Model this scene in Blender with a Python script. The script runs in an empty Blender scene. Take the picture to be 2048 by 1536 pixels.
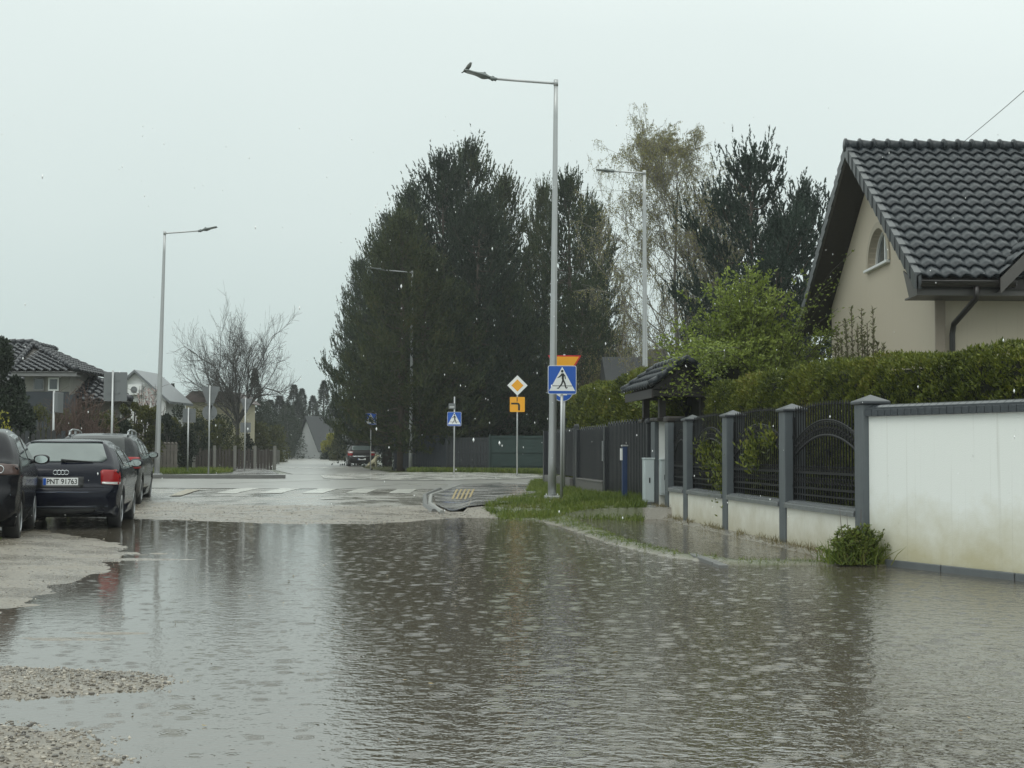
import bpy, bmesh, math, random
import numpy as np
from mathutils import Vector, Matrix, noise
from mathutils.bvhtree import BVHTree
R = math.radians
S = bpy.context.scene
COL = S.collection
# ------------------------------------------------------------------ camera
CAMH = 1.25
F = 2700.0                       # focal length in photo pixels (photo 2048 x 1536)
PITCH = math.atan((902 - 768) / F)
ROLL = 0.005
_f0 = Vector((0, math.cos(PITCH), math.sin(PITCH)))
_u0 = Vector((0, -math.sin(PITCH), math.cos(PITCH)))
_r0 = Vector((1, 0, 0))
_r = _r0 * math.cos(ROLL) + _u0 * math.sin(ROLL)
_u = _u0 * math.cos(ROLL) - _r0 * math.sin(ROLL)
CAMP = Vector((0, 0, CAMH))
cam = bpy.data.cameras.new('camera')
camo = bpy.data.objects.new('camera', cam)
COL.objects.link(camo)
cam.sensor_width = 36
cam.lens = F / 2048 * 36
cam.clip_start = 0.1
cam.clip_end = 3000
m = Matrix.Identity(4)
for i in range(3):
    m[i][0] = _r[i]; m[i][1] = _u[i]; m[i][2] = -_f0[i]; m[i][3] = CAMP[i]
camo.matrix_world = m
S.camera = camo
# ------------------------------------------------------------------ world, sun, exposure
SUN_EL, SUN_ROT = R(52), R(205)
w = bpy.data.worlds.new("World")
S.world = w
w.use_nodes = True
nt = w.node_tree
nt.nodes.clear()
out = nt.nodes.new('ShaderNodeOutputWorld')
bg = nt.nodes.new('ShaderNodeBackground')
sky = nt.nodes.new('ShaderNodeTexSky')
sky.sky_type = 'NISHITA'; sky.sun_disc = False
sky.sun_elevation = SUN_EL; sky.sun_rotation = SUN_ROT
bgs = nt.nodes.new('ShaderNodeBackground'); bgs.inputs[1].default_value = 0.05
nt.links.new(sky.outputs[0], bgs.inputs[0])
tc = nt.nodes.new('ShaderNodeTexCoord')
sep = nt.nodes.new('ShaderNodeSeparateXYZ')
nt.links.new(tc.outputs['Generated'], sep.inputs[0])
ramp = nt.nodes.new('ShaderNodeValToRGB')
nz = nt.nodes.new('ShaderNodeTexNoise'); nz.inputs['Scale'].default_value = 2.2; nz.inputs['Detail'].default_value = 3
nt.links.new(tc.outputs['Generated'], nz.inputs[0])
mz = nt.nodes.new('ShaderNodeMath'); mz.operation = 'MULTIPLY_ADD'
mz.inputs[1].default_value = 0.16; mz.inputs[2].default_value = -0.08
nt.links.new(nz.outputs[0], mz.inputs[0])
az = nt.nodes.new('ShaderNodeMath'); az.operation = 'ADD'
nt.links.new(sep.outputs[2], az.inputs[0]); nt.links.new(mz.outputs[0], az.inputs[1])
ax = nt.nodes.new('ShaderNodeMath'); ax.operation = 'MULTIPLY_ADD'; ax.inputs[1].default_value = 0.07
nt.links.new(sep.outputs[0], ax.inputs[0]); nt.links.new(az.outputs[0], ax.inputs[2])
nt.links.new(ax.outputs[0], ramp.inputs[0])
e = ramp.color_ramp.elements
SKYK = 1.02
def _c(r, g, b, k=1): return (r * k * SKYK, g * k * SKYK, b * k * SKYK, 1)
e[0].position = 0.0; e[0].color = _c(.57, .68, .665)
e[1].position = 0.30; e[1].color = _c(.80, .895, .875)
x = e.new(0.14); x.color = _c(.70, .80, .78)
x = e.new(0.55); x.color = _c(1.15, 1.25, 1.2)
x = e.new(1.0); x.color = _c(1.70, 1.84, 1.76)
nt.links.new(ramp.outputs[0], bg.inputs[0])
addw = nt.nodes.new('ShaderNodeMixShader'); addw.inputs[0].default_value = 0.04
nt.links.new(bg.outputs[0], addw.inputs[1]); nt.links.new(bgs.outputs[0], addw.inputs[2])
nt.links.new(addw.outputs[0], out.inputs[0])
sun = bpy.data.lights.new('sun', 'SUN')
sun.energy = 0.6; sun.angle = R(25); sun.color = (1, .98, .95)
suno = bpy.data.objects.new('sun', sun); COL.objects.link(suno)
# direction to the sun, matching sky rotation (Nishita rotation is measured from +Y clockwise)
sd = Vector((math.sin(SUN_ROT) * math.cos(SUN_EL), math.cos(SUN_ROT) * math.cos(SUN_EL), math.sin(SUN_EL)))
suno.rotation_euler = sd.to_track_quat('Z', 'Y').to_euler()
suno.location = (0, 0, 40)
S.view_settings.view_transform = 'Standard'
S.view_settings.look = 'None'
S.view_settings.exposure = 0.0
S.view_settings.gamma = 1.0
S.view_settings.use_curve_mapping = False
S.render.engine = 'CYCLES'
S.cycles.use_denoising = True
S.cycles.max_bounces = 8
S.cycles.transparent_max_bounces = 12
S.cycles.volume_bounces = 0

# ------------------------------------------------------------------ pixel helpers (photo pixels -> world)
def ray(px, py):
    return _f0 + _r * ((px - 1024) / F) + _u * ((768 - py) / F)
def pz(px, py, z=0.0):
    d = ray(px, py); t = (z - CAMH) / d.z
    p = CAMP + d * t
    return p.x, p.y
def pd(px, py, Y):
    d = ray(px, py); t = Y / d.y
    p = CAMP + d * t
    return p.x, p.y, p.z
# ------------------------------------------------------------------ object helpers
def tag(o, label=None, cat=None, group=None, kind=None):
    if label: o['label'] = label
    if cat: o['category'] = cat
    if group: o['group'] = group
    if kind: o['kind'] = kind
    return o
def empty(name, loc=(0, 0, 0), rz=0.0, label=None, cat=None, group=None):
    o = bpy.data.objects.new(name, None); COL.objects.link(o)
    o.location = loc; o.rotation_euler = (0, 0, rz); o.empty_display_size = 0.3
    return tag(o, label, cat, group)
def link(name, me, mat=None, parent=None):
    o = bpy.data.objects.new(name, me); COL.objects.link(o)
    if mat is not None and len(me.materials) == 0: me.materials.append(mat)
    if parent: o.parent = parent
    return o
def copy_tree(o, parent=None):
    c = o.copy(); COL.objects.link(c)
    if parent: c.parent = parent
    for ch in list(o.children): copy_tree(ch, c)
    return c
def np_mesh(name, V, Fc, smooth=False):
    """V (n,3) array, Fc (m,k) int array of equal sized faces"""
    me = bpy.data.meshes.new(name)
    V = np.asarray(V, dtype=np.float32); Fc = np.asarray(Fc, dtype=np.int32)
    k = Fc.shape[1]
    me.vertices.add(len(V)); me.vertices.foreach_set('co', V.ravel())
    me.loops.add(Fc.size); me.loops.foreach_set('vertex_index', Fc.ravel())
    me.polygons.add(len(Fc))
    me.polygons.foreach_set('loop_start', np.arange(0, Fc.size, k, dtype=np.int32))
    me.polygons.foreach_set('loop_total', np.full(len(Fc), k, dtype=np.int32))
    if smooth: me.polygons.foreach_set('use_smooth', np.ones(len(Fc), dtype=bool))
    me.update(calc_edges=True)
    return me
class MB:
    def __init__(s): s.v = []; s.f = []; s.sm = []
    def add(s, vs, fs, smooth=False, M=None):
        n = len(s.v)
        for p in vs:
            p = Vector(p)
            s.v.append(tuple(M @ p) if M is not None else tuple(p))
        for f in fs:
            s.f.append([n + i for i in f]); s.sm.append(smooth)
        return s
    def box(s, x0, y0, z0, x1, y1, z1, M=None, bev=0.0):
        if bev > 0:
            b = bev
            bm = bmesh.new(); bmesh.ops.create_cube(bm, size=1)
            for v in bm.verts:
                v.co = Vector((x0 + (v.co.x + .5) * (x1 - x0), y0 + (v.co.y + .5) * (y1 - y0), z0 + (v.co.z + .5) * (z1 - z0)))
            bmesh.ops.bevel(bm, geom=list(bm.edges), offset=b, segments=2, affect='EDGES', profile=.5)
            bm.verts.index_update()
            s.add([v.co.copy() for v in bm.verts], [[v.index for v in f.verts] for f in bm.faces], False, M); bm.free(); return s
        vs = [(x0, y0, z0), (x1, y0, z0), (x1, y1, z0), (x0, y1, z0), (x0, y0, z1), (x1, y0, z1), (x1, y1, z1), (x0, y1, z1)]
        fs = [(0, 3, 2, 1), (4, 5, 6, 7), (0, 1, 5, 4), (1, 2, 6, 5), (2, 3, 7, 6), (3, 0, 4, 7)]
        return s.add(vs, fs, False, M)
    def tube(s, path, rad, seg=8, M=None, cap=True, smooth=True):
        path = [Vector(p) for p in path]; n = len(path)
        if not hasattr(rad, '__len__'): rad = [rad] * n
        vs = []; fs = []
        ref = Vector((0, 0, 1))
        if abs((path[-1] - path[0]).normalized().z) > .9: ref = Vector((1, 0, 0))
        for i, p in enumerate(path):
            t = (path[min(i + 1, n - 1)] - path[max(i - 1, 0)])
            t = t.normalized() if t.length > 1e-9 else Vector((0, 0, 1))
            a = t.cross(ref)
            if a.length < 1e-4: a = t.cross(Vector((0, 1, 0)))
            a.normalize(); b = t.cross(a)
            for k in range(seg):
                th = 2 * math.pi * k / seg
                vs.append(p + (a * math.cos(th) + b * math.sin(th)) * rad[i])
        for i in range(n - 1):
            for k in range(seg):
                k2 = (k + 1) % seg
                fs.append((i * seg + k, i * seg + k2, (i + 1) * seg + k2, (i + 1) * seg + k))
        if cap:
            fs.append(tuple(range(seg - 1, -1, -1))); fs.append(tuple((n - 1) * seg + k for k in range(seg)))
        return s.add(vs, fs, smooth, M)
    def lathe(s, prof, seg=20, M=None, smooth=True):
        """prof list of (r, z) around local z"""
        vs = []; fs = []; n = len(prof)
        for r, z in prof:
            for k in range(seg):
                th = 2 * math.pi * k / seg; vs.append((r * math.cos(th), r * math.sin(th), z))
        for i in range(n - 1):
            for k in range(seg):
                k2 = (k + 1) % seg; fs.append((i * seg + k, i * seg + k2, (i + 1) * seg + k2, (i + 1) * seg + k))
        fs.append(tuple(range(seg - 1, -1, -1))); fs.append(tuple((n - 1) * seg + k for k in range(seg)))
        return s.add(vs, fs, smooth, M)
    def prism(s, poly, d0, d1, M=None, smooth=False):
        """poly in local x,z ; extruded along y from d0 to d1"""
        n = len(poly)
        vs = [(x, d0, z) for x, z in poly] + [(x, d1, z) for x, z in poly]
        fs = [tuple(range(n)), tuple(range(2 * n - 1, n - 1, -1))]
        for i in range(n):
            j = (i + 1) % n; fs.append((j, i, n + i, n + j))
        return s.add(vs, fs, smooth, M)
    def grid(s, P, smooth=True, M=None, flip=False):
        a = len(P); b = len(P[0]); vs = [p for row in P for p in row]; fs = []
        for i in range(a - 1):
            for j in range(b - 1):
                q = (i * b + j, i * b + j + 1, (i + 1) * b + j + 1, (i + 1) * b + j)
                fs.append(q[::-1] if flip else q)
        return s.add(vs, fs, smooth, M)
    def ball(s, c, r, seg=12, rings=8, M=None):
        vs = []; fs = []; rx, ry, rz = r if hasattr(r, '__len__') else (r, r, r)
        for i in range(rings + 1):
            ph = math.pi * i / rings
            for k in range(seg):
                th = 2 * math.pi * k / seg
                vs.append((c[0] + rx * math.sin(ph) * math.cos(th), c[1] + ry * math.sin(ph) * math.sin(th), c[2] + rz * math.cos(ph)))
        for i in range(rings):
            for k in range(seg):
                k2 = (k + 1) % seg; fs.append((i * seg + k, (i + 1) * seg + k, (i + 1) * seg + k2, i * seg + k2))
        return s.add(vs, fs, True, M)
    def torus(s, c, Rr, r, M=None, seg=20, s2=6, ax='y'):
        vs = []; fs = []
        for i in range(seg):
            a = 2 * math.pi * i / seg
            for k in range(s2):
                b = 2 * math.pi * k / s2; q = Rr + r * math.cos(b)
                if ax == 'y': vs.append((c[0] + q * math.cos(a), c[1] + r * math.sin(b), c[2] + q * math.sin(a)))
                else: vs.append((c[0] + r * math.sin(b), c[1] + q * math.cos(a), c[2] + q * math.sin(a)))
        for i in range(seg):
            for k in range(s2):
                i2 = (i + 1) % seg; k2 = (k + 1) % s2
                fs.append((i * s2 + k, i2 * s2 + k, i2 * s2 + k2, i * s2 + k2))
        return s.add(vs, fs, True, M)
    def mesh(s, name):
        me = bpy.data.meshes.new(name); me.from_pydata(s.v, [], s.f); me.update()
        me.polygons.foreach_set('use_smooth', s.sm)
        return me
    def build(s, name, mat=None, parent=None):
        return link(name, s.mesh(name), mat, parent)
# ------------------------------------------------------------------ materials
def new_mat(name):
    m = bpy.data.materials.new(name); m.use_nodes = True
    return m, m.node_tree, m.node_tree.nodes['Principled BSDF']
def N(nt, typ, **kw):
    n = nt.nodes.new(typ)
    for k, v in kw.items():
        if k in n.inputs.keys() if isinstance(k, str) else False: n.inputs[k].default_value = v
        else: setattr(n, k, v)
    return n
def mat(name, col, rough=.5, metal=0.0, var=0.12, scale=6.0, bump=0.0, bscale=40.0, coat=0.0, spec=.5, sheen=0, streak=0.0, streakcol=(.1, .1, .08)):
    m, nt, b = new_mat(name)
    geo = N(nt, 'ShaderNodeNewGeometry')
    nz = N(nt, 'ShaderNodeTexNoise', Scale=scale, Detail=5.0)
    nt.links.new(geo.outputs['Position'], nz.inputs['Vector'])
    mx = N(nt, 'ShaderNodeMixRGB')
    mx.inputs[1].default_value = tuple(c * (1 - var) for c in col) + (1,)
    mx.inputs[2].default_value = tuple(min(1, c * (1 + var)) for c in col) + (1,)
    nt.links.new(nz.outputs[0], mx.inputs[0])
    last = mx.outputs[0]
    if streak > 0:
        mp = N(nt, 'ShaderNodeMapping'); mp.inputs['Scale'].default_value = (9, 9, .55)
        nt.links.new(geo.outputs['Position'], mp.inputs[0])
        n2 = N(nt, 'ShaderNodeTexNoise', Scale=1.0, Detail=4.0); nt.links.new(mp.outputs[0], n2.inputs['Vector'])
        rp = N(nt, 'ShaderNodeValToRGB'); rp.color_ramp.elements[0].position = .5; rp.color_ramp.elements[1].position = .78
        rp.color_ramp.elements[1].color = (streak,) * 3 + (1,)
        nt.links.new(n2.outputs[0], rp.inputs[0])
        m2 = N(nt, 'ShaderNodeMixRGB'); m2.inputs[2].default_value = tuple(streakcol) + (1,)
        nt.links.new(rp.outputs[0], m2.inputs[0]); nt.links.new(last, m2.inputs[1]); last = m2.outputs[0]
    nt.links.new(last, b.inputs['Base Color'])
    b.inputs['Roughness'].default_value = rough; b.inputs['Metallic'].default_value = metal
    b.inputs['Coat Weight'].default_value = coat; b.inputs['Coat Roughness'].default_value = .04
    b.inputs['Specular IOR Level'].default_value = spec
    if bump > 0:
        n3 = N(nt, 'ShaderNodeTexNoise', Scale=bscale, Detail=4.0); nt.links.new(geo.outputs['Position'], n3.inputs['Vector'])
        bp = N(nt, 'ShaderNodeBump', Strength=bump, Distance=.02); nt.links.new(n3.outputs[0], bp.inputs['Height'])
        nt.links.new(bp.outputs[0], b.inputs['Normal'])
    return m
def leaf_mat(name, cols, rough=.6, trans=.25, wet=.3):
    """colour varies per leaf island and in large clumps"""
    m, nt, b = new_mat(name)
    geo = N(nt, 'ShaderNodeNewGeometry')
    rp = N(nt, 'ShaderNodeValToRGB')
    el = rp.color_ramp.elements
    n = len(cols)
    el[0].color = tuple(cols[0]) + (1,); el[1].color = tuple(cols[-1]) + (1,)
    for i in range(1, n - 1):
        q = el.new(i / (n - 1)); q.color = tuple(cols[i]) + (1,)
    nz = N(nt, 'ShaderNodeTexNoise', Scale=.9, Detail=3.0); nt.links.new(geo.outputs['Position'], nz.inputs['Vector'])
    ad = N(nt, 'ShaderNodeMath', operation='MULTIPLY_ADD'); ad.inputs[1].default_value = .6
    nt.links.new(geo.outputs['Random Per Island'], ad.inputs[0])
    s = N(nt, 'ShaderNodeMath', operation='MULTIPLY_ADD'); s.inputs[1].default_value = 1.3; s.inputs[2].default_value = -.45
    nt.links.new(nz.outputs[0], s.inputs[0]); nt.links.new(s.outputs[0], ad.inputs[2])
    nt.links.new(ad.outputs[0], rp.inputs[0])
    nt.links.new(rp.outputs[0], b.inputs['Base Color'])
    b.inputs['Roughness'].default_value = rough
    b.inputs['Specular IOR Level'].default_value = wet
    if trans > 0:
        tr = N(nt, 'ShaderNodeBsdfTranslucent'); nt.links.new(rp.outputs[0], tr.inputs[0])
        ms = N(nt, 'ShaderNodeMixShader'); ms.inputs[0].default_value = trans
        o = nt.nodes['Material Output']
        nt.links.new(b.outputs[0], ms.inputs[1]); nt.links.new(tr.outputs[0], ms.inputs[2]); nt.links.new(ms.outputs[0], o.inputs[0])
    return m
HAZE = .0006
# ================================================================== GROUND
def lerp_tab(tab, t):
    if t <= tab[0][0]: return tab[0][1]
    for (a, va), (b, vb) in zip(tab, tab[1:]):
        if t <= b: return va + (vb - va) * (t - a) / (b - a)
    return tab[-1][1]
def sstep(a, b, x):
    t = min(1, max(0, (x - a) / (b - a))); return t * t * (3 - 2 * t)
def fence_x(y): return 4.0 - .103 * (y - 15.3)
SHORE = [(-9, 25.2), (-7, 24.4), (-5.9, 24.0), (-3.9, 22.9), (-2.2, 23.1), (-1.2, 25.0), (-.5, 25.5), (.45, 24.6), (.85, 22.2), (1.25, 18.6), (1.6, 16.8), (1.95, 15.9), (2.3, 15.25), (4.0, 15.0), (4.3, 15.0), (4.6, 16), (9, 16)]
BANK = [(4, -5.2), (8, -4.3), (9.7, -3.75), (11.0, -3.95), (11.8, -4.07), (12.6, -4.2), (14.0, -4.15), (14.8, -4.35), (16.7, -4.8), (18, -5.15), (19.6, -6.3), (21, -7.4), (22.5, -8.0), (26, -9)]
SHOALS = [(-3.1, 7.30, 1.25, .52, .030), (-2.75, 5.45, 1.15, .78, .032), (-2.95, 8.95, .35, .10, .008), (-2.72, 9.25, .22, .07, .008), (-4.2, 15.4, .55, .12, .012), (-5.4, 16.2, .8, .2, .0)]
def n2(x, y, s, seed=0.0): return noise.noise(Vector((x * s, y * s, seed)))
def strip_d(x, y):
    """signed weight of the grass strip between street and flooded pavement"""
    if y < 14.6 or y > 26: return 0
    c = lerp_tab([(15.0, 2.9), (15.6, 2.35), (16.3, 1.95), (18.6, 1.5), (22.2, 1.12), (24.6, .85), (26, .7)], y)
    wd = lerp_tab([(15, .3), (16.3, .14), (18, .22), (22, .28), (26, .5)], y)
    return max(0, 1 - abs(x - c) / wd)
def ground_z(x, y):
    # flooded basin
    z = -.07
    sy = lerp_tab(SHORE, x)
    d = y - sy
    if x < 1.2 or y > 26:
        zf = d * (.02 if d > 0 else .03)
    else:
        zf = -.07
    if d > 0: zf = .20 * sstep(0, 11, d) + .012 * min(1, d / .6)
    z = max(z, zf if (x < 1.0 or y > 25.2) else -.07)
    xb = lerp_tab(BANK, y)
    if y < 27:
        db = xb - x + .16 * n2(x, y, 1.6, 3) + .07 * n2(x, y, 5, 4)
        z = max(z, min(.09, db * .045))
    for (cx, cy, a, b, h) in SHOALS:
        q = ((x - cx) / a) ** 2 + ((y - cy) / b) ** 2
        if q < 3: z = max(z, h * (1 - q) + .008 * n2(x, y, 6, 9))
    # right hand flooded pavement + strip + foot of fence
    fx = fence_x(y)
    if y < 27 and x > 1.0:
        if y > 15.2:
            sd = strip_d(x, y)
            z = max(z, -.03)
            side = x - lerp_tab([(15.0, 2.9), (15.6, 2.35), (16.3, 1.95), (18.6, 1.5), (22.2, 1.12), (24.6, .85), (26, .7)], y)
            if side > 0: z = max(z, -.012 + .012 * n2(x, y, 1.1, 5))
            if sd > 0: z = max(z, -.02 + .06 * min(1, sd * 2.0) + .02 * n2(x, y, 4, 6))
            z = max(z, -.01 + .05 * sstep(-.28, .0, x - fx))
            # strip that runs to the bush
        q = abs(y - (15.25 - .06 * (x - 2.5))) / .17
        if 2.35 < x < 4.5 and q < 1: z = max(z, .04 * (1 - q) + .01 + .012 * n2(x, y, 5, 2))
        if y > 24.2: z = max(z, -.012 + .17 * sstep(24.6, 27.5, y))
    # green verge on the right side past the puddle
    if y >= 25.2 and x > -.9:
        z = max(z, .16 * sstep(25.2, 28.5, y))
    if y < 27.5 and x > 1.5 and x > fx + .35 and (y > 15.4 or x > 4.045 + (15.3 - y) * .495 + .15): z = max(z, .1)
    return z + .007 * n2(x, y, 3.1, 1) + .003 * n2(x, y, 11, 7)
RIGHT_VERGE = [pz(965, 1016, .10), pz(1052, 990, .18), pz(1062, 965, .2), pz(1100, 958, .2), pz(1215, 990, .2), (fence_x(29.5), 29.5), (fence_x(27.2) - .05, 27.2), pz(1293, 1024, .12), pz(1285, 1034, .08), pz(1130, 1036, .05), pz(1010, 1034, .06)]
def inpoly(x, y, P):
    c = False; n = len(P); j = n - 1
    for i in range(n):
        if (P[i][1] > y) != (P[j][1] > y) and x < (P[j][0] - P[i][0]) * (y - P[i][1]) / (P[j][1] - P[i][1]) + P[i][0]: c = not c
        j = i
    return c
def zone(x, y):
    """(mud, grass, asphalt) weights"""
    fx = fence_x(y)
    g = 0.0; a = 0.0
    if inpoly(x, y, RIGHT_VERGE): g = 1
    if y < 27 and x > .4:
        g = max(g, min(1, strip_d(x, y) * 1.6))
        q = abs(y - (15.25 - .06 * (x - 2.5))) / .2
        if 2.4 < x < 4.5 and q < 1: g = max(g, 1 - q * .6)
    if x > fx + .3 and y > 15.5: g = 1
    if x < lerp_tab(BANK, y) - 1.6 and 16.5 < y < 19.5: g = max(g, .55)
    if y > 33 and (x > 6 or x < -13): g = 1
    sy = lerp_tab(SHORE, x)
    if y > 27 and -14 < x < 9: a = sstep(sy + 4.3 + .7 * n2(x, y, .6), sy + 5.6 + .7 * n2(x, y, .6), y)
    if y > 15.4 and x < fx + .1 and x > 1.2 and y < 27 and g < .2: a = .65
    if y > 60: a = 0; g = 1
    return (max(0, 1 - max(g, a)), g, a * (1 - g))
def ground_mat():
    m, nt, b = new_mat('ground_mix')
    geo = N(nt, 'ShaderNodeNewGeometry')
    at = N(nt, 'ShaderNodeAttribute', attribute_name='zone')
    sp = N(nt, 'ShaderNodeSeparateColor'); nt.links.new(at.outputs['Color'], sp.inputs[0])
    nA = N(nt, 'ShaderNodeTexNoise', Scale=1.1, Detail=8.0, Roughness=.65); nt.links.new(geo.outputs['Position'], nA.inputs['Vector'])
    nB = N(nt, 'ShaderNodeTexNoise', Scale=38.0, Detail=6.0, Roughness=.7); nt.links.new(geo.outputs['Position'], nB.inputs['Vector'])
    vo = N(nt, 'ShaderNodeTexVoronoi', Scale=42.0); nt.links.new(geo.outputs['Position'], vo.inputs['Vector'])
    # sandy gravel
    rp = N(nt, 'ShaderNodeValToRGB'); el = rp.color_ramp.elements
    el[0].position = .3; el[0].color = (.17, .142, .108, 1); el[1].position = .72; el[1].color = (.42, .375, .30, 1)
    nt.links.new(nB.outputs[0], rp.inputs[0])
    m1 = N(nt, 'ShaderNodeMixRGB', blend_type='MULTIPLY'); m1.inputs[0].default_value = .75
    rv = N(nt, 'ShaderNodeValToRGB'); rv.color_ramp.elements[0].color = (.42, .42, .42, 1); rv.color_ramp.elements[1].color = (1, 1, 1, 1); rv.color_ramp.elements[1].position = .9
    nt.links.new(vo.outputs['Color'], rv.inputs[0])
    nt.links.new(rp.outputs[0], m1.inputs[1]); nt.links.new(rv.outputs[0], m1.inputs[2])
    m1b = N(nt, 'ShaderNodeMixRGB', blend_type='MULTIPLY'); m1b.inputs[0].default_value = .45
    nt.links.new(m1.outputs[0], m1b.inputs[1]); nt.links.new(nA.outputs[0], m1b.inputs[2])
    # grass soil
    gr = N(nt, 'ShaderNodeMixRGB'); gr.inputs[1].default_value = (.045, .06, .02, 1); gr.inputs[2].default_value = (.10, .10, .04, 1)
    nt.links.new(nB.outputs[0], gr.inputs[0])
    asp = N(nt, 'ShaderNodeMixRGB'); asp.inputs[1].default_value = (.17, .165, .15, 1); asp.inputs[2].default_value = (.30, .285, .25, 1)
    nt.links.new(nA.outputs[0], asp.inputs[0])
    mg = N(nt, 'ShaderNodeMixRGB'); nt.links.new(sp.outputs[1], mg.inputs[0]); nt.links.new(m1b.outputs[0], mg.inputs[1]); nt.links.new(gr.outputs[0], mg.inputs[2])
    ma = N(nt, 'ShaderNodeMixRGB'); nt.links.new(sp.outputs[2], ma.inputs[0]); nt.links.new(mg.outputs[0], ma.inputs[1]); nt.links.new(asp.outputs[0], ma.inputs[2])
    nt.links.new(ma.outputs[0], b.inputs['Base Color'])
    rr = N(nt, 'ShaderNodeValToRGB'); rr.color_ramp.elements[0].position = .40; rr.color_ramp.elements[0].color = (.14, .14, .14, 1)
    rr.color_ramp.elements[1].position = .62; rr.color_ramp.elements[1].color = (.5, .5, .5, 1)
    nt.links.new(nA.outputs[0], rr.inputs[0]); mra = N(nt, 'ShaderNodeMath', operation='MULTIPLY_ADD'); mra.inputs[1].default_value = -.25; mra.inputs[2].default_value = 1.0; nt.links.new(sp.outputs[2], mra.inputs[0]); mrb = N(nt, 'ShaderNodeMath', operation='MULTIPLY'); nt.links.new(rr.outputs[0], mrb.inputs[0]); nt.links.new(mra.outputs[0], mrb.inputs[1]); nt.links.new(mrb.outputs[0], b.inputs['Roughness']); b.inputs['IOR'].default_value = 1.6
    bp = N(nt, 'ShaderNodeBump', Strength=.5, Distance=.012); bs = N(nt, 'ShaderNodeMath', operation='MULTIPLY_ADD'); bs.inputs[1].default_value = -.44; bs.inputs[2].default_value = .5; nt.links.new(sp.outputs[2], bs.inputs[0]); nt.links.new(bs.outputs[0], bp.inputs['Strength'])
    ad = N(nt, 'ShaderNodeMath', operation='ADD'); nt.links.new(nB.outputs[0], ad.inputs[0]); nt.links.new(vo.outputs['Distance'], ad.inputs[1])
    nt.links.new(ad.outputs[0], bp.inputs['Height']); nt.links.new(bp.outputs[0], b.inputs['Normal'])
    return m
def axis(a, b, f):
    r = [a]
    while r[-1] < b: r.append(r[-1] + f(r[-1]))
    return r
def build_ground():
    ys = axis(1.0, 36, lambda y: .07 if y < 27 else .2) + axis(37, 80, lambda y: 1.5) + [95, 130, 200, 400, 800]
    xs = [-700, -350, -200, -80, -40, -25, -18, -14, -12] + axis(-11, 6.2, lambda x: .085) + [7, 8, 10, 14, 20, 40, 90, 250, 450, 700]
    V = []; Z = []
    for y in ys:
        for x in xs:
            far = y > 36.6
            z = ground_z(x, y) if (not far) else .2
            if far: z = .19
            V.append((x, y, z)); Z.append(zone(x, y))
    nx = len(xs); Fc = []
    for j in range(len(ys) - 1):
        for i in range(nx - 1): Fc.append((j * nx + i, j * nx + i + 1, (j + 1) * nx + i + 1, (j + 1) * nx + i))
    me = np_mesh('ground', V, Fc, True)
    ca = me.color_attributes.new('zone', 'FLOAT_COLOR', 'POINT')
    arr = np.ones((len(V), 4), dtype=np.float32); arr[:, :3] = np.array(Z)
    ca.data.foreach_set('color', arr.ravel())
    o = link('ground', me, ground_mat()); tag(o, kind='structure'); return o
build_ground()
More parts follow.
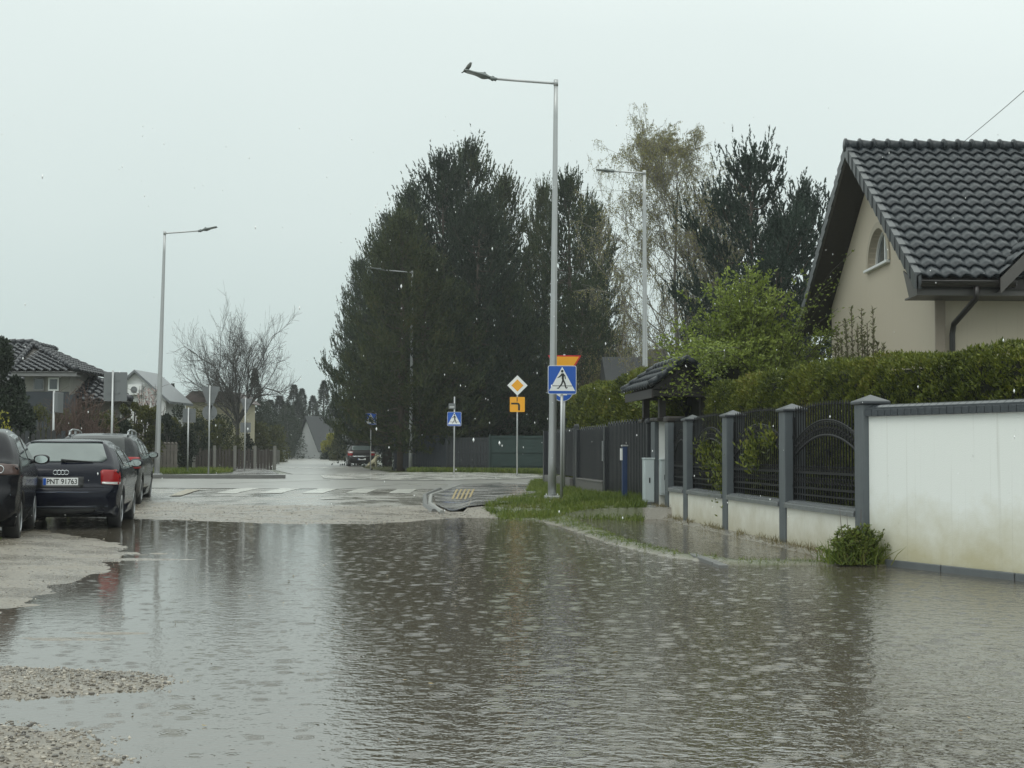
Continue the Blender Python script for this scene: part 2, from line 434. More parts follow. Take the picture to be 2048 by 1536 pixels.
# ---- flood water
def water_mat():
    m, nt, b = new_mat('flood_water')
    geo = N(nt, 'ShaderNodeNewGeometry')
    nA = N(nt, 'ShaderNodeTexNoise', Scale=.45, Detail=3.0); nt.links.new(geo.outputs['Position'], nA.inputs['Vector'])
    mx = N(nt, 'ShaderNodeMixRGB'); mx.inputs[1].default_value = (.072, .061, .046, 1); mx.inputs[2].default_value = (.105, .092, .070, 1)
    nt.links.new(nA.outputs[0], mx.inputs[0]); nt.links.new(mx.outputs[0], b.inputs['Base Color'])
    b.inputs['Roughness'].default_value = .03; b.inputs['IOR'].default_value = 3.1
    # wind ripples
    mp = N(nt, 'ShaderNodeMapping'); mp.inputs['Scale'].default_value = (1, 1.05, 1); mp.inputs['Rotation'].default_value = (0, 0, .3)
    nt.links.new(geo.outputs['Position'], mp.inputs[0])
    n1 = N(nt, 'ShaderNodeTexNoise', Scale=8.5, Detail=3.0, Roughness=.55); nt.links.new(mp.outputs[0], n1.inputs['Vector'])
    n2_ = N(nt, 'ShaderNodeTexNoise', Scale=20.0, Detail=2.0, Roughness=.5); nt.links.new(mp.outputs[0], n2_.inputs['Vector'])
    # calm and rough patches
    nP = N(nt, 'ShaderNodeTexNoise', Scale=.35, Detail=1.0); nt.links.new(geo.outputs['Position'], nP.inputs['Vector'])
    sx = N(nt, 'ShaderNodeSeparateXYZ'); nt.links.new(geo.outputs['Position'], sx.inputs[0])
    cal = N(nt, 'ShaderNodeMapRange'); cal.inputs[1].default_value = -3.0; cal.inputs[2].default_value = 0.4; cal.inputs[3].default_value = .15; cal.inputs[4].default_value = 1.0
    nt.links.new(sx.outputs[0], cal.inputs[0])
    # expanding rings from drops: two layers of cells
    prev = None
    for sc, fr, amp in ((3.4, 75.0, .55), (5.6, 95.0, .4), (9.0, 60.0, .3)):
        vo = N(nt, 'ShaderNodeTexVoronoi', Scale=sc); nt.links.new(geo.outputs['Position'], vo.inputs['Vector'])
        a = N(nt, 'ShaderNodeMath', operation='MULTIPLY'); a.inputs[1].default_value = fr; nt.links.new(vo.outputs['Distance'], a.inputs[0])
        s_ = N(nt, 'ShaderNodeMath', operation='SINE'); nt.links.new(a.outputs[0], s_.inputs[0])
        fo = N(nt, 'ShaderNodeMapRange'); fo.inputs[1].default_value = 0.02; fo.inputs[2].default_value = .36; fo.inputs[3].default_value = 1; fo.inputs[4].default_value = 0
        nt.links.new(vo.outputs['Distance'], fo.inputs[0])
        mu = N(nt, 'ShaderNodeMath', operation='MULTIPLY'); nt.links.new(s_.outputs[0], mu.inputs[0]); nt.links.new(fo.outputs[0], mu.inputs[1])
        sc2 = N(nt, 'ShaderNodeSeparateColor'); nt.links.new(vo.outputs['Color'], sc2.inputs[0])
        mu2 = N(nt, 'ShaderNodeMath', operation='MULTIPLY'); nt.links.new(mu.outputs[0], mu2.inputs[0]); gt = N(nt, 'ShaderNodeMath', operation='GREATER_THAN'); gt.inputs[1].default_value = .45; nt.links.new(sc2.outputs[0], gt.inputs[0]); nt.links.new(gt.outputs[0], mu2.inputs[1])
        mu3 = N(nt, 'ShaderNodeMath', operation='MULTIPLY'); mu3.inputs[1].default_value = amp * .50; nt.links.new(mu2.outputs[0], mu3.inputs[0])
        if prev is None: prev = mu3
        else:
            ad = N(nt, 'ShaderNodeMath', operation='ADD'); nt.links.new(prev.outputs[0], ad.inputs[0]); nt.links.new(mu3.outputs[0], ad.inputs[1]); prev = ad
    w1 = N(nt, 'ShaderNodeMath', operation='MULTIPLY'); w1.inputs[1].default_value = .85; nt.links.new(n1.outputs[0], w1.inputs[0])
    w2 = N(nt, 'ShaderNodeMath', operation='MULTIPLY_ADD'); w2.inputs[1].default_value = .42; nt.links.new(n2_.outputs[0], w2.inputs[0]); nt.links.new(w1.outputs[0], w2.inputs[2])
    ad = N(nt, 'ShaderNodeMath', operation='ADD'); nt.links.new(w2.outputs[0], ad.inputs[0]); nt.links.new(prev.outputs[0], ad.inputs[1])
    mulc = N(nt, 'ShaderNodeMath', operation='MULTIPLY'); nt.links.new(ad.outputs[0], mulc.inputs[0]); nt.links.new(cal.outputs[0], mulc.inputs[1])
    bp = N(nt, 'ShaderNodeBump', Strength=1.0, Distance=.0095); nt.links.new(mulc.outputs[0], bp.inputs['Height'])
    nt.links.new(bp.outputs[0], b.inputs['Normal'])
    return m
WM = water_mat()
mb = MB(); mb.grid([[(-12, y, 0), (12, y, 0)] for y in (0.5, 26.5)], False)
o = mb.build('water', WM); tag(o, kind='structure')
# calm thin sheet over the pavement beside the fence and puddles on the road get their own height
# ================================================================== ROADS, KERBS, MARKINGS
M_asph = mat('wet_asphalt', (.26, .255, .235), .30, var=.35, scale=.9, bump=.03, bscale=60)
M_paint = mat('road_paint', (.48, .475, .43), .25, var=.5, scale=2.6, bump=.05)
M_yel = mat('tactile_paving', (.36, .28, .13), .35, var=.15, scale=8)
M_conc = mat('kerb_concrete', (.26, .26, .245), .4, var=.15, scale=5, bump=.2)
M_kerbface = mat('kerb_dark_concrete', (.13, .13, .125), .4, var=.2, scale=5, bump=.2)  # darker concrete for slab sides and the dark kerb stones
def paving_mat(name, c1, c2, mortar, w=.2, h=.1, rough=.35):
    m, nt, b = new_mat(name)
    geo = N(nt, 'ShaderNodeNewGeometry')
    br = N(nt, 'ShaderNodeTexBrick'); br.inputs['Scale'].default_value = 1.0
    br.inputs['Brick Width'].default_value = w; br.inputs['Row Height'].default_value = h; br.inputs['Mortar Size'].default_value = .006
    br.inputs['Color1'].default_value = c1 + (1,); br.inputs['Color2'].default_value = c2 + (1,); br.inputs['Mortar'].default_value = mortar + (1,)
    nt.links.new(geo.outputs['Position'], br.inputs['Vector']); 
    nz = N(nt, 'ShaderNodeTexNoise', Scale=1.3, Detail=6.0); nt.links.new(geo.outputs['Position'], nz.inputs['Vector'])
    mx = N(nt, 'ShaderNodeMixRGB', blend_type='MULTIPLY'); mx.inputs[0].default_value = .6
    nt.links.new(br.outputs[0], mx.inputs[1]); nt.links.new(nz.outputs[0], mx.inputs[2])
    nt.links.new(mx.outputs[0], b.inputs['Base Color'])
    rr = N(nt, 'ShaderNodeMapRange'); rr.inputs[1].default_value = .35; rr.inputs[2].default_value = .65; rr.inputs[3].default_value = .08; rr.inputs[4].default_value = rough
    nt.links.new(nz.outputs[0], rr.inputs[0]); nt.links.new(rr.outputs[0], b.inputs['Roughness'])
    bp = N(nt, 'ShaderNodeBump', Strength=.4, Distance=.006); nt.links.new(br.outputs['Fac'], bp.inputs['Height']); bp.invert = True
    nt.links.new(bp.outputs[0], b.inputs['Normal'])
    return m
M_pav = paving_mat('dark_block_paving', (.24, .235, .225), (.33, .32, .30), (.1, .1, .09))
M_apr = paving_mat('pale_block_paving', (.62, .61, .56), (.72, .70, .65), (.3, .3, .27))
def gz(x, y): return ground_z(x, y) if y < 36.6 else .2
def sheet(name, poly, m, off=.012, kind='structure', z=None, res=.35, base=None):
    """drape a polygon (world x, y) over the ground"""
    bm = bmesh.new()
    vs = [bm.verts.new((x, y, 0)) for x, y in poly]
    bm.faces.new(vs)
    x0 = min(p[0] for p in poly); x1 = max(p[0] for p in poly); y0 = min(p[1] for p in poly); y1 = max(p[1] for p in poly)
    if z is None and res:
        for k in range(1, int((x1 - x0) / res) + 1):
            bmesh.ops.bisect_plane(bm, geom=bm.verts[:] + bm.edges[:] + bm.faces[:], plane_co=(x0 + k * res, 0, 0), plane_no=(1, 0, 0))
        for k in range(1, int((y1 - y0) / res) + 1):
            bmesh.ops.bisect_plane(bm, geom=bm.verts[:] + bm.edges[:] + bm.faces[:], plane_co=(0, y0 + k * res, 0), plane_no=(0, 1, 0))
    for v in bm.verts: v.co.z = (gz(v.co.x, v.co.y) if z is None else z) + off
    me = bpy.data.meshes.new(name)
    for f in bm.faces:
        f.normal_update()
        if f.normal.z < 0: f.normal_flip()
        f.smooth = True
    bm.to_mesh(me); bm.free()
    o = link(name, me, m)
    tag(o, kind=kind)
    return o
# far street running away
sheet('road', [(-4.6, 58.2), (-8.6, 79), (-14, 120), (-19, 150), (-30, 210), (-36, 210), (-25, 150), (-19, 110), (-14.4, 79), (-9.4, 58.2)], M_asph, z=.2, off=.006)
sheet('road', [(-14, 36.8), (40, 36.8), (40, 58.18), (-14, 58.18)], M_asph, z=.2, off=.002)
# pedestrian crossing stripes
for i, x0 in enumerate((-7.18, -6.11, -5.08, -4.02, -2.98)):
    tag(sheet('crossing_stripe', [(x0, 32.8), (x0 + .52, 32.8), (x0 + .45, 36.3), (x0 - .07, 36.3)], M_paint, .009), kind='structure')
for a, b in (((640, 997.5), (703, 997)), ((729, 998.5), (797, 999.5))):
    p = pz(*a, .17); q = pz(*b, .17)
    sheet('road_line', [(p[0], p[1]), (q[0], q[1]), (q[0], q[1] + .3), (p[0], p[1] + .3)], M_paint, .009)
p = pz(640, 982, .2); q = pz(800, 969, .2)
sheet('road_line', [p, (q[0], q[1]), (q[0], q[1] + .35), (p[0], p[1] + .3)], M_paint, z=.2, off=.012)
for a, b in ((815, 842), (868, 895)):
    p = pz(a, 969.5, .2); q = pz(b, 971, .2)
    sheet('road_line', [p, q, (q[0], q[1] + .6), (p[0], p[1] + .6)], M_paint, z=.2, off=.012)
p = pz(430, 968, .2); q = pz(660, 961, .2)
sheet('road_line', [p, q, (q[0], q[1] + .4), (p[0], p[1] + .4)], M_paint, z=.2, off=.012)
for x0 in (532, 566, 600, 634, 668):
    p = pz(x0, 936.5, .2); q = pz(x0 + 20, 936.5, .2)
    sheet('crossing_stripe', [p, q, (q[0] - .3, q[1] + 4), (p[0] - .3, p[1] + 4)], M_paint, z=.2, off=.012)
# pale cobbled apron on the far side of the junction
P = [pz(x, y, .2) for x, y in ((648, 958), (760, 961), (900, 961), (1010, 959), (1096, 955), (1070, 949), (960, 945.5), (830, 945), (700, 947), (640, 951))]
sheet('far_apron', P, M_apr, z=.2, off=.016)
# raised pavement and kerb, left of the junction
def slab(name, poly, z0, z1, mtop, mside=None):
    mb = MB(); n = len(poly)
    vs = [(x, y, z0) for x, y in poly] + [(x, y, z1) for x, y in poly]
    mb.add(vs, [tuple(range(n, 2 * n))] + [(i, (i + 1) % n, n + (i + 1) % n, n + i) for i in range(n)])
    o = mb.build(name, mtop); tag(o, kind='structure')
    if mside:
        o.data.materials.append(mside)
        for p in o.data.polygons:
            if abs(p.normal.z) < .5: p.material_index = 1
    return o
LP = [(-20, 48.6), (-13, 48.7), (-9.1, 49.4), (-8.55, 49.8), (-8.75, 51.0), (-9.3, 54), (-10.6, 60), (-14.9, 79), (-19.5, 108), (-20.6, 108), (-16.4, 79), (-12.6, 62), (-11.6, 56.0), (-20, 56.0)]
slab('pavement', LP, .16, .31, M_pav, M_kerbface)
KB = [(-20, 48.35), (-13, 48.45), (-9.05, 49.15), (-8.3, 49.6), (-8.5, 50.9)]
KI = [(-8.72, 50.95), (-8.5, 49.83), (-9.12, 49.42), (-13, 48.72), (-20, 48.62)]
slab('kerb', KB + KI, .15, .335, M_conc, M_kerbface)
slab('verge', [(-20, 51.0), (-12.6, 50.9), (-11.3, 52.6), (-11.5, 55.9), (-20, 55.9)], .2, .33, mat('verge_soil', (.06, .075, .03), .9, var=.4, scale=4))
sheet('tactile_strip', [pz(x, y, .16) for x, y in ((338, 992), (362, 992), (402, 984), (372, 984))], mat('worn_tactile', (.27, .23, .155), .3), .02)
# paved corner island to the right with its kerb
PI_ = [pz(x, y, .2) for x, y in ((872, 1000), (868, 991), (925, 973), (1000, 970), (1066, 971), (1085, 985), (1080, 1001), (1000, 1004), (900, 1007))]
sheet('pavement', PI_, M_pav, .03)
for k in range(5):
    a = 903 + k * 8.2
    sheet('tactile_strip', [pz(x, y, .2) for x, y in ((a, 994.5), (a + 4, 994.5), (a + 14, 982), (a + 10, 982))], M_yel, .042)
kp = [pz(x, y, .2) for x, y in ((884, 1009), (860, 1000), (862, 991), (922, 972), (1000, 968.5), (1068, 970))]
mb = MB()
path = [(x, y, gz(x, y) + .02) for x, y in kp]
mb.tube(path, [.05] * len(path), 6, smooth=False)
tag(mb.build('kerb', M_conc), kind='structure')
kp = [pz(x, y, .17) for x, y in ((868, 1010), (851, 1004), (850, 993), (880, 982))]
mb = MB(); path = [(x, y, gz(x, y) + .0) for x, y in kp]; mb.tube(path, .06, 6, smooth=False)
tag(mb.build('kerb', M_kerbface), kind='structure')
# lighter kerb stones seen along the far right side street
# broken kerb stone lying at the edge of the flooded pavement
mb = MB()
p = pz(1385, 1109, .03); q = pz(1448, 1131, .03)
d = Vector((q[0] - p[0], q[1] - p[1], 0)); L = d.length; ang = math.atan2(d.y, d.x)
M = Matrix.Translation((p[0], p[1], .0)) @ Matrix.Rotation(ang, 4, 'Z')
mb.box(0, -.05, -.03, L * .78, .05, .045, M, .012); mb.box(L * .8, -.055, -.03, L, .05, .04, M, .012)
tag(mb.build('kerb', M_kerbface), kind='structure')
# pebbles and stones scattered (uncountable)
def stones(name, pts, rmin, rmax, m, seed):
    rs = np.random.RandomState(seed); n = len(pts)
    base = np.array([(1, 0, 0), (-1, 0, 0), (0, 1, 0), (0, -1, 0), (0, 0, 1), (0, 0, -1)], float)
    fc = np.array([(0, 2, 4), (2, 1, 4), (1, 3, 4), (3, 0, 4), (2, 0, 5), (1, 2, 5), (3, 1, 5), (0, 3, 5)])
    # one subdivision
    V = list(map(tuple, base)); Fs = []; cache = {}
    def mid(a, b):
        k = (min(a, b), max(a, b))
        if k not in cache:
            p = (np.array(V[a]) + np.array(V[b])); p /= np.linalg.norm(p); V.append(tuple(p)); cache[k] = len(V) - 1
        return cache[k]
    for a, b, c in fc:
        ab, bc, ca = mid(a, b), mid(b, c), mid(c, a); Fs += [(a, ab, ca), (ab, b, bc), (ca, bc, c), (ab, bc, ca)]
    V = np.array(V); Fs = np.array(Fs); k = len(V)
    r = rmin + (rmax - rmin) * rs.rand(n, 1) ** 2.5
    sc = r * (0.65 + .6 * rs.rand(n, 3)); sc[:, 2] *= .7
    P = np.array(pts)[:, None, :] + V[None] * sc[:, None, :] * (1 + .22 * rs.randn(n, k, 1))
    Fa = (Fs[None] + (np.arange(n) * k)[:, None, None]).reshape(-1, 3)
    o = link(name, np_mesh(name, P.reshape(-1, 3), Fa, True), m)
    return o
def peb_mat():
    m, nt, b = new_mat('pebbles')
    geo = N(nt, 'ShaderNodeNewGeometry')
    rp = N(nt, 'ShaderNodeValToRGB'); el = rp.color_ramp.elements
    el[0].color = (.05, .045, .04, 1); el[1].color = (.42, .38, .32, 1); q = el.new(.35); q.color = (.16, .14, .115, 1); q = el.new(.7); q.color = (.28, .25, .205, 1)
    nt.links.new(geo.outputs['Random Per Island'], rp.inputs[0]); nt.links.new(rp.outputs[0], b.inputs['Base Color'])
    b.inputs['Roughness'].default_value = .3
    return m
M_peb = peb_mat()
rs = np.random.RandomState(3)
pts = []
while len(pts) < 15000:
    x = rs.uniform(-5, -.8); y = rs.uniform(4.2, 8.4)
    z = ground_z(x, y)
    if z > -.012 or (z > -.03 and rs.rand() < .12): pts.append((x, y, z + .001))
tag(stones('gravel', pts, .003, .013, M_peb, 1), 'wet grey brown gravel heaped in two shoals at the near left water edge', 'gravel', kind='stuff')
pts = []
while len(pts) < 4500:
    x = rs.uniform(-7.5, -3.4); y = rs.uniform(8.6, 20)
    z = ground_z(x, y)
    if z > -.008: pts.append((x, y, z))
tag(stones('gravel', pts, .003, .011, M_peb, 2), 'wet sandy gravel on the long bank in front of the parked cars', 'gravel', kind='stuff')
pts = []
while len(pts) < 4200:
    x = rs.uniform(-8.5, .6); y = rs.uniform(22.8, 31.5)
    if abs(n2(x, y, .8, 12)) < .10 and rs.rand() < .9: continue
    z = ground_z(x, y)
    if z > -.004 and zone(x, y)[0] > .4: pts.append((x, y, z))
for _ in range(900):
    x = -.9 + rs.randn() * .75; y = 26.3 + rs.randn() * 1.0; z = ground_z(x, y)
    if z > 0: pts.append((x, y, z))
tag(stones('gravel', pts, .003, .017, M_peb, 4), 'sandy gravel washed across the street beyond the flood water', 'gravel', kind='stuff')
# ================================================================== LAMPS, SIGNS, BIRD
M_galv = mat('galvanised_steel', (.42, .43, .43), .38, metal=.55, var=.08, scale=3)
M_galvd = mat('grey_sign_back', (.17, .18, .185), .5, metal=.3, var=.06, scale=3)
M_head = mat('lamp_head_grey', (.16, .18, .175), .45, metal=.3)
M_lens = mat('lamp_lens', (.3, .32, .32), .1)
M_blue = mat('sign_blue', (.008, .085, .42), .35, var=.04)
M_white = mat('sign_white', (.76, .77, .76), .4, var=.03)
M_black = mat('sign_black', (.012, .012, .012), .4)
M_signy = mat('sign_yellow', (.80, .36, .012), .4, var=.04)
M_red = mat('sign_red', (.55, .02, .02), .4)
LAMPG = 'street lamps around the junction'
def lamp(base, H, armlen, ang, label, r0=.092, r1=.045, tilt=7, lean=(0, 0)):
    t = empty('street_lamp', base, ang, label, 'street lamp', LAMPG)
    mb = MB()
    n = 12
    mb.tube([(lean[0] * H * i / n, lean[1] * H * i / n, H * i / n) for i in range(n + 1)], [r0 + (r1 - r0) * i / n for i in range(n + 1)], 20)
    lx = lean[0] * H
    mb.build('pole', M_galv, t)
    mb = MB(); mb.box(-.17, -.17, -.12, .17, .17, .03, None, .01)
    for sx in (-1, 1):
        for sy in (-1, 1): mb.tube([(sx * .12, sy * .12, .02), (sx * .12, sy * .12, .07)], .014, 6)
    mb.build('base_plate', M_galv, t)
    mb = MB()
    a = armlen * .68; rise = .10
    mb.tube([(lx, 0, H - .06), (lx - .10, 0, H - .05), (lx - a * .5, 0, H - .06 + rise * .5), (lx - a, 0, H - .06 + rise)], [.028, .028, .028, .026], 10)
    mb.tube([(lx, 0, H - .12), (lx, 0, H + .02)], r1 * 1.12, 16)
    mb.build('arm', M_galv, t)
    hd = MB()
    th = R(tilt)
    M = Matrix.Translation((lx - a, 0, H - .06 + rise)) @ Matrix.Rotation(th, 4, 'Y')
    # joint, then a flat head with a deeper driver box near the arm
    hd.tube([(.07, 0, 0), (-.10, 0, .0)], .042, 12, M)
    hd.tube([(-.02, 0, -.05), (-.02, 0, .05)], .03, 10, M)
    L = armlen - a
    P = []
    for i in range(11):
        u = i / 10; xx = -.08 - u * (L - .06)
        wdt = .05 + .09 * math.sin(min(1, u * 3) * math.pi / 2) * (1 - .25 * max(0, u - .8) / .2)
        zt = .03 + .035 * math.exp(-((u - .25) / .16) ** 2); zb = -.012 - .045 * math.exp(-((u - .28) / .2) ** 2)
        P.append([(xx, -wdt, .0), (xx, -wdt * .8, zt * .8), (xx, 0, zt), (xx, wdt * .8, zt * .8), (xx, wdt, 0), (xx, wdt * .8, zb * .8), (xx, 0, zb), (xx, -wdt * .8, zb * .8), (xx, -wdt, 0)])
    hd.grid(P, True, M); hd.add(P[-1][:-1], [tuple(range(8))], False, M); hd.add(P[0][:-1], [tuple(range(7, -1, -1))], False, M)
    hd.ball((-.22, 0, .075), (.03, .03, .022), 8, 6, M)
    h = hd.build('lamp_head', M_head, t)
    ln = MB(); ln.box(-L * .95, -.09, -.018, -L * .45, .09, -.008, M); ln.build('lens', M_lens, h)
    return t
GZ = lambda x, y: gz(x, y)
b = pd(1104, 988, 29.3)
near_lamp = lamp((b[0], b[1], .26), 9.12, 2.02, 0, 'tall near street lamp with a bird perched on its head', .092, .045, tilt=15, lean=(.006, 0))
b = pd(313.5, 951, 49.8)
lamp((b[0], b[1], .32), 9.0, 1.93, R(180), 'tall street lamp on the left verge, its arm pointing right', .105, .045, tilt=13, lean=(-.015, 0))
b = pd(1291, 900, 42)
lamp((b[0], b[1], .2), 9.85, 1.5, R(-12), 'street lamp rising behind the thuja hedge in front of the birch', .10, .05, tilt=6, lean=(-.004, 0))
b = pd(821, 943, 69)
lamp((b[0], b[1], .2), 10.25, 2.1, R(5), 'slender street lamp standing against the dark pine trees', .10, .045, tilt=8)
# --- bird
def bird():
    M_b = mat('bird_feathers', (.085, .09, .08), .7, var=.5, scale=60)
    bb = near_lamp.location; a_ = 2.02 * .68; L_ = 2.02 - a_ + .0; xx = .008 + (L_ - .06) * .93
    p = (bb.x + .006 * 9.12 - a_ - xx * math.cos(R(15)), bb.y, bb.z + 9.12 - .06 + .10 + xx * math.sin(R(15)) + .045)
    t = empty('bird', p, 0, 'small grey brown bird perched on the tip of the near lamp head', 'bird')
    path = [(-.125, 0, -.035), (-.10, 0, -.012), (-.065, 0, .02), (-.03, 0, .055), (.0, 0, .095), (.018, 0, .125), (.028, 0, .148), (.032, 0, .165), (.030, 0, .178)]
    rad = [.010, .020, .033, .044, .046, .036, .031, .024, .006]
    mb = MB(); mb.tube(path, rad, 14); body = mb.build('body', M_b, t)
    mb = MB(); mb.tube([(-.09, 0, -.01), (-.135, 0, -.045), (-.17, 0, -.062)], [.016, .014, .010], 6); mb.build('tail', M_b, t)
    mb = MB(); mb.tube([(.048, 0, .163), (.078, 0, .158)], [.008, .001], 6); mb.build('beak', M_black, t)
    mb = MB()
    for s in (-1, 1):
        mb = MB(); mb.tube([(-.015, s * .018, .045), (-.005, s * .02, .012), (.004, s * .02, .0), (.02, s * .02, -.002)], .004, 5); mb.build('leg', M_black, t)
    pass
    for s in (-1, 1):
        mb = MB(); mb.tube([(.0, s * .036, .10), (-.04, s * .042, .055), (-.10, s * .026, .0), (-.13, s * .01, -.03)], [.012, .022, .014, .004], 8); mb.build('wing', M_b, t)
bird()
# --- signs
def round_rect(w, h, r, n=5):
    P = []
    for cx, cz, a0 in ((w / 2 - r, h / 2 - r, 0), (-w / 2 + r, h / 2 - r, 90), (-w / 2 + r, -h / 2 + r, 180), (w / 2 - r, -h / 2 + r, 270)):
        for i in range(n + 1):
            a = R(a0 + 90 * i / n); P.append((cx + r * math.cos(a), cz + r * math.sin(a)))
    return P
def flat(P, d0, d1, name, m, parent, M=None):
    mb = MB(); mb.prism(P, d0, d1, M); return mb.build(name, m, parent)
def sc(P, s, dx=0, dz=0): return [(x * s + dx, z * s + dz) for x, z in P]
def walker(s, parent, z0):
    """walking pedestrian figure, s = sign size; drawn facing left as on the photo"""
    T = lambda P: [(x * s * 1.3, z0 + z * s * 1.35) for x, z in P]
    mb = MB()
    c = [(math.cos(a) * .035, .265 + .037 * math.sin(a)) for a in [2 * math.pi * i / 14 for i in range(14)]]
    c = [(x - .0, z) for x, z in c]
    d = (-.0155, -.0125)
    mb.prism(T(c), *d)
    mb.prism(T([(-.03, .205), (.03, .215), (.055, .19), (.045, .10), (.05, .03), (.0, .03), (-.015, .08), (-.012, .16)]), *d)   # torso
    mb.prism(T([(-.012, .205), (-.075, .14), (-.125, .105), (-.13, .085), (-.055, .11), (.0, .16)]), *d)                        # arm forward
    mb.prism(T([(.03, .21), (.085, .155), (.10, .06), (.078, .06), (.06, .14), (.02, .17)]), *d)                               # arm back
    mb.prism(T([(.0, .04), (-.03, -.06), (-.105, -.165), (-.14, -.165), (-.145, -.185), (-.09, -.19), (.005, -.075), (.045, .035)]), *d)  # leg forward
    mb.prism(T([(.005, .04), (.05, -.05), (.075, -.15), (.105, -.19), (.155, -.165), (.15, -.15), (.11, -.155), (.095, -.05), (.05, .04)]), *d)  # leg back
    return mb.build('walking_figure', M_black, parent)
def post(t, z1, r=.03, z0=-.25, x=0, y=0):
    mb = MB(); mb.tube([(x, y, z0), (x, y, z1)], r, 12); mb.ball((x, y, z1), (r, r, r * .5), 10, 6); return mb.build('post', M_galv, t)
def d6(t, z, s=.6, x=0, y=-.05, rot=0):
    e = MB(); M = Matrix.Translation((x, y, z)) @ Matrix.Rotation(rot, 4, 'Z')
    e.prism(round_rect(s, s, s * .06), -.008, .012, M); pl = e.build('sign_plate', M_white, t)
    P = round_rect(s * .965, s * .965, s * .05)
    mb = MB(); mb.prism(P, -.0105, -.0085, M); mb.build('blue_field', M_blue, pl)
    mb = MB(); mb.prism([(-.455 * s, -.385 * s), (.455 * s, -.385 * s), (0, .455 * s)], -.0128, -.0107, M); mb.build('triangle', M_white, pl)
    fig = walker(s, pl, -.055 * s); fig.matrix_local = M
    mb = MB(); mb.box(-.36 * s, -.0150, -.222 * s, .36 * s, -.0131, -.20 * s, M); mb.build('road_line_mark', M_black, pl)
    
    for q in (.1, -.13): mb = MB(); mb.box(-s * .4, .013, q, s * .4, .03, q + .03, M); mb.build('bracket', M_galv, t)
    return pl
# near pedestrian crossing sign
b = pd(1123, 985, 28.8); zs = pd(1124, 760, 28.8)[2]
t = empty('crossing_sign', (b[0], b[1], .22), R(4), 'blue square pedestrian crossing sign beside the near lamp pole', 'road sign')
post(t, zs - .22 + .25, .032); d6(t, zs - .22, .61)
# second crossing sign by the dark fence, small board above
b = pd(908, 941, 58)
t = empty('crossing_sign', (b[0], b[1], .2), R(0), 'blue pedestrian crossing sign in front of the corner of the dark fence', 'road sign')
zs = pd(908, 838, 58)[2] - .2; post(t, zs + .95, .03); d6(t, zs, .6)
mb = MB(); mb.prism(sc(round_rect(.30, .24, .02), 1, -.10, zs + .55), -.05, -.035); q = mb.build('number_plate', M_galvd, t)
mb = MB(); mb.box(-.2, -.054, zs + .5, 0, -.0505, zs + .53); mb.build('plate_line', M_white, q)
# far crossing sign under the pines
b = pd(741, 940, 69.5)
t = empty('crossing_sign', (b[0], b[1], .2), R(-8), 'small far crossing sign half in shade under the pines behind the dark hatchback', 'road sign')
zs = pd(741, 838, 69.5)[2] - .2; post(t, zs + .35, .03); d6(t, zs, .6)
# priority road sign with direction plate
b = pd(1034, 943, 55)
t = empty('priority_sign', (b[0], b[1], .3), R(0), 'yellow and white diamond priority sign over a yellow plate', 'road sign')
zs = pd(1034, 771, 55)[2] - .3; zp = pd(1034, 809, 55)[2] - .3
post(t, zs + .3, .03)
D = .415
dia = [(D, 0), (0, D), (-D, 0), (0, -D)]
pl = flat(dia, -.06, -.045, 'sign_plate', M_white, t, Matrix.Translation((0, 0, zs)))
flat(sc(dia, .60), -.065, -.0605, 'yellow_diamond', M_signy, pl, Matrix.Translation((0, 0, zs)))
pl = flat(round_rect(.61, .61, .03), -.06, -.045, 'direction_plate', M_signy, t, Matrix.Translation((0, 0, zp)))
mb = MB(); M = Matrix.Translation((0, 0, zp))
mb.prism([(.03, -.24), (.11, -.24), (.11, -.02), (.08, .045), (.02, .07), (-.25, .07), (-.25, .0), (.0, .0), (.03, -.03)], -.065, -.0605, M)
mb.prism([(-.025, .12), (.005, .12), (.005, .30), (-.025, .30)], -.065, -.0605, M)
mb.build('route_arrow', M_black, pl)
# yield sign and blue round sign behind the near crossing sign (yellow faced yield)
b = pd(1128, 970, 36.5)
t = empty('yield_sign', (b[0], b[1], .2), R(3), 'yellow faced yield triangle with red rim half hidden behind the near crossing sign', 'road sign')
zt = pd(1128, 711, 36.5)[2] - .2
a = .455
tri = [(-a, 0), (a, 0), (0, -a * 1.72)]
post(t, zt + .02, .03)
pl = flat(tri, -.06, -.045, 'sign_plate', M_red, t, Matrix.Translation((0, 0, zt)))
flat([(-a * .86, -.035), (a * .86, -.035), (0, -a * 1.5)], -.065, -.0605, 'yellow_face', M_signy, pl, Matrix.Translation((0, 0, zt)))
zc = pd(1122, 781, 36.5)[2] - .2
cir = [(math.cos(q) * .30 - .06, math.sin(q) * .30) for q in [2 * math.pi * i / 28 for i in range(28)]]
pl = flat(cir, -.06, -.045, 'round_plate', M_white, t, Matrix.Translation((0, 0, zc)))
flat([(x * .95, z * .95) for x, z in cir], -.065, -.0605, 'blue_disc', M_blue, pl, Matrix.Translation((0, 0, zc)))
mb = MB(); mb.prism([(-.26, -.10), (-.14, -.02), (-.14, -.07), (.05, -.07), (.05, -.13), (-.14, -.13), (-.14, -.18)], -.069, -.0655, Matrix.Translation((.02, 0, zc))); mb.build('arrow', M_white, pl)
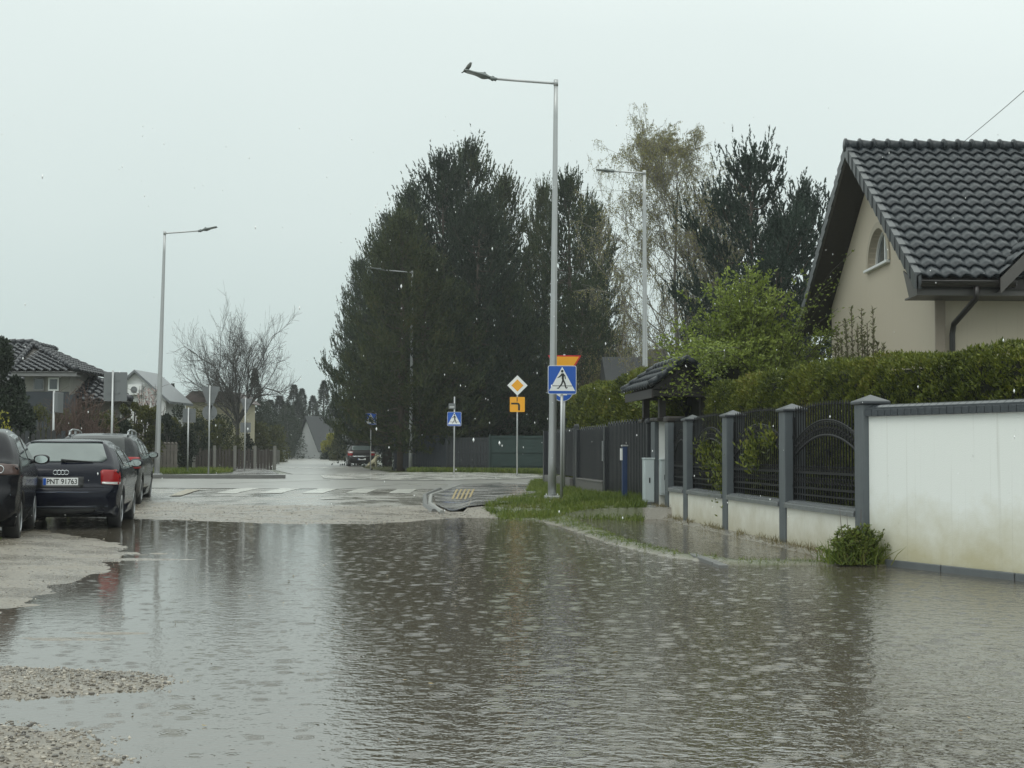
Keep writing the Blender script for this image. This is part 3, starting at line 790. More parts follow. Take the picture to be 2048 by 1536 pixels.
# sign backs on the left
def back_sign(px, base, Y, zg, shapes, label, name='road_sign'):
    b = pd(px, base, Y)
    t = empty(name, (b[0], b[1], zg), 0, label, 'road sign', 'signs seen from behind on the left')
    top = max(pd(px, q[1], Y)[2] for q in shapes)
    post(t, top - zg + .03, .03)
    s = Y / F
    for kind, y0, y1, xa, xb in shapes:
        za = pd(px, y0, Y)[2] - zg; zb = pd(px, y1, Y)[2] - zg
        w0 = (xa - px) * s; w1 = (xb - px) * s
        if kind == 'rect': P = sc(round_rect(w1 - w0, za - zb, .03), 1, (w0 + w1) / 2, (za + zb) / 2)
        elif kind == 'tri': P = [(w0, za - .04), (w0 + .04, za), (w1 - .04, za), (w1, za - .04), ((w0 + w1) / 2 + .04, zb), ((w0 + w1) / 2 - .04, zb)]
        else: P = [((w0 + w1) / 2 + math.cos(q) * (w1 - w0) / 2, (za + zb) / 2 + math.sin(q) * (za - zb) / 2) for q in [2 * math.pi * i / 28 for i in range(28)]]
        mb = MB(); mb.prism(P, .035, .05); pl = mb.build('sign_plate', M_galvd, t)
        zc = (za + zb) / 2; zz = (za - zb) * .22
        for q in (zc - zz, zc + zz): mb = MB(); mb.box(max(w0, -.3) * .6, .018, q - .015, min(w1, .3) * .6, .034, q + .015); mb.build('bracket', M_galvd, pl)
    return t
back_sign(222, 950, 36, .2, [('rect', 744, 802, 203, 250)], 'large grey rectangular sign back rising behind the parked cars')
back_sign(375, 943, 52, .32, [('rect', 817, 845, 363, 389)], 'low grey rectangular sign back on a thin post right of the left lamp')
back_sign(417, 946, 51, .32, [('tri', 773, 818, 399, 437), ('disc', 810, 840, 402, 432)], 'grey sign back with an inverted triangle over a disc')
back_sign(489, 937, 60, .32, [('tri', 797, 826, 478, 502), ('rect', 845, 865, 479, 500)], 'grey sign back with an inverted triangle over a small rectangle, beside the bare tree')
b = pd(106, 880, 40)
t = empty('road_sign', (b[0], b[1], .2), R(0), 'narrow sign board turned edge on above the far left picket fence', 'road sign')
post(t, 2.9 + pd(106, 783, 40)[2] - 3.1, .035)
zz = pd(106, 783, 40)[2] - .2
mb = MB(); mb.box(.02, -.03, zz - .62, .12, .5, zz - .02, None, .01); mb.build('sign_plate', M_galvd, t)
b = pd(526, 870, 66)
# blue bollard-like marker post beside the fence
b = pz(1249, 1010, .16)
t = empty('marker_post', (b[0], b[1], .12), R(8), 'dark blue gas marker post with a white plate in the grass by the metal gate', 'marker post')
M_dblue = mat('painted_blue', (.014, .035, .10), .45, var=.15)
hp = pd(1249, 893, b[1])[2] - .12
mb = MB(); mb.box(-.05, -.05, -.2, .05, .05, hp, None, .01); mb.build('post', M_dblue, t)
mb = MB(); mb.box(-.07, -.06, hp, .07, .06, hp + .03, None, .008); mb.build('cap', M_galv, t)
mb = MB(); mb.box(-.085, -.045, hp - .28, -.053, .045, hp - .04); mb.build('plate', M_white, t)
# ================================================================== FRONT FENCE, WALLS, GATES
FANG = math.atan(.103)
def fpt(Y): return (fence_x(Y), Y)
def flen(Y): return (Y - 15.3) / math.cos(FANG)
M_post = mat('fence_grey_paint', (.085, .098, .107), .45, var=.14, scale=7, bump=.12, bscale=80, streak=.35, streakcol=(.17, .18, .18))
M_cap = mat('post_cap_dark', (.05, .055, .062), .3, var=.2, scale=8)
M_cop = mat('coping_clinker', (.042, .048, .055), .22, var=.3, scale=12)
M_coplow = mat('low_coping_grey', (.16, .17, .175), .25, var=.2, scale=12)
M_iron = mat('black_iron', (.009, .009, .010), .5, var=.2, spec=.25)
def wall_mat(name, col, stain, zlo, zhi, dirt=.5):
    m, nt, b = new_mat(name)
    geo = N(nt, 'ShaderNodeNewGeometry')
    sp = N(nt, 'ShaderNodeSeparateXYZ'); nt.links.new(geo.outputs['Position'], sp.inputs[0])
    nz = N(nt, 'ShaderNodeTexNoise', Scale=2.3, Detail=8.0, Roughness=.65); nt.links.new(geo.outputs['Position'], nz.inputs['Vector'])
    mp = N(nt, 'ShaderNodeMapping'); mp.inputs['Scale'].default_value = (24, 24, .3); nt.links.new(geo.outputs['Position'], mp.inputs[0])
    st = N(nt, 'ShaderNodeTexNoise', Scale=1.0, Detail=5.0, Roughness=.6); nt.links.new(mp.outputs[0], st.inputs['Vector'])
    # weathering band at the foot (splash dirt), ragged
    mr = N(nt, 'ShaderNodeMapRange'); mr.inputs[1].default_value = zhi; mr.inputs[2].default_value = zlo
    ad = N(nt, 'ShaderNodeMath', operation='MULTIPLY_ADD'); ad.inputs[1].default_value = -.9; nt.links.new(nz.outputs[0], ad.inputs[0])
    ad2 = N(nt, 'ShaderNodeMath', operation='ADD'); ad2.inputs[1].default_value = .42; nt.links.new(sp.outputs[2], ad.inputs[2]); nt.links.new(ad.outputs[0], ad2.inputs[0])
    nt.links.new(ad2.outputs[0], mr.inputs[0])
    mu = N(nt, 'ShaderNodeMath', operation='MULTIPLY'); mu.inputs[1].default_value = dirt; nt.links.new(mr.outputs[0], mu.inputs[0])
    m1 = N(nt, 'ShaderNodeMixRGB'); m1.inputs[1].default_value = col + (1,); m1.inputs[2].default_value = stain + (1,); nt.links.new(mu.outputs[0], m1.inputs[0])
    rp = N(nt, 'ShaderNodeValToRGB'); rp.color_ramp.elements[0].position = .60; rp.color_ramp.elements[1].position = .84; rp.color_ramp.elements[1].color = (.30,) * 3 + (1,)
    nt.links.new(st.outputs[0], rp.inputs[0])
    m2 = N(nt, 'ShaderNodeMixRGB'); m2.inputs[2].default_value = tuple(c * .45 for c in stain) + (1,); nt.links.new(rp.outputs[0], m2.inputs[0]); nt.links.new(m1.outputs[0], m2.inputs[1])
    # small dark scuffs
    sc_ = N(nt, 'ShaderNodeTexNoise', Scale=7.0, Detail=6.0, Roughness=.7); nt.links.new(geo.outputs['Position'], sc_.inputs['Vector'])
    r3 = N(nt, 'ShaderNodeValToRGB'); r3.color_ramp.elements[0].position = .66; r3.color_ramp.elements[1].position = .76; r3.color_ramp.elements[1].color = (.45,) * 3 + (1,)
    nt.links.new(sc_.outputs[0], r3.inputs[0])
    m3 = N(nt, 'ShaderNodeMixRGB'); m3.inputs[2].default_value = (.12, .11, .09, 1); nt.links.new(r3.outputs[0], m3.inputs[0]); nt.links.new(m2.outputs[0], m3.inputs[1])
    nt.links.new(m3.outputs[0], b.inputs['Base Color']); b.inputs['Roughness'].default_value = .75
    n3 = N(nt, 'ShaderNodeTexNoise', Scale=90.0, Detail=3.0); nt.links.new(geo.outputs['Position'], n3.inputs['Vector'])
    bp = N(nt, 'ShaderNodeBump', Strength=.35, Distance=.006); nt.links.new(n3.outputs[0], bp.inputs['Height']); nt.links.new(bp.outputs[0], b.inputs['Normal'])
    return m
M_ww = wall_mat('white_wall_render', (.78, .80, .77), (.46, .42, .27), .05, .80, .95)
M_lw = wall_mat('low_wall_render', (.66, .65, .58), (.40, .36, .25), -.05, .45, .85)
def coping(mb, L, x0, x1, z0, z1, pitch=.075, M=None, y0=0):
    n = int(L / pitch)
    for i in range(n):
        a = y0 + i * pitch; b_ = a + pitch * .93
        xm = (x0 + x1) / 2; P = [(x0, z0), (x0, z0 + (z1 - z0) * .5), (x0 + .25 * (x1 - x0), z0 + (z1 - z0) * .9), (xm, z1), (x1 - .25 * (x1 - x0), z0 + (z1 - z0) * .9), (x1, z0 + (z1 - z0) * .5), (x1, z0)]
        mb.prism(P, a, b_, M)
    mb.box(x0 + .012, y0, z0 + .004, x1 - .012, y0 + L, z0 + (z1 - z0) * .7, M)
FX, FY = fpt(15.3)
fence = empty('garden_fence', (FX, FY, 0), FANG, 'grey pillared garden fence with arched black iron panels on a low white wall', 'fence')
def fpost(parent, y, h, x0=-.022, w=.285, d=.28, capdark=True, name='post'):
    mb = MB(); mb.box(x0, y, -.25, x0 + w, y + d, h, None, .008); p = mb.build(name, M_post, parent)
    mb = MB(); cx = x0 + w / 2; cy = y + d / 2
    o_ = .035
    mb.box(x0 - o_, y - o_, h, x0 + w + o_, y + d + o_, h + .04, None, .012)
    z = h + .04; a = w / 2 + o_ - .01; c = d / 2 + o_ - .01
    mb.add([(cx - a, cy - c, z), (cx + a, cy - c, z), (cx + a, cy + c, z), (cx - a, cy + c, z), (cx, cy, z + .075)], [(0, 1, 4), (1, 2, 4), (2, 3, 4), (3, 0, 4)])
    mb.build('post_cap', M_cap, p)
    return p
PY = [0, flen(18.2), flen(21.2), flen(23.9)]
for y in PY: fpost(fence, y, 1.80)
PB = flen(25.4)
mb = MB(); mb.box(-.022, PB, -.2, .30, PB + .28, 1.80, None, .006); mb.build('post', M_post, fence)
def iron_panel(parent, y0, y1, x=.10):
    L = y1 - y0; mb = MB()
    rail = lambda z, h: mb.box(x - .012, y0, z - h / 2, x + .012, y1, z + h / 2)
    rail(.70, .022); rail(.79, .03); rail(.99, .034)
    def arch(zc, ze, y): t = (y - y0) / L * 2 - 1; return ze + (zc - ze) * (1 - t * t)
    K = 22
    for zc, ze, r in ((1.66, 1.36, .013), (1.635, 1.335, .008), (1.47, 1.17, .017)):
        mb.tube([(x, y0 + L * i / K, arch(zc, ze, y0 + L * i / K)) for i in range(K + 1)], r, 6)
    n = int(L / .098)
    for i in range(n + 1):
        y = y0 + L * i / n
        top = 1.80 + .05 * (1 - ((y - y0) / L * 2 - 1) ** 2)
        mb.box(x - .008, y - .008, .63, x + .008, y + .008, top)
        mb.add([(x - .014, y - .014, top), (x + .014, y - .014, top), (x + .014, y + .014, top), (x - .014, y + .014, top), (x, y, top + .06)], [(0, 1, 4), (1, 2, 4), (2, 3, 4), (3, 0, 4)])
        if i < n:
            ym = y + L / n / 2
            mb.torus((x, ym, .89), .036, .007, None, 10, 4, 'x'); mb.torus((x, ym, 1.045), .030, .006, None, 10, 4, 'x')
            za = arch(1.635, 1.335, ym); zb = arch(1.47, 1.17, ym); zc = (za + zb) / 2
            mb.torus((x, ym, zc + .03), .034, .008, None, 10, 4, 'x'); mb.torus((x, ym, zc - .045), .026, .007, None, 10, 4, 'x')
            mb.ball((x, ym, zc), (.012, .014, .02), 6, 4)
    # two stiles
    for y in (y0 + .02, y1 - .02): mb.box(x - .014, y - .014, .60, x + .014, y + .014, 1.72)
    for z in (.80, 1.45):
        mb.box(x - .02, y0 - .01, z - .02, x + .02, y0 + .05, z + .02); mb.box(x - .02, y1 - .05, z - .02, x + .02, y1 + .01, z + .02)
    return mb.build('iron_panel', M_iron, parent)
PE = PY + [PB]
for a, b_ in zip(PE, PE[1:]):
    mb = MB(); mb.box(0, a + .28, -.25, .24, b_, .51); mb.build('low_wall', M_lw, fence)
    mb = MB(); coping(mb, b_ - a - .28, -.045, .285, .512, .615, .085, None, a + .28); mb.build('coping', M_coplow, fence)
    if b_ != PB: iron_panel(fence, a + .28, b_)
    else: iron_panel(fence, a + .28, b_)
# white wall, runs off to the right
W0 = Vector((4.045, 15.30)); WD = Vector((.93, -1.88)).normalized()
wa = math.atan2(-WD.x, WD.y)          # rotation so that local +y runs along WD
wall = empty('white_wall', (W0.x, W0.y, 0), wa, 'tall white rendered garden wall with streaks, dark clinker coping and grey plinth', 'wall')
WL = 6.5
# local x: to the right of travel -> house side is local -x ; street side local +x?  street side computed below
sx_ = 1 if (Matrix.Rotation(wa, 3, 'Z') @ Vector((1, 0, 0))).x < 0 else -1
mb = MB(); mb.box(min(0, -sx_ * .28), 0, -.3, max(0, -sx_ * .28), WL, 1.66); mb.build('wall_body', M_ww, wall)
mb = MB(); coping(mb, WL, -.33 if sx_ > 0 else -.05, .05 if sx_ > 0 else .33, 1.662, 1.80, .105, None, 0.0); mb.build('coping', M_cop, wall)
mb = MB()
yy = 0.0
for Ls in (1.15, 1.0, 1.0, 1.0, 1.0, 1.0): mb.box(min(sx_ * .003, sx_ * .05), yy, -.3, max(sx_ * .003, sx_ * .05), yy + Ls - .015, .075, None, .008); yy += Ls
mb.build('plinth', mat('plinth_grey', (.11, .12, .125), .4, var=.25, scale=5), wall)
# ---- gate pillar, wicket gate and utility boxes
PA = flen(26.6)
gp = empty('gate_pillar', (FX, FY, 0), FANG, 'white gate pillar with grey edges behind the utility boxes', 'gate pillar')
M_pw = wall_mat('pillar_render', (.74, .76, .74), (.45, .42, .3), 0, .5, .7)
mb = MB(); mb.box(.0, PA, -.2, .36, PA + .36, 1.84); mb.build('pillar', M_pw, gp)
mb = MB(); mb.box(-.024, PA - .004, -.2, .062, PA + .364, 1.84, None, .004); mb.box(.245, PA - .004, -.2, .385, PA + .364, 1.84, None, .004); mb.build('grey_edging', M_post, gp)
M_wood = mat('dark_timber', (.028, .023, .020), .5, var=.35, scale=9, bump=.2)
gate = empty('wicket_gate', (FX, FY, 0), FANG, 'black iron wicket gate standing between the white pillar and the grey post', 'gate')
mb = MB()
for i in range(10):
    y = PB + .32 + i * .095; mb.box(.30, y, .08, .318, y + .018, 1.72)
for z in (.12, .75, 1.2, 1.68): mb.box(.298, PB + .28, z, .322, PA, z + .04)
mb.build('gate_leaf', M_iron, gate)
mb = MB(); mb.box(.26, PA - .13, .98, .34, PA - .04, 1.16, None, .01); mb.tube([(.25, PA - .09, 1.08), (.21, PA - .09, 1.08), (.21, PA - .2, 1.08)], .012, 6); mb.build('lock_case', M_iron, gate)
M_ubox = mat('utility_box_pale', (.50, .56, .57), .4, var=.08, scale=5, streak=.3, streakcol=(.3, .32, .3))
def ubox(x0, y0, x1, y1, z0, z1, label, vents=True):
    t = empty('utility_box', (FX, FY, 0), FANG, label, 'utility box', 'utility boxes at the gate pillar')
    mb = MB(); mb.box(x0, y0, z0, x1, y1, z1 - .02, None, .006); mb.build('cabinet', M_ubox, t)
    mb = MB(); mb.box(x0 - .012, y0 - .012, z1 - .02, x1 + .012, y1 + .012, z1 + .01, None, .006); mb.build('lid', M_ubox, t)
    mb = MB(); mb.box(x0 + .012, y0 - .008, z0 + .03, x1 - .012, y0 - .001, z1 - .05, None, .003); d_ = mb.build('door', M_ubox, t)
    mb = MB(); xm = (x0 + x1) / 2
    mb.box(xm - .012, y0 - .02, (z0 + z1) / 2 - .05, xm + .012, y0 - .0085, (z0 + z1) / 2 + .05); mb.build('lock', M_black, d_)
    return t
ubox(-.225, PA - .02, -.032, PA + .22, .26, 1.12, 'tall pale grey utility box left of the white pillar edge')
ubox(.068, PA - .13, .235, PA - .01, .40, 1.10, 'short pale grey utility box mounted on the white pillar face')
mb = MB(); mb.box(-.215, PA - .01, -.1, -.04, PA + .2, .255); o = mb.build('box_plinth', mat('box_plinth_grey', (.13, .14, .145), .5), None)
o.location = (FX, FY, 0); o.rotation_euler = (0, 0, FANG); tag(o, 'grey concrete foot under the tall utility box', 'plinth')
# ---- little tiled roof over the wicket gate
def tiles(O, A, U, nx, ny, tw, th, lift=.045, amp=.032, clip=None, per=8, mb=None, thick=.03):
    """rows of interlocking pantiles: O lower left corner, A along eave, U up the slope"""
    mb = mb or MB(); A = Vector(A).normalized(); U = Vector(U).normalized(); Nn = A.cross(U).normalized()
    if Nn.z < 0: Nn = -Nn
    O = Vector(O)
    def prof(f): 
        # asymmetrical S: a broad roll and a shallow pan
        return amp * (math.sin(2 * math.pi * f) + .35 * math.sin(4 * math.pi * f + .6))
    for j in range(ny):
        vs = []; cols = nx * per + 1
        for r_, (s_, l_) in enumerate(((0.0, lift - thick), (0.0, lift), (.5, lift * .5 + .004), (1.06, 0.0))):
            for i in range(cols):
                f = (i % per) / per
                vs.append(O + A * (i * tw / per) + U * ((j + s_) * th + (.012 * math.sin(2 * math.pi * f) if r_ < 2 else 0)) + Nn * (l_ + prof(f)))
        fs = []
        for i in range(cols - 1):
            if clip:
                c = O + A * ((i // per + .5) * tw) + U * ((j + .5) * th)
                if not clip(c): continue
            for r_ in range(3): fs.append((r_ * cols + i, r_ * cols + i + 1, (r_ + 1) * cols + i + 1, (r_ + 1) * cols + i))
        n0 = len(mb.v)
        for p in vs: mb.v.append(tuple(p))
        for k, f in enumerate(fs): mb.f.append([n0 + q for q in f]); mb.sm.append(k % 3 != 0)
    return mb
M_tile = mat('graphite_roof_tile', (.020, .025, .030), .34, var=.5, scale=9, spec=.34, bump=.1, bscale=70)
M_tile2 = mat('dark_roof_tile', (.03, .032, .038), .3, var=.25, scale=5)
M_cap2 = M_cap
gr = empty('gate_roof', (FX, FY, 0), FANG, 'small tiled canopy roof on dark timber posts above the wicket gate', 'gate canopy')
y0 = flen(25.75); y1 = flen(28.5)
ze = 2.48; zr = 3.0; xe = -.32; xr = .42
U_ = Vector((xr - xe, 0, zr - ze)).normalized(); sl = math.hypot(xr - xe, zr - ze)
mb = tiles((xe, y0, ze), (0, 1, 0), U_, 11, 3, (y1 - y0) / 11, sl / 3)
tiles((2 * xr - xe, y0, ze), (0, 1, 0), (-U_.x, 0, U_.z), 11, 3, (y1 - y0) / 11, sl / 3, mb=mb)
mb.build('roof_tiles', M_tile, gr)
mb = MB()
for k in range(9):
    a = y0 + (y1 - y0) * k / 9
    mb.tube([(xr, a, zr + .03), (xr, a + (y1 - y0) / 9 * 1.08, zr + .05)], [.085, .075], 10)
for yy_ in (y0 - .03, y1 + .03):
    for k in range(4):
        p = Vector((xe, yy_, ze)).lerp(Vector((xr, yy_, zr)), k / 4); q = Vector((xe, yy_, ze)).lerp(Vector((xr, yy_, zr)), (k + 1.1) / 4)
        mb.tube([p + Vector((0, 0, .06)), q + Vector((0, 0, .04))], [.07, .06], 8)
        p = Vector((2 * xr - xe, yy_, ze)).lerp(Vector((xr, yy_, zr)), k / 4); q = Vector((2 * xr - xe, yy_, ze)).lerp(Vector((xr, yy_, zr)), (k + 1.1) / 4)
        mb.tube([p + Vector((0, 0, .06)), q + Vector((0, 0, .04))], [.07, .06], 8)
mb.build('ridge_tiles', M_tile, gr)
mb = MB()
mb.box(xe + .06, y0 + .02, ze - .20, xe + .10, y1 - .02, ze - .03); mb.box(2 * xr - xe - .1, y0 + .02, ze - .2, 2 * xr - xe - .06, y1 - .02, ze - .03)
for y in (y0 + .25, y1 - .3):
    mb.box(xe + .11, y, ze - .16, 2 * xr - xe - .11, y + .1, ze - .04)
    mb.prism([(xe + .12, ze - .02), (xr, zr - .06), (2 * xr - xe - .12, ze - .02)], y + .02, y + .06)
mb.build('timber_frame', M_wood, gr)
for x, y in ((.02, y0 + .62), (.02, y1 - .6), (.85, y0 + .62), (.85, y1 - .6)):
    mb = MB(); mb.box(x, y, 1.92 if x < .5 else .1, x + .13, y + .13, ze - .165); 
    if x < .5: mb.box(x - .06, y - .08, 1.845, x + .24, y + .32, 1.915, None, .02)
    mb.build('timber_post', M_wood, gr)
mb = MB(); mb.box(-.05, PB - .03, 1.812, .31, PB + .31, 1.92, None, .03); mb.box(-.05, PA - .03, 1.852, .40, PA + .39, 1.925, None, .03); mb.build('beam_shoe', M_wood, gr)
# ---- charcoal picket gate and fence further along
M_char = mat('charcoal_metal', (.034, .037, .042), .38, var=.15, metal=.2)
M_plinth = mat('grey_brick_plinth', (.12, .115, .11), .5, var=.2, scale=12, bump=.2)
def pickets(parent, a, b_, z0, z1, name='picket_panel', step=.165, wd=.065, arc=0.0):
    mb = MB(); n = int((b_ - a) / step)
    for i in range(n + 1):
        y = a + (b_ - a) * i / n
        t = z1 + (.05 if i % 2 else 0)
        P = [(-.0, 0), (0, t - z0 - .06), (0, t - z0)]
        mb.box(-.022, y - wd / 2, z0, .012, y + wd / 2, t - .05)
        mb.add([(-.012, y - wd / 2, t - .05), (.012, y - wd / 2, t - .05), (.012, y + wd / 2, t - .05), (-.012, y + wd / 2, t - .05), (-.012, y, t), (.012, y, t)], [(0, 1, 5, 4), (1, 2, 5), (2, 3, 4, 5), (3, 0, 4)])
    for z in (z0 + .1, z1 - .28): mb.box(.0125, a, z, .05, b_, z + .05)
    return mb.build(name, M_char, parent)
g1 = flen(27.25); g2 = flen(31.9)
dg = empty('driveway_gate', (FX, FY, 0), FANG, 'wide charcoal picket driveway gate with pointed slats', 'gate')
pickets(dg, g1 + .12, g2 - .05, .26, 1.90, 'gate_leaf')
mb = MB(); mb.box(-.05, g1 - .06, .0, .05, g1 + .04, 1.80); mb.ball((0, g1 - .01, 1.86), .075, 12, 8); mb.build('gate_post', M_char, dg)
f2 = empty('metal_fence', (FX, FY, 0), FANG, 'charcoal picket fence with intercom post on a grey brick plinth, beyond the gate', 'fence')
s1 = g2; s2 = flen(36.2); s3 = flen(37.4); s4 = flen(43)
for y in (s1, s2 + .1): 
    mb = MB(); mb.box(-.10, y, .0, .10, y + .22, 1.84, None, .006); mb.build('post', M_char, f2)
mb = MB(); mb.box(-.135, s1 + .03, 1.02, -.102, s1 + .20, 1.5, None, .006); mb.build('intercom', mat('intercom_grey', (.16, .17, .18), .3), f2)
pickets(f2, s1 + .3, s2, .56, 1.85); 
pickets(f2, s2 + .35, s3, .25, 1.95, 'picket_panel', .1, .07)
mb = MB(); mb.box(-.11, s1 + .23, .0, .11, s2 + .09, .50, None, .006); mb.box(-.125, s1 + .23, .503, .125, s2 + .09, .545, None, .006); mb.build('plinth', M_plinth, f2)
f3 = empty('metal_fence', (FX, FY, 0), FANG, 'farthest charcoal picket panels on a low plinth behind the near lamp pole', 'fence')
pickets(f3, s3 + .1, s4, .56, 1.85)
mb = MB(); mb.box(-.11, s3 + .05, .0, .11, s4, .50); mb.build('plinth', M_plinth, f3)
mb = MB(); mb.box(-.12, s4, .0, .12, s4 + .24, 1.9); mb.build('post', M_char, f3)
# ---- dark fence across the junction
def xfence(X0, X1, Y0, Y1, z0, z1, m, label, name='panel_fence', posts=2.4, slats=.14, pm=None):
    t = empty(name, (X0, Y0, 0), math.atan2(Y1 - Y0, X1 - X0), label, 'fence')
    L = math.hypot(X1 - X0, Y1 - Y0); mb = MB()
    if slats:
        n = int(L / slats)
        for i in range(n): mb.box(i * L / n, -.01, z0, (i + .88) * L / n, .01 + .006 * (i % 2), z1)
    else: mb.box(0, -.01, z0, L, .01, z1)
    for z in (z0 + .2, (z0 + z1) / 2, z1 - .12): mb.box(0, -.05, z, L, -.0105, z + .05)
    mb.build('panel', m, t)
    k = max(1, int(L / posts))
    for i in range(k + 1):
        mb = MB(); mb.box(i * L / k - .04, -.09, 0, i * L / k + .04, -.051, z1 + .05); mb.build('post', pm or m, t)
    return t
M_navy = mat('dark_blue_grey_panel', (.030, .036, .046), .42, var=.3, scale=2)
M_green = mat('dark_green_screen', (.018, .040, .036), .6, var=.3, scale=3)
P = [pd(px, 942, Y) for px, Y in ((790, 70), (893, 68.5), (978, 68), (1100, 66))]
xfence(P[0][0], P[1][0], 70, 68.5, .3, 2.02, M_navy, 'dark blue grey slatted fence, leftmost stretch behind the slender lamp')
xfence(P[1][0] + .05, P[2][0], 68.4, 68, .3, 1.92, M_char, 'charcoal fence stretch between the second crossing sign and the green screen')
xfence(P[2][0] + .05, P[3][0] + 8, 67.95, 65, .3, 2.02, M_green, 'dark green screened mesh fence behind the diamond sign', 'mesh_fence', 2.5, 0)
# low charcoal fence on far left (behind the cars) with pointed pickets
t = empty('picket_fence', (pd(-20, 850, 38)[0], 38, .2), 0, 'dark pointed picket fence above the roof of the near left cars', 'fence')
mb = MB()
for i in range(15):
    x = i * .145; h = 1.35 + .30 * abs(math.sin(i * math.pi / 7.0))
    mb.prism([(x, 0), (x + .11, 0), (x + .11, h - .06), (x + .055, h), (x, h - .06)], 0, .02)
for z in (.3, 1.0): mb.box(0, .021, z, 15 * .145, .05, z + .07)
mb.build('picket_panel', mat('black_picket', (.02, .02, .022), .5), t)
for i in (0, 7, 14):
    mb = MB(); mb.box(i * .145 - .0, -.06, 0, i * .145 + .1, -.005, 1.55); mb.build('post', M_char, t)
# concrete post fence left
t = empty('board_fence', (pd(289, 940, 58)[0], 58, .28), R(4), 'grey board fence with rounded tops behind the left lamp', 'fence')
mb = MB(); M_cf = mat('weathered_boards', (.14, .125, .11), .7, var=.35, scale=5)
for i in range(9):
    x = i * .155; mb.box(x, 0, 0, x + .13, .03, 1.22); mb.tube([(x + .065, -.001, 1.22), (x + .065, .031, 1.22)], .065, 12)
for z in (.25, .9): mb.box(0, .031, z, 1.4, .07, z + .08)
mb.build('board_panel', M_cf, t)
t = empty('board_fence', (pd(384, 935, 66)[0], 66, .25), R(24), 'lower weathered fence with pale posts under the dark hedge left of the bare tree', 'fence')
mb = MB()
for i in range(26):
    x = i * .16; mb.box(x, 0, 0, x + .13, .03, .95 + .05 * (i % 3))
mb.build('board_panel', mat('dark_boards', (.05, .04, .035), .7, var=.35), t)
for i in range(5):
    mb = MB(); mb.box(i * 1.0, -.12, 0, i * 1.0 + .14, -.005, 1.2); mb.build('post', mat('pale_post', (.17, .165, .15), .6, var=.2) if i == 0 else bpy.data.materials['pale_post'], t)
t = empty('board_fence', (pd(503, 925, 96)[0], 96, .2), R(65), 'pale picket fence beyond the bare tree', 'fence')
mb = MB()
for i in range(16): mb.box(i * .22, 0, 0, i * .22 + .13, .03, 1.05)
mb.build('picket_panel', bpy.data.materials['pale_post'], t)

# ================================================================== THE HOUSE ON THE RIGHT
M_render = wall_mat('beige_house_render', (.52, .455, .36), (.40, .36, .29), 0, 1.5, .4)
M_glass = mat('window_glass', (.05, .06, .065), .06, var=.1, spec=.8)
M_soff = mat('dark_soffit_boards', (.030, .025, .023), .7, var=.3, scale=14)
M_fasc = mat('grey_brown_fascia', (.085, .078, .072), .5, var=.2)
M_gut = mat('dark_brown_gutter', (.022, .018, .017), .3)
hs = empty('house', (7.36, 23.4, 0), 0, 'beige rendered house with graphite tiled roof and arched gable window', 'house')
HX, HY = 7.36, 23.4
def H(p): return (p[0] - HX, p[1] - HY, p[2])
XO = 6.80; YE = 22.5; ZE = 4.20; YR = 27.2; ZR = 7.46; YF = 2 * YR - YE
tan_ = (ZR - ZE) / (YR - YE)
def roofz(y): return ZE + (YR - abs(y - YR) - YE) * tan_
# gable wall, two halves round the arched window
yc = 27.0; rad = .74; zb_ = 5.02
t_in = .16
def gz_(y): return roofz(y) - .22
arcN = [(yc - rad * math.sin(a), zb_ + rad * math.cos(a)) for a in [math.pi / 2 * i / 14 for i in range(15)]]     # from top centre to near bottom corner
arcF = [(yc + rad * math.sin(a), zb_ + rad * math.cos(a)) for a in [math.pi / 2 * i / 14 for i in range(15)]]
near = [(HY, 0), (yc, 0), (yc, zb_)] + arcN[::-1] + [(yc, gz_(yc)), (HY, gz_(HY))]
near = [(HY, 0), (yc, 0), (yc, zb_)] + [p for p in arcN[::-1]] + [(yc, gz_(yc)), (HY, gz_(HY))]
far = [(31.0, 0), (31.0, gz_(31.0)), (YR, gz_(YR)), (yc, gz_(yc))] + arcF + [(yc, zb_), (yc, 0)]
mb = MB()
RX = Matrix(((0, 1, 0, 0), (1, 0, 0, 0), (0, 0, 1, 0), (0, 0, 0, 1)))
for P in (near, far): mb.prism([(y - HY, z) for y, z in P], 0, .3, RX)
# front wall (faces the camera) from the corner to the right, carried up under the side gable
mb.box(.0, .0, 0, .08, .08, .01)
mb.prism([(.301, 0), (10, 0), (10, 3.5), (4.6, 7.4), (.75, 3.95), (.301, 3.95)], 0.0, .3)
mb.build('wall', M_render, hs)
mb = MB(); mb.box(-.012, -.05, 0, .16, -.003, 3.93); mb.build('corner_pilaster', mat('pilaster_brown', (.30, .25, .20), .7), hs)
# window
wn = MB()
ring = []
K = 20
for i in range(K + 1):
    a = math.pi * i / K; ring.append((math.cos(a), math.sin(a)))
P = []
for (ca, sa) in ring:
    P.append([(-.03, yc - HY + ca * (rad + .13), zb_ + sa * (rad + .13)), (-.03, yc - HY + ca * rad, zb_ + sa * rad), (.16, yc - HY + ca * rad, zb_ + sa * rad)])
wn.grid(P, False)
P = [[(-.03, yc - HY + ca * (rad + .13), zb_ + sa * (rad + .13)), (.001, yc - HY + ca * (rad + .13), zb_ + sa * (rad + .13))] for ca, sa in ring]
wn.grid(P, False)
window = wn.build('arched_window', mat('window_surround', (.42, .37, .29), .7), hs)
mb = MB(); P = [[(.13, yc - HY + ca * rad * k, zb_ + sa * rad * k) for k in (1.0, .92)] for ca, sa in ring]; mb.grid(P, False)
P = [[(.13, yc - HY + ca * rad * .92, zb_ + sa * rad * .92), (.17, yc - HY + ca * rad * .92, zb_ + sa * rad * .92)] for ca, sa in ring]; mb.grid(P, False)
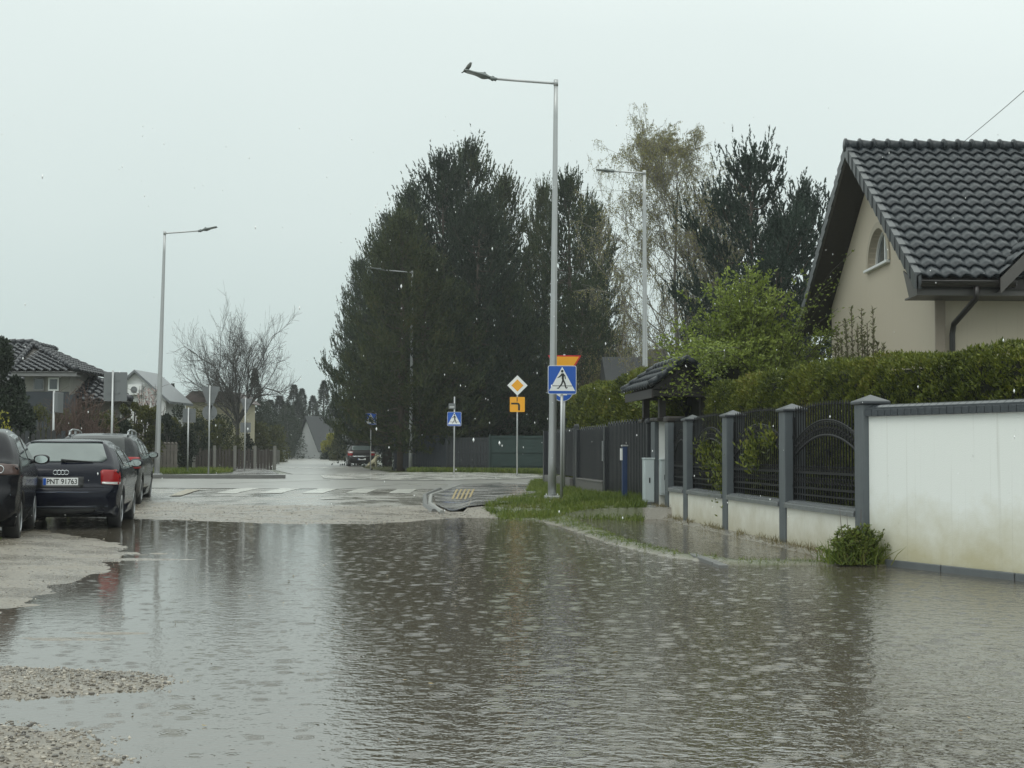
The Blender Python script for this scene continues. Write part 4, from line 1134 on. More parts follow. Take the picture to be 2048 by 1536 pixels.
mb.box(.125, yc - HY - .03, zb_, .165, yc - HY + .03, zb_ + rad * .97); mb.box(.125, yc - HY - rad, zb_, .165, yc - HY + rad, zb_ + .05)
mb.build('window_frame', M_white, window)
mb = MB(); n = len(ring); mb.add([(.168, yc - HY + ca * rad, zb_ + sa * rad) for ca, sa in ring], [tuple(range(n))]); mb.build('window_pane', M_glass, window)
mb = MB(); mb.box(-.09, yc - HY - rad - .1, zb_ - .06, .15, yc - HY + rad + .1, zb_ - .003, None, .01); mb.build('window_sill', M_white, window)
# roof: slab, tiles, ridge, verge, gutter
mb = MB()
def slope_slab(mb, x0, x1, ya, za, yb, zb, th):
    mb.add([H((x0, ya, za)), H((x1, ya, za)), H((x1, yb, zb)), H((x0, yb, zb)), H((x0, ya, za - th)), H((x1, ya, za - th)), H((x1, yb, zb - th)), H((x0, yb, zb - th))],
           [(0, 1, 2, 3), (7, 6, 5, 4), (0, 4, 5, 1), (1, 5, 6, 2), (2, 6, 7, 3), (3, 7, 4, 0)])
slope_slab(mb, XO, 18, YE + .06, ZE - .03, YR, ZR - .05, .17)
slope_slab(mb, XO, 18, YF - .06, ZE - .03, YR, ZR - .05, .17)
roof = mb.build('roof', M_soff, hs)
mb = MB()
for s_ in (1, -1):
    ya = YR - s_ * (YR - YE)
    a = Vector(H((XO - .03, ya, ZE - .20))); b_ = Vector(H((XO - .03, YR, ZR - .22)))
    mb.add([a, b_, b_ + Vector((0, 0, .22)), a + Vector((0, 0, .22)), a + Vector((.028, 0, 0)), b_ + Vector((.028, 0, 0)), b_ + Vector((.028, 0, .22)), a + Vector((.028, 0, .22))],
           [(0, 1, 2, 3), (4, 7, 6, 5), (0, 3, 7, 4), (1, 5, 6, 2), (0, 4, 5, 1), (2, 6, 7, 3)])
mb.build('bargeboard', M_fasc, roof)
sl = math.hypot(YR - YE, ZR - ZE); NY = 16; TW = .25
U1 = Vector((0, YR - YE, ZR - ZE)).normalized(); U2 = Vector((0, -(YR - YE), ZR - ZE)).normalized()
mb = tiles(H((XO, YE, ZE)), (1, 0, 0), U1, 46, NY, TW, sl / NY, lift=.038, amp=.025)
tiles(H((XO, YF, ZE)), (1, 0, 0), U2, 12, NY, TW, sl / NY, lift=.038, amp=.025, mb=mb)
mb.build('roof_tiles', M_tile, roof)
mb = MB()
for k in range(40):
    a = XO - HX - .05 + k * .285
    mb.tube([(a, YR - HY, ZR + .035), (a + .30, YR - HY, ZR + .02)], [.125, .10], 10); mb.tube([(a - .012, YR - HY, ZR + .04), (a + .03, YR - HY, ZR + .04)], [.14, .14], 10)
mb.build('ridge_tiles', M_tile, roof)
mb = MB()
for s_ in (1, -1):
    ya = YR - s_ * (YR - YE)
    for k in range(NY):
        a = Vector(H((XO - .05, ya, ZE))) .lerp(Vector(H((XO - .05, YR, ZR))), k / NY); b_ = Vector(H((XO - .05, ya, ZE))).lerp(Vector(H((XO - .05, YR, ZR))), (k + 1.0) / NY)
        up = Vector((0, 0, .075)); dn = Vector((0, 0, -.20)); ox = Vector((.10, 0, 0)); tl = Vector((-.018, 0, 0))
        vs = [a + dn + tl, b_ + dn, b_ + up * .6, a + up + tl, a + dn + ox, b_ + dn + ox, b_ + up * .6 + ox, a + up + ox]
        mb.add(vs, [(0, 1, 2, 3), (4, 7, 6, 5), (3, 2, 6, 7), (0, 4, 5, 1), (0, 3, 7, 4), (1, 5, 6, 2)])
mb.build('verge_tiles', mat('verge_tile_grey', (.055, .06, .063), .35, var=.25, scale=7), roof)
# eave box, gutter and down pipe
mb = MB(); mb.box(XO - HX + .03, YE - HY + .10, ZE - .30, 1.4, YE - HY + .14, ZE - .08); mb.box(XO - HX + .03, YE - HY + .141, ZE - .30, 1.6, -.001, ZE - .27)
mb.prism([(YE - HY + .10, ZE - .30), (-.35, ZE - .30), (-.002, ZE + .22), (YE - HY + .10, ZE - .10)], XO - HX + .002, XO - HX + .029, RX)
mb.build('eave_box', M_fasc, roof)
mb = MB()
P = [[(x, YE - HY + .02 - .065 + .065 * math.cos(a), ZE - .09 + .07 * math.sin(a)) for a in [math.pi + math.pi * i / 8 for i in range(9)]] for x in (XO - HX + .02, 1.05)]
P2 = [[(x, YE - HY - .045 + .075 * math.cos(a), ZE - .088 + .08 * math.sin(a)) for a in [math.pi + math.pi * i / 8 for i in range(9)]] for x in (XO - HX + .02, 1.05)]
mb.grid(P); mb.grid(P2); mb.tube([(XO - HX + .02, YE - HY - .12, ZE - .085), (1.05, YE - HY - .12, ZE - .085)], .014, 6)
mb.box(1.03, YE - HY - .12, ZE - .17, 1.05, YE - HY + .03, ZE - .08)
mb.build('gutter', M_gut, roof)
px_ = pd(1908, 640, 23.2)[0] - HX
mb = MB(); mb.tube([(px_ + .14, YE - HY - .045, ZE - .16), (px_ + .14, YE - HY - .03, ZE - .36), (px_ + .02, -.13, ZE - .72), (px_, -.10, ZE - .90), (px_, -.10, 0)], .05, 12)
for z in (1.2, 2.8): mb.box(px_ - .065, -.12, z, px_ + .065, -.001, z + .05)
mb.build('downpipe', M_gut, hs)
# side wing roof, rising to the right
wx0 = 8.12 - HX; wz0 = ZE - .02; wx1 = wx0 + 3.7; wz1 = wz0 + 3.7 * 1.0
Uw = Vector((1, 0, 1.0)).normalized(); slw = math.hypot(3.7, 3.7)
mb = tiles((wx0, YE - HY + 3.9, wz0), (0, -1, 0), Uw, 16, 15, .25, slw / 15, lift=.038, amp=.025)
mb.build('roof_tiles', M_tile, roof)
mb = MB(); yw = YE - HY - .16
mb.add([(wx0, yw, wz0 - .27), (wx1, yw, wz1 - .27), (wx1, yw, wz1 - .02), (wx0, yw, wz0 - .02), (wx0, yw + .04, wz0 - .27), (wx1, yw + .04, wz1 - .27), (wx1, yw + .04, wz1 - .02), (wx0, yw + .04, wz0 - .02)],
       [(0, 1, 2, 3), (4, 7, 6, 5), (0, 4, 5, 1), (2, 6, 7, 3), (0, 3, 7, 4)])
mb.add([(wx0, yw + .041, wz0 - .24), (wx1, yw + .041, wz1 - .24), (wx1, -.001, wz1 - .24), (wx0, -.001, wz0 - .24)], [(0, 1, 2, 3)])
mb.build('bargeboard', M_fasc, roof)
# ================================================================== HOUSES ON THE LEFT AND FAR AWAY
M_bw = mat('beige_wall', (.52, .50, .42), .8, var=.12)
M_dw = mat('grey_wall', (.20, .20, .20), .8, var=.15)
M_ww2 = mat('white_wall_plain', (.66, .67, .66), .8, var=.1)
def tri_clip(P3):
    """returns clip on xy projection of polygon"""
    P = [(p[0], p[1]) for p in P3]
    return lambda c: inpoly(c.x, c.y, P)
def hip(mb, A_, B_, T0, T1, tw, th, lift=.06, amp=.045, per=5):
    """tiled roof plane: eave A_->B_, top edge T0->T1 (T0 above A_, T1 above B_)"""
    A_, B_, T0, T1 = map(Vector, (A_, B_, T0, T1)); al = (B_ - A_).normalized()
    mid = (T0 + T1) / 2; up = (mid - A_) - al * (mid - A_).dot(al); L = up.length; up.normalize()
    e = (A_ + B_) / 2
    poly = [A_ - up * .1, B_ - up * .1, T1, T0] if (T1 - T0).length > .1 else [A_ - up * .1, B_ - up * .1, T0]
    cl = tri_clip(poly)
    nx = int((B_ - A_).length / tw) + 1; ny = int(L / th) + 1
    tiles(A_, al, up, nx, ny, (B_ - A_).length / nx, L / ny, lift=lift, amp=amp, clip=cl, per=per, mb=mb)
def plane(mb, *P): mb.add(P, [tuple(range(len(P)))])
M_dw2 = mat('weathered_render', (.23, .225, .20), .8, var=.2)
def hiphouse():
    ap = Vector(pd(66, 686, 62)); t = empty('house', (ap.x, ap.y, .2), 0, 'house with dark tiled hip roofs behind the conifer at far left', 'house')
    O = Vector((ap.x, ap.y, 0.0))
    L = lambda px, py, Y: Vector(pd(px, py, Y)) - O - Vector((0, 0, .2))
    tm = MB(); sm = MB()
    a = L(66, 686, 62); c1 = L(262, 800, 55.2); c0 = L(-160, 800, 55.2); c2 = L(268, 797, 63); c2.z = c1.z; c3 = Vector((c0.x, c2.y, c0.z)); rl = Vector((a.x - 3.2, a.y, a.z))
    hip(tm, c0, c1, rl, a, .36, .40); hip(tm, c1, c2, a, a, .36, .4)
    dn = Vector((0, 0, .07))
    for P in ((c0, c1, a, rl), (c1, c2, a), (c3, c0, rl), (c2, c3, rl, a)): plane(sm, *[p - dn for p in P])
    # front wing with its own hip roof
    w0 = L(22, 741, 54.5); w1 = L(152, 741, 54.5); wt = L(66, 690, 58.6); wt2 = wt + Vector((.0, 3, 0)); w2 = Vector((w1.x, 60.5 - O.y, w1.z)); w3 = Vector((w0.x, 60.5 - O.y, w0.z))
    hip(tm, w0, w1, wt, wt, .36, .4); hip(tm, w1, w2, wt, wt2, .36, .4)
    for P in ((w0, w1, wt), (w1, w2, wt2, wt), (w3, w0, wt, wt2)): plane(sm, *[p - dn for p in P])
    sm.build('roof_deck', M_fasc, t); tm.build('roof_tiles', M_tile2, t)
    mb = MB()
    def ridge(p, q, r=.13):
        p, q = Vector(p), Vector(q); n = max(2, int((q - p).length / .4))
        for k in range(n):
            u = p.lerp(q, k / n); v = p.lerp(q, (k + 1.08) / n); mb.tube([u + Vector((0, 0, .07)), v + Vector((0, 0, .05))], [r, r * .8], 8)
    for p, q in ((w0, wt), (w1, wt), (wt, wt2), (c1, a), (a, rl)): ridge(p, q)
    mb.build('ridge_tiles', M_tile2, t)
    mb = MB(); x0 = w0.x + .35; x1 = w1.x - .45; yf = 55.1 - O.y
    mb.box(x0, yf, 0, x1, 60 - O.y, w0.z - .02); mb.add([(c0.x + .6, 57 - O.y, 0), (c1.x - .7, 56.2 - O.y, 0), (c2.x - .7, c2.y - .5, 0), (c0.x + .6, c2.y - .5, 0), (c0.x + .6, 57 - O.y, c1.z - .05), (c1.x - .7, 56.2 - O.y, c1.z - .05), (c2.x - .7, c2.y - .5, c1.z - .05), (c0.x + .6, c2.y - .5, c1.z - .05)], [(0, 1, 5, 4), (1, 2, 6, 5), (2, 3, 7, 6), (3, 0, 4, 7), (4, 5, 6, 7)]); mb.build('wall', M_dw2, t)
    mb = MB(); mb.box(w0.x, yf - .55, w0.z - .22, w1.x, yf - .50, w0.z - .02); mb.box(w0.x, yf - .499, w0.z - .2, w1.x, yf - .002, w0.z - .17); mb.build('fascia', M_dw, t)
    mb = MB(); zb = L(80, 783, 55).z; zt = w0.z - .2
    mb.box(x0 - .02, yf - .05, zb - .12, x1, yf - .003, zb); mb.box(x0 - .1, yf - .12, 0, x1 + .3, yf - .051, zb - .12); mb.build('balcony_panel', M_navy, t)
    for a_, b_ in ((66, 88), (96, 117)):
        xa = L(a_, 760, 55).x; xb = L(b_, 760, 55).x
        mb = MB(); mb.box(xa, yf - .07, zb + .03, xb, yf - .051, zt - .05); wd = mb.build('window', M_white if a_ > 90 else M_dw, t)
        mb = MB(); mb.box(xa + .06, yf - .085, zb + .10, xb - .06, yf - .071, zt - .12); mb.build('pane', M_glass, wd)
    mb = MB(); cx = L(31, 690, 63).x; mb.box(cx - .45, 1, 4, cx + .55, 1.8, L(31, 689, 63).z); mb.tube([(cx, 1.3, L(31, 689, 63).z), (cx, 1.3, L(31, 681, 63).z)], .05, 8); mb.build('chimney', M_dw, t)
hiphouse()
def gable_house(cx, Y, w, d, ze, zr, rz, label, wallm, roofm, over=.3, rise_m=None, z0=.2):
    t = empty('house', (cx, Y, z0), rz, label, 'house')
    mb = MB(); mb.prism([(-w / 2, 0), (w / 2, 0), (w / 2, ze), (0, zr - .12), (-w / 2, ze)], 0, d); mb.build('wall', wallm, t)
    mb = MB(); k = (zr - ze) / (w / 2)
    for s_ in (-1, 1):
        xo = s_ * (w / 2 + over); zo = ze - over * k
        P = [(xo, -over, zo), (0, -over, zr), (0, d + over, zr), (xo, d + over, zo)]
        mb.add(P + [(x, y, z - .14) for x, y, z in P], [(0, 1, 2, 3), (7, 6, 5, 4), (0, 4, 5, 1), (1, 5, 6, 2), (2, 6, 7, 3), (3, 7, 4, 0)])
    mb.build('roof', roofm, t)
    return t
p = pd(273, 738, 75)
t = gable_house(p[0], 75, 3.4, 3.5, 4.0, 5.45, R(-4), 'pale gabled house with an air conditioner under its roof peak', M_ww2, mat('grey_metal_roof', (.16, .17, .18), .3, var=.2), .35)
mb = MB(); mb.box(-.35, -.34, 4.05, .42, -.06, 4.62, None, .02); ac = mb.build('air_conditioner', M_white, t)
mb = MB(); mb.torus((.0, -.35, 4.33), .17, .02); mb.ball((0, -.345, 4.33), (.15, .01, .15), 12, 6); mb.build('fan_grille', M_galvd, ac)
mb = MB(); mb.box(-1.2, -.03, 3.0, -.3, -.003, 3.7); mb.build('window', M_glass, t)
p = pd(372, 783, 95); q = pd(478, 783, 95)
t = empty('house', (p[0], 95, .2), 0, 'cream walled house with a brown roof edge behind the bare tree', 'house')
zz = p[2] - .2
mb = MB(); mb.box(0, 0, 0, q[0] - p[0], 6, zz - .75); mb.build('wall', mat('cream_wall', (.42, .385, .27), .8, var=.15), t)
mb = MB(); mb.prism([(-.4, zz - .75), (q[0] - p[0] + .4, zz - .75), (q[0] - p[0] - .5, zz), (.5, zz)], -.4, 6.4); mb.build('roof', mat('brown_roof', (.11, .085, .08), .6, var=.25), t)
mb = MB(); mb.box(1.6, -.03, 1.7, 2.6, -.003, 2.9); mb.build('window', M_glass, t)
p = pd(630, 829, 165)
t = gable_house(p[0] - .9, 165, 5.2, 9, 1.5, 5.2, R(-48), 'distant white house with a steep dark roof at the end of the street', mat('far_grey_wall', (.34, .35, .35), .8), mat('slate_far', (.04, .043, .046), .8, var=.2), .4)
p = pd(1215, 702, 64); q = pd(1372, 702, 64)
t = empty('house', (p[0], 64, .2), 0, 'long low slate roofed building behind the hedge and second lamp', 'house')
zz = p[2] - .2; Lq = q[0] - p[0]
mb = MB(); mb.box(.4, 1.2, 0, Lq - .2, 7, zz - 1.5); mb.build('wall', M_dw, t)
mb = MB(); mb.add([(0, 0, zz - 1.9), (Lq, 0, zz - 1.9), (Lq, 4, zz), (0, 4, zz), (0, 8, zz - 1.9), (Lq, 8, zz - 1.9)], [(0, 1, 2, 3), (3, 2, 5, 4), (0, 3, 4), (1, 5, 2)]); mb.build('roof', mat('slate_roof', (.022, .024, .026), .9, var=.3, scale=4, bump=.3, bscale=12), t)
mb = MB(); mb.box(Lq * .62, 3.4, zz - .6, Lq * .62 + .9, 4.2, zz + .35); mb.build('chimney', M_dw, t)
# ================================================================== CARS
def car_paint(name, col, rough=.22, metal=.25):
    m = mat(name, col, rough, metal=0, var=.06, scale=2, coat=.12, spec=.2)
    return m
M_tyre = mat('tyre_rubber', (.016, .016, .017), .6, bump=.2)
M_rim = mat('alloy_rim', (.32, .33, .34), .3, metal=.7)
M_carglass = mat('car_glass', (.012, .016, .016), .04, var=.1, spec=.5)
M_plastic = mat('black_plastic', (.02, .02, .021), .4)
M_tail = mat('tail_lamp_red', (.26, .003, .005), .2, coat=.0)
M_tail2 = mat('smoked_lamp', (.07, .04, .035), .2, coat=.2)
M_clear = mat('clear_lamp', (.55, .55, .53), .12, coat=1.0)
M_chrome = mat('chrome', (.62, .64, .65), .12, metal=.9)
M_under = mat('underbody_shade', (.006, .006, .006), .8)
def chaikin(P, n=1):
    for _ in range(n):
        Q = []
        for i in range(len(P)):
            a = P[i]; b = P[(i + 1) % len(P)]
            Q.append((a[0] * .75 + b[0] * .25, a[1] * .75 + b[1] * .25)); Q.append((a[0] * .25 + b[0] * .75, a[1] * .25 + b[1] * .75))
        P = Q
    return P
class Car:
    def __init__(s, name, label, loc, yaw, top, wheels, L, H, halfw, paint, belt=.95, roofw=.74, rw=.31, group='parked cars', z0=.19):
        s.t = empty(name, loc, yaw, label, 'car', group)
        s.L, s.H, s.hw, s.belt, s.roofw, s.rw, s.wheels = L, H, halfw, belt, roofw, rw, wheels
        s.paint = paint
        # outline (y,z): top profile from rear bottom over roof to front bottom, then the underside with arches back
        up = chaikin_open(top, 2)
        under = []
        ar = rw + .055
        for wy in sorted(wheels, reverse=True):
            under.append((wy + ar + .02, z0))
            for i in range(0, 17):
                a = math.pi * i / 16; z = rw + ar * math.sin(a) * 1.0
                under.append((wy + ar * math.cos(a), max(z0, z)))
            under.append((wy - ar - .02, z0))
        s.out = up + under
        s.body()
    def W(s, y, z):
        w = s.hw
        L = s.L
        if y < .55: w *= 1 - .13 * ((.55 - y) / .55) ** 2.0
        if y > L - .8: w *= 1 - .20 * ((y - L + .8) / .8) ** 2
        if z > s.belt:
            k = min(1.1, (z - s.belt) / (s.H - s.belt)); w *= 1 - (1 - s.roofw) * (k ** 1.15)
            w -= .0
        if z > s.belt - .12: w *= 1 - .02 * sstep(s.belt - .12, s.belt + .02, z)
        if z < .62: w *= 1 - .055 * ((.62 - z) / .45) ** 1.5
        # shoulder line crease
        w += .012 * math.exp(-((z - s.belt + .17) / .05) ** 2)
        return w
    def body(s):
        P = s.out; n = len(P)
        nr = []
        for i in range(n):
            a = Vector(P[i - 1]); b = Vector(P[(i + 1) % n]); d = (b - a)
            d = d.normalized() if d.length > 1e-6 else Vector((0, 1))
            nr.append(Vector((d.y, -d.x)))       # inward for clockwise travel rear->roof->front->under
        us = [0, .3, .55, .72, .82, .88, .92, .95, .975, .992, 1.0]
        rings = []
        for i in range(n):
            y, z = P[i]; row = []
            uz = (i >= n - 38)
            r = .03 if uz else (.15 if (z < s.belt) else .11)
            W0 = s.W(y, z)
            for u in us:
                x = u * W0; e = max(0, (x - (W0 - r)) / r); ins = r * (1 - math.sqrt(max(0, 1 - e * e)))
                cr = 0 if uz else .045 * u * u * (1.0 if z > s.belt else 1.2)
                q = Vector((y, z)) + nr[i] * (ins * .8 + cr * .6)
                xx = min(x, s.W(q.x, q.y)) if u < 1 else s.W(q.x, q.y)
                row.append((xx, q.x, q.y))
            # side rings to spine
            q = Vector((row[-1][1], row[-1][2]))
            sp = Vector((min(max(y, .55), s.L - .65), max(.80, min(s.belt - .08, .9))))
            for t in (.06, .14, .25, .38, .52, .68, .84, 1.0):
                v = q.lerp(sp, t); row.append((s.W(v.x, v.y), v.x, v.y))
            rings.append(row)
        mb = MB(); m = len(rings[0])
        for sx in (1, -1):
            vs = [(sx * p[0], p[1], p[2]) for row in rings for p in row]; fs = []
            for i in range(n):
                i2 = (i + 1) % n
                for j in range(m - 1):
                    q = (i * m + j, i * m + j + 1, i2 * m + j + 1, i2 * m + j)
                    fs.append(q if sx < 0 else q[::-1])
            mb.add(vs, fs, True)
        s.bodyo = mb.build('body', s.paint, s.t)
        me = s.bodyo.data; bm = bmesh.new(); bm.from_mesh(me); bmesh.ops.remove_doubles(bm, verts=bm.verts, dist=.0004)
        bmesh.ops.recalc_face_normals(bm, faces=bm.faces); s.bvh = BVHTree.FromBMesh(bm); bm.to_mesh(me); bm.free()
        mb = MB(); mb.box(-s.hw * .8, s.wheels[0] - .25, .25, s.hw * .8, s.wheels[1] + .25, .5); mb.build('underbody_shade', M_under, s.t)  # near-black box paints the darkness inside the wheel arches
    def patch(s, poly, axis, off, m, name, parent=None, thick=.0, k=5, mirror=False):
        """project a 2D polygon onto the body. axis 'rear': (x,z); 'right'/'left': (y,z); or a direction vector with (a,z) where a runs across"""
        if axis == 'rear': D = Vector((0, 1, 0)); A = Vector((1, 0, 0)); O = Vector((0, -2, 0))
        elif axis == 'front': D = Vector((0, -1, 0)); A = Vector((1, 0, 0)); O = Vector((0, s.L + 2, 0))
        elif axis == 'right': D = Vector((-1, 0, 0)); A = Vector((0, 1, 0)); O = Vector((3, 0, 0))
        elif axis == 'left': D = Vector((1, 0, 0)); A = Vector((0, 1, 0)); O = Vector((-3, 0, 0))
        elif axis == 'rq': D = Vector((-.55, .83, 0)).normalized(); A = Vector((.83, .55, 0)).normalized(); O = -D * 4 + Vector((s.hw - .1, .15, 0))
        elif axis == 'lq': D = Vector((.55, .83, 0)).normalized(); A = Vector((.83, -.55, 0)).normalized(); O = -D * 4 + Vector((-s.hw + .1, .15, 0))
        # densify boundary
        B = []
        for i in range(len(poly)):
            a = Vector(poly[i]); b = Vector(poly[(i + 1) % len(poly)]); nn = max(1, int((b - a).length / .05))
            for q in range(nn): B.append(a.lerp(b, q / nn))
        c = sum(B, Vector((0, 0))) / len(B)
        rings = []; last = None
        for t in range(k + 1):
            row = []
            for p in B:
                q = p.lerp(c, t / k)
                o = O + A * q.x + Vector((0, 0, q.y))
                hit = s.bvh.ray_cast(o, D)
                if hit[0] is None: hit = s.bvh.find_nearest(o + D * (2 if axis in ('rear', 'front') else 2.2)); 
                nrm = hit[1]
                if nrm.dot(D) > 0: nrm = -nrm
                row.append(hit[0] + nrm * off)
            rings.append(row)
        nB = len(B); vs = [p for r_ in rings for p in r_]; fs = []
        for t in range(k):
            for i in range(nB):
                j = (i + 1) % nB; fs.append((t * nB + i, t * nB + j, (t + 1) * nB + j, (t + 1) * nB + i))
        # skirt so that the panel has an edge
        base = len(vs)
        for i in range(nB): vs.append(rings[0][i] + D * (off + .004))
        for i in range(nB):
            j = (i + 1) % nB; fs.append((i, base + i, base + j, j))
        mb = MB(); mb.add(vs, fs, True)
        o = mb.build(name, m, parent or s.t)
        bm = bmesh.new(); bm.from_mesh(o.data); bmesh.ops.recalc_face_normals(bm, faces=bm.faces)
        f = bm.faces[:] and bm.faces
        s_ = sum((fc.normal.dot(D) * fc.calc_area() for fc in bm.faces))
        if s_ > 0: bmesh.ops.reverse_faces(bm, faces=bm.faces[:])
        bm.to_mesh(o.data); bm.free()
        return o
    def wheels_(s, spokes=5, rim=None):
        w = .205
        for wy in s.wheels:
            for sx in (1, -1):
                xo = sx * (s.W(wy, .4) - .015)
                Mx = Matrix.Translation((xo, wy, s.rw)) @ Matrix.Rotation(R(90) * sx, 4, 'Y')
                e = empty('wheel', (0, 0, 0)); e.parent = s.t
                mb = MB(); r = s.rw
                mb.lathe([(r * .66, -w), (r * .93, -w), (r, -w + .03), (r, -.03), (r * .94, -.0), (r * .70, .004), (r * .66, -.02)], 28, Mx)
                mb.build('tyre', M_tyre, e)
                mb = MB(); mb.torus((0, 0, 0), r * .645, .014, Mx @ Matrix.Rotation(R(90), 4, 'X'), 28, 6)
                for k in range(spokes):
                    a = 2 * math.pi * k / spokes
                    mb.box(.03, -.028, -.03, r * .65, .028, -.008, Mx @ Matrix.Rotation(a, 4, 'Z'), .006)
                mb.lathe([(.001, -.004), (.045, -.006), (.05, -.03)], 16, Mx)
                mb.build('rim', rim or M_rim, e)
                mb = MB(); mb.lathe([(.001, -.065), (r * .64, -.065), (r * .64, -.08)], 20, Mx); mb.build('brake_disc', M_under, e)
def chaikin_open(P, n):
    for _ in range(n):
        Q = [P[0]]
        for a, b in zip(P, P[1:]):
            Q.append((a[0] * .75 + b[0] * .25, a[1] * .75 + b[1] * .25)); Q.append((a[0] * .25 + b[0] * .75, a[1] * .25 + b[1] * .75))
        Q.append(P[-1]); P = Q
    return P
def text(body, size, name, m, parent, loc, rot, ext=.001, sx=1.0):
    cu = bpy.data.curves.new(name, 'FONT'); cu.body = body; cu.size = size; cu.extrude = ext; cu.align_x = 'CENTER'; cu.align_y = 'CENTER'; cu.offset = size * .012
    cu.materials.append(m); tmp = bpy.data.objects.new('tmp', cu); COL.objects.link(tmp); bpy.context.view_layer.update()
    me = bpy.data.meshes.new_from_object(tmp.evaluated_get(bpy.context.evaluated_depsgraph_get())); bpy.data.objects.remove(tmp)
    o = bpy.data.objects.new(name, me); COL.objects.link(o); o.parent = parent; o.location = loc; o.rotation_euler = rot; o.scale = (sx, 1, 1)
    return o
def plate(c, y, z, txt='', w=.52, h=.114, x=0):
    mb = MB(); mb.box(x - w / 2, y - .012, z - h / 2, x + w / 2, y, z + h / 2, None, .004); p = mb.build('licence_plate', M_white, c.t)
    mb = MB(); mb.box(x - w / 2 + .004, y - .0145, z - h / 2 + .004, x - w / 2 + .048, y - .0125, z + h / 2 - .004); mb.build('blue_band', M_blue, p)
    if txt: text(txt, h * .98, 'plate_number', M_black, p, (x + .022, y - .0135, z - .002), (R(90), 0, 0), .0008, .88)
    return p
def mirror(c, x, y, z, side, glass=True):
    mb = MB(); P = []
    for i in range(9):
        u = i / 8; r_ = math.sqrt(max(0, 1 - (2 * u - 1) ** 2 * .98))
        P.append([(x + side * (.02 + .22 * u), y + .08 * math.sin(a) * r_ - .0, z + .072 * math.cos(a) * (.4 + .6 * r_) ) for a in [2 * math.pi * k / 14 for k in range(15)]])
    mb.grid(P, True); mb.tube([(x - side * .06, y, z - .05), (x + side * .05, y, z - .03)], .025, 8)
    q = mb.build('door_mirror', c.paint, c.t)
    mb = MB(); mb.add([(x + side * (.13 + .09 * math.cos(a)), y - .082, z + .055 * math.sin(a)) for a in [2 * math.pi * k / 18 for k in range(18)]], [tuple(range(18))] ); mb.build('mirror_glass', mat('mirror_glass', (.55, .6, .58), .08, metal=.8) if 'mirror_glass' not in bpy.data.materials else bpy.data.materials['mirror_glass'], q)
def local(u, rt, fw): return u
def place(right_rear, yaw_slope, x, y):
    """origin so that the local point (x,y) lands on world point"""
    n = math.hypot(1, yaw_slope); Fd = Vector((yaw_slope / n, 1 / n)); Rt = Vector((1 / n, -yaw_slope / n))
    o = Vector(right_rear) - Rt * x - Fd * y
    return (o.x, o.y), math.atan2(-Fd.x, Fd.y)
# ---------- dark blue hatchback with rings
top3 = [(.30, .20), (.10, .24), (.03, .36), (.0, .50), (.02, .62), (.07, .69), (.10, .72), (.11, .80), (.13, .93), (.20, 1.01), (.27, 1.05), (.45, 1.19), (.66, 1.345), (.74, 1.385), (1.05, 1.42), (1.6, 1.43), (2.1, 1.40), (2.5, 1.30), (3.15, .97), (3.3, .93), (3.8, .84), (4.08, .72), (4.17, .6), (4.2, .45), (4.18, .3), (4.08, .20)]
(o_, yw) = place((-6.33, 21.75), -.20, .79, .78)
A = Car('parked_car', 'dark blue hatchback with four ring emblem and licence plate at the water edge', (o_[0], o_[1], -.012), yw, top3, (.80, 3.36), 4.2, 1.43, .885, car_paint('dark_blue_paint', (.0025, .0035, .011)), belt=.96, roofw=.72)
A.wheels_()
A.patch([(-.60, 1.055), (.60, 1.055), (.66, 1.10), (.555, 1.335), (.5, 1.352), (-.5, 1.352), (-.555, 1.335), (-.66, 1.10)], 'rear', .006, mat('pale_reflection_glass', (.10, .125, .12), .08, var=.35, scale=2.5, spec=1.0), 'rear_window', k=6)  # pale base colour paints sky reflection and bright interior into the opaque pane
A.patch([(-.56, 1.353), (.56, 1.353), (.54, 1.372), (-.54, 1.372)], 'rear', .012, A.paint, 'roof_spoiler', k=2)
for sx, ax in ((1, 'right'), (-1, 'left')):
    A.patch([(1.02, 1.02), (1.10, 1.00), (2.0, .97), (2.05, 1.30), (1.5, 1.335), (1.05, 1.31), (.86, 1.22)], ax, .004, M_carglass, 'side_window')
    A.patch([(2.1, .965), (2.95, .955), (2.62, 1.13), (2.40, 1.25), (2.1, 1.295)], ax, .004, M_carglass, 'side_window')
    A.patch([(.72, 1.05), (.92, 1.02), (.78, 1.17), (.70, 1.15)], ax, .004, M_carglass, 'quarter_window')
A.patch([(-.17, .71), (.0, .70), (.15, .71), (.15, .89), (.08, .935), (-.13, .935), (-.165, .91)], 'rq', .010, M_tail, 'tail_lamp', k=4)
A.patch([(.17, .71), (.0, .70), (-.15, .71), (-.15, .89), (-.08, .935), (.13, .935), (.165, .91)], 'lq', .010, M_tail, 'tail_lamp', k=4)
for ax, sg in (('rq', 1), ('lq', -1)):
    A.patch([(-sg * .16, .712), (sg * .14, .708), (sg * .145, .745), (-sg * .16, .75)], ax, .016, M_clear, 'reversing_lamp', k=2)
A.patch([(-.34, .66), (.34, .66), (.34, .83), (-.34, .83)], 'rear', .003, M_plastic, 'plate_recess', k=3)
plate(A, .083, .755, 'PNT 91763')
mb = MB()
for i in range(4): mb.torus((-.081 + i * .054, .098, .895), .034, .0065, None, 18, 6)
mb.build('ring_emblem', M_chrome, A.t)
mb = MB(); mb.tube([(.05, .265, 1.068), (-.0, .27, 1.075)], .03, 8); mb.tube([(-.02, .255, 1.085), (.2, .26, 1.075), (.46, .275, 1.058)], [.022, .014, .008], 6); mb.build('rear_wiper', M_plastic, A.t)
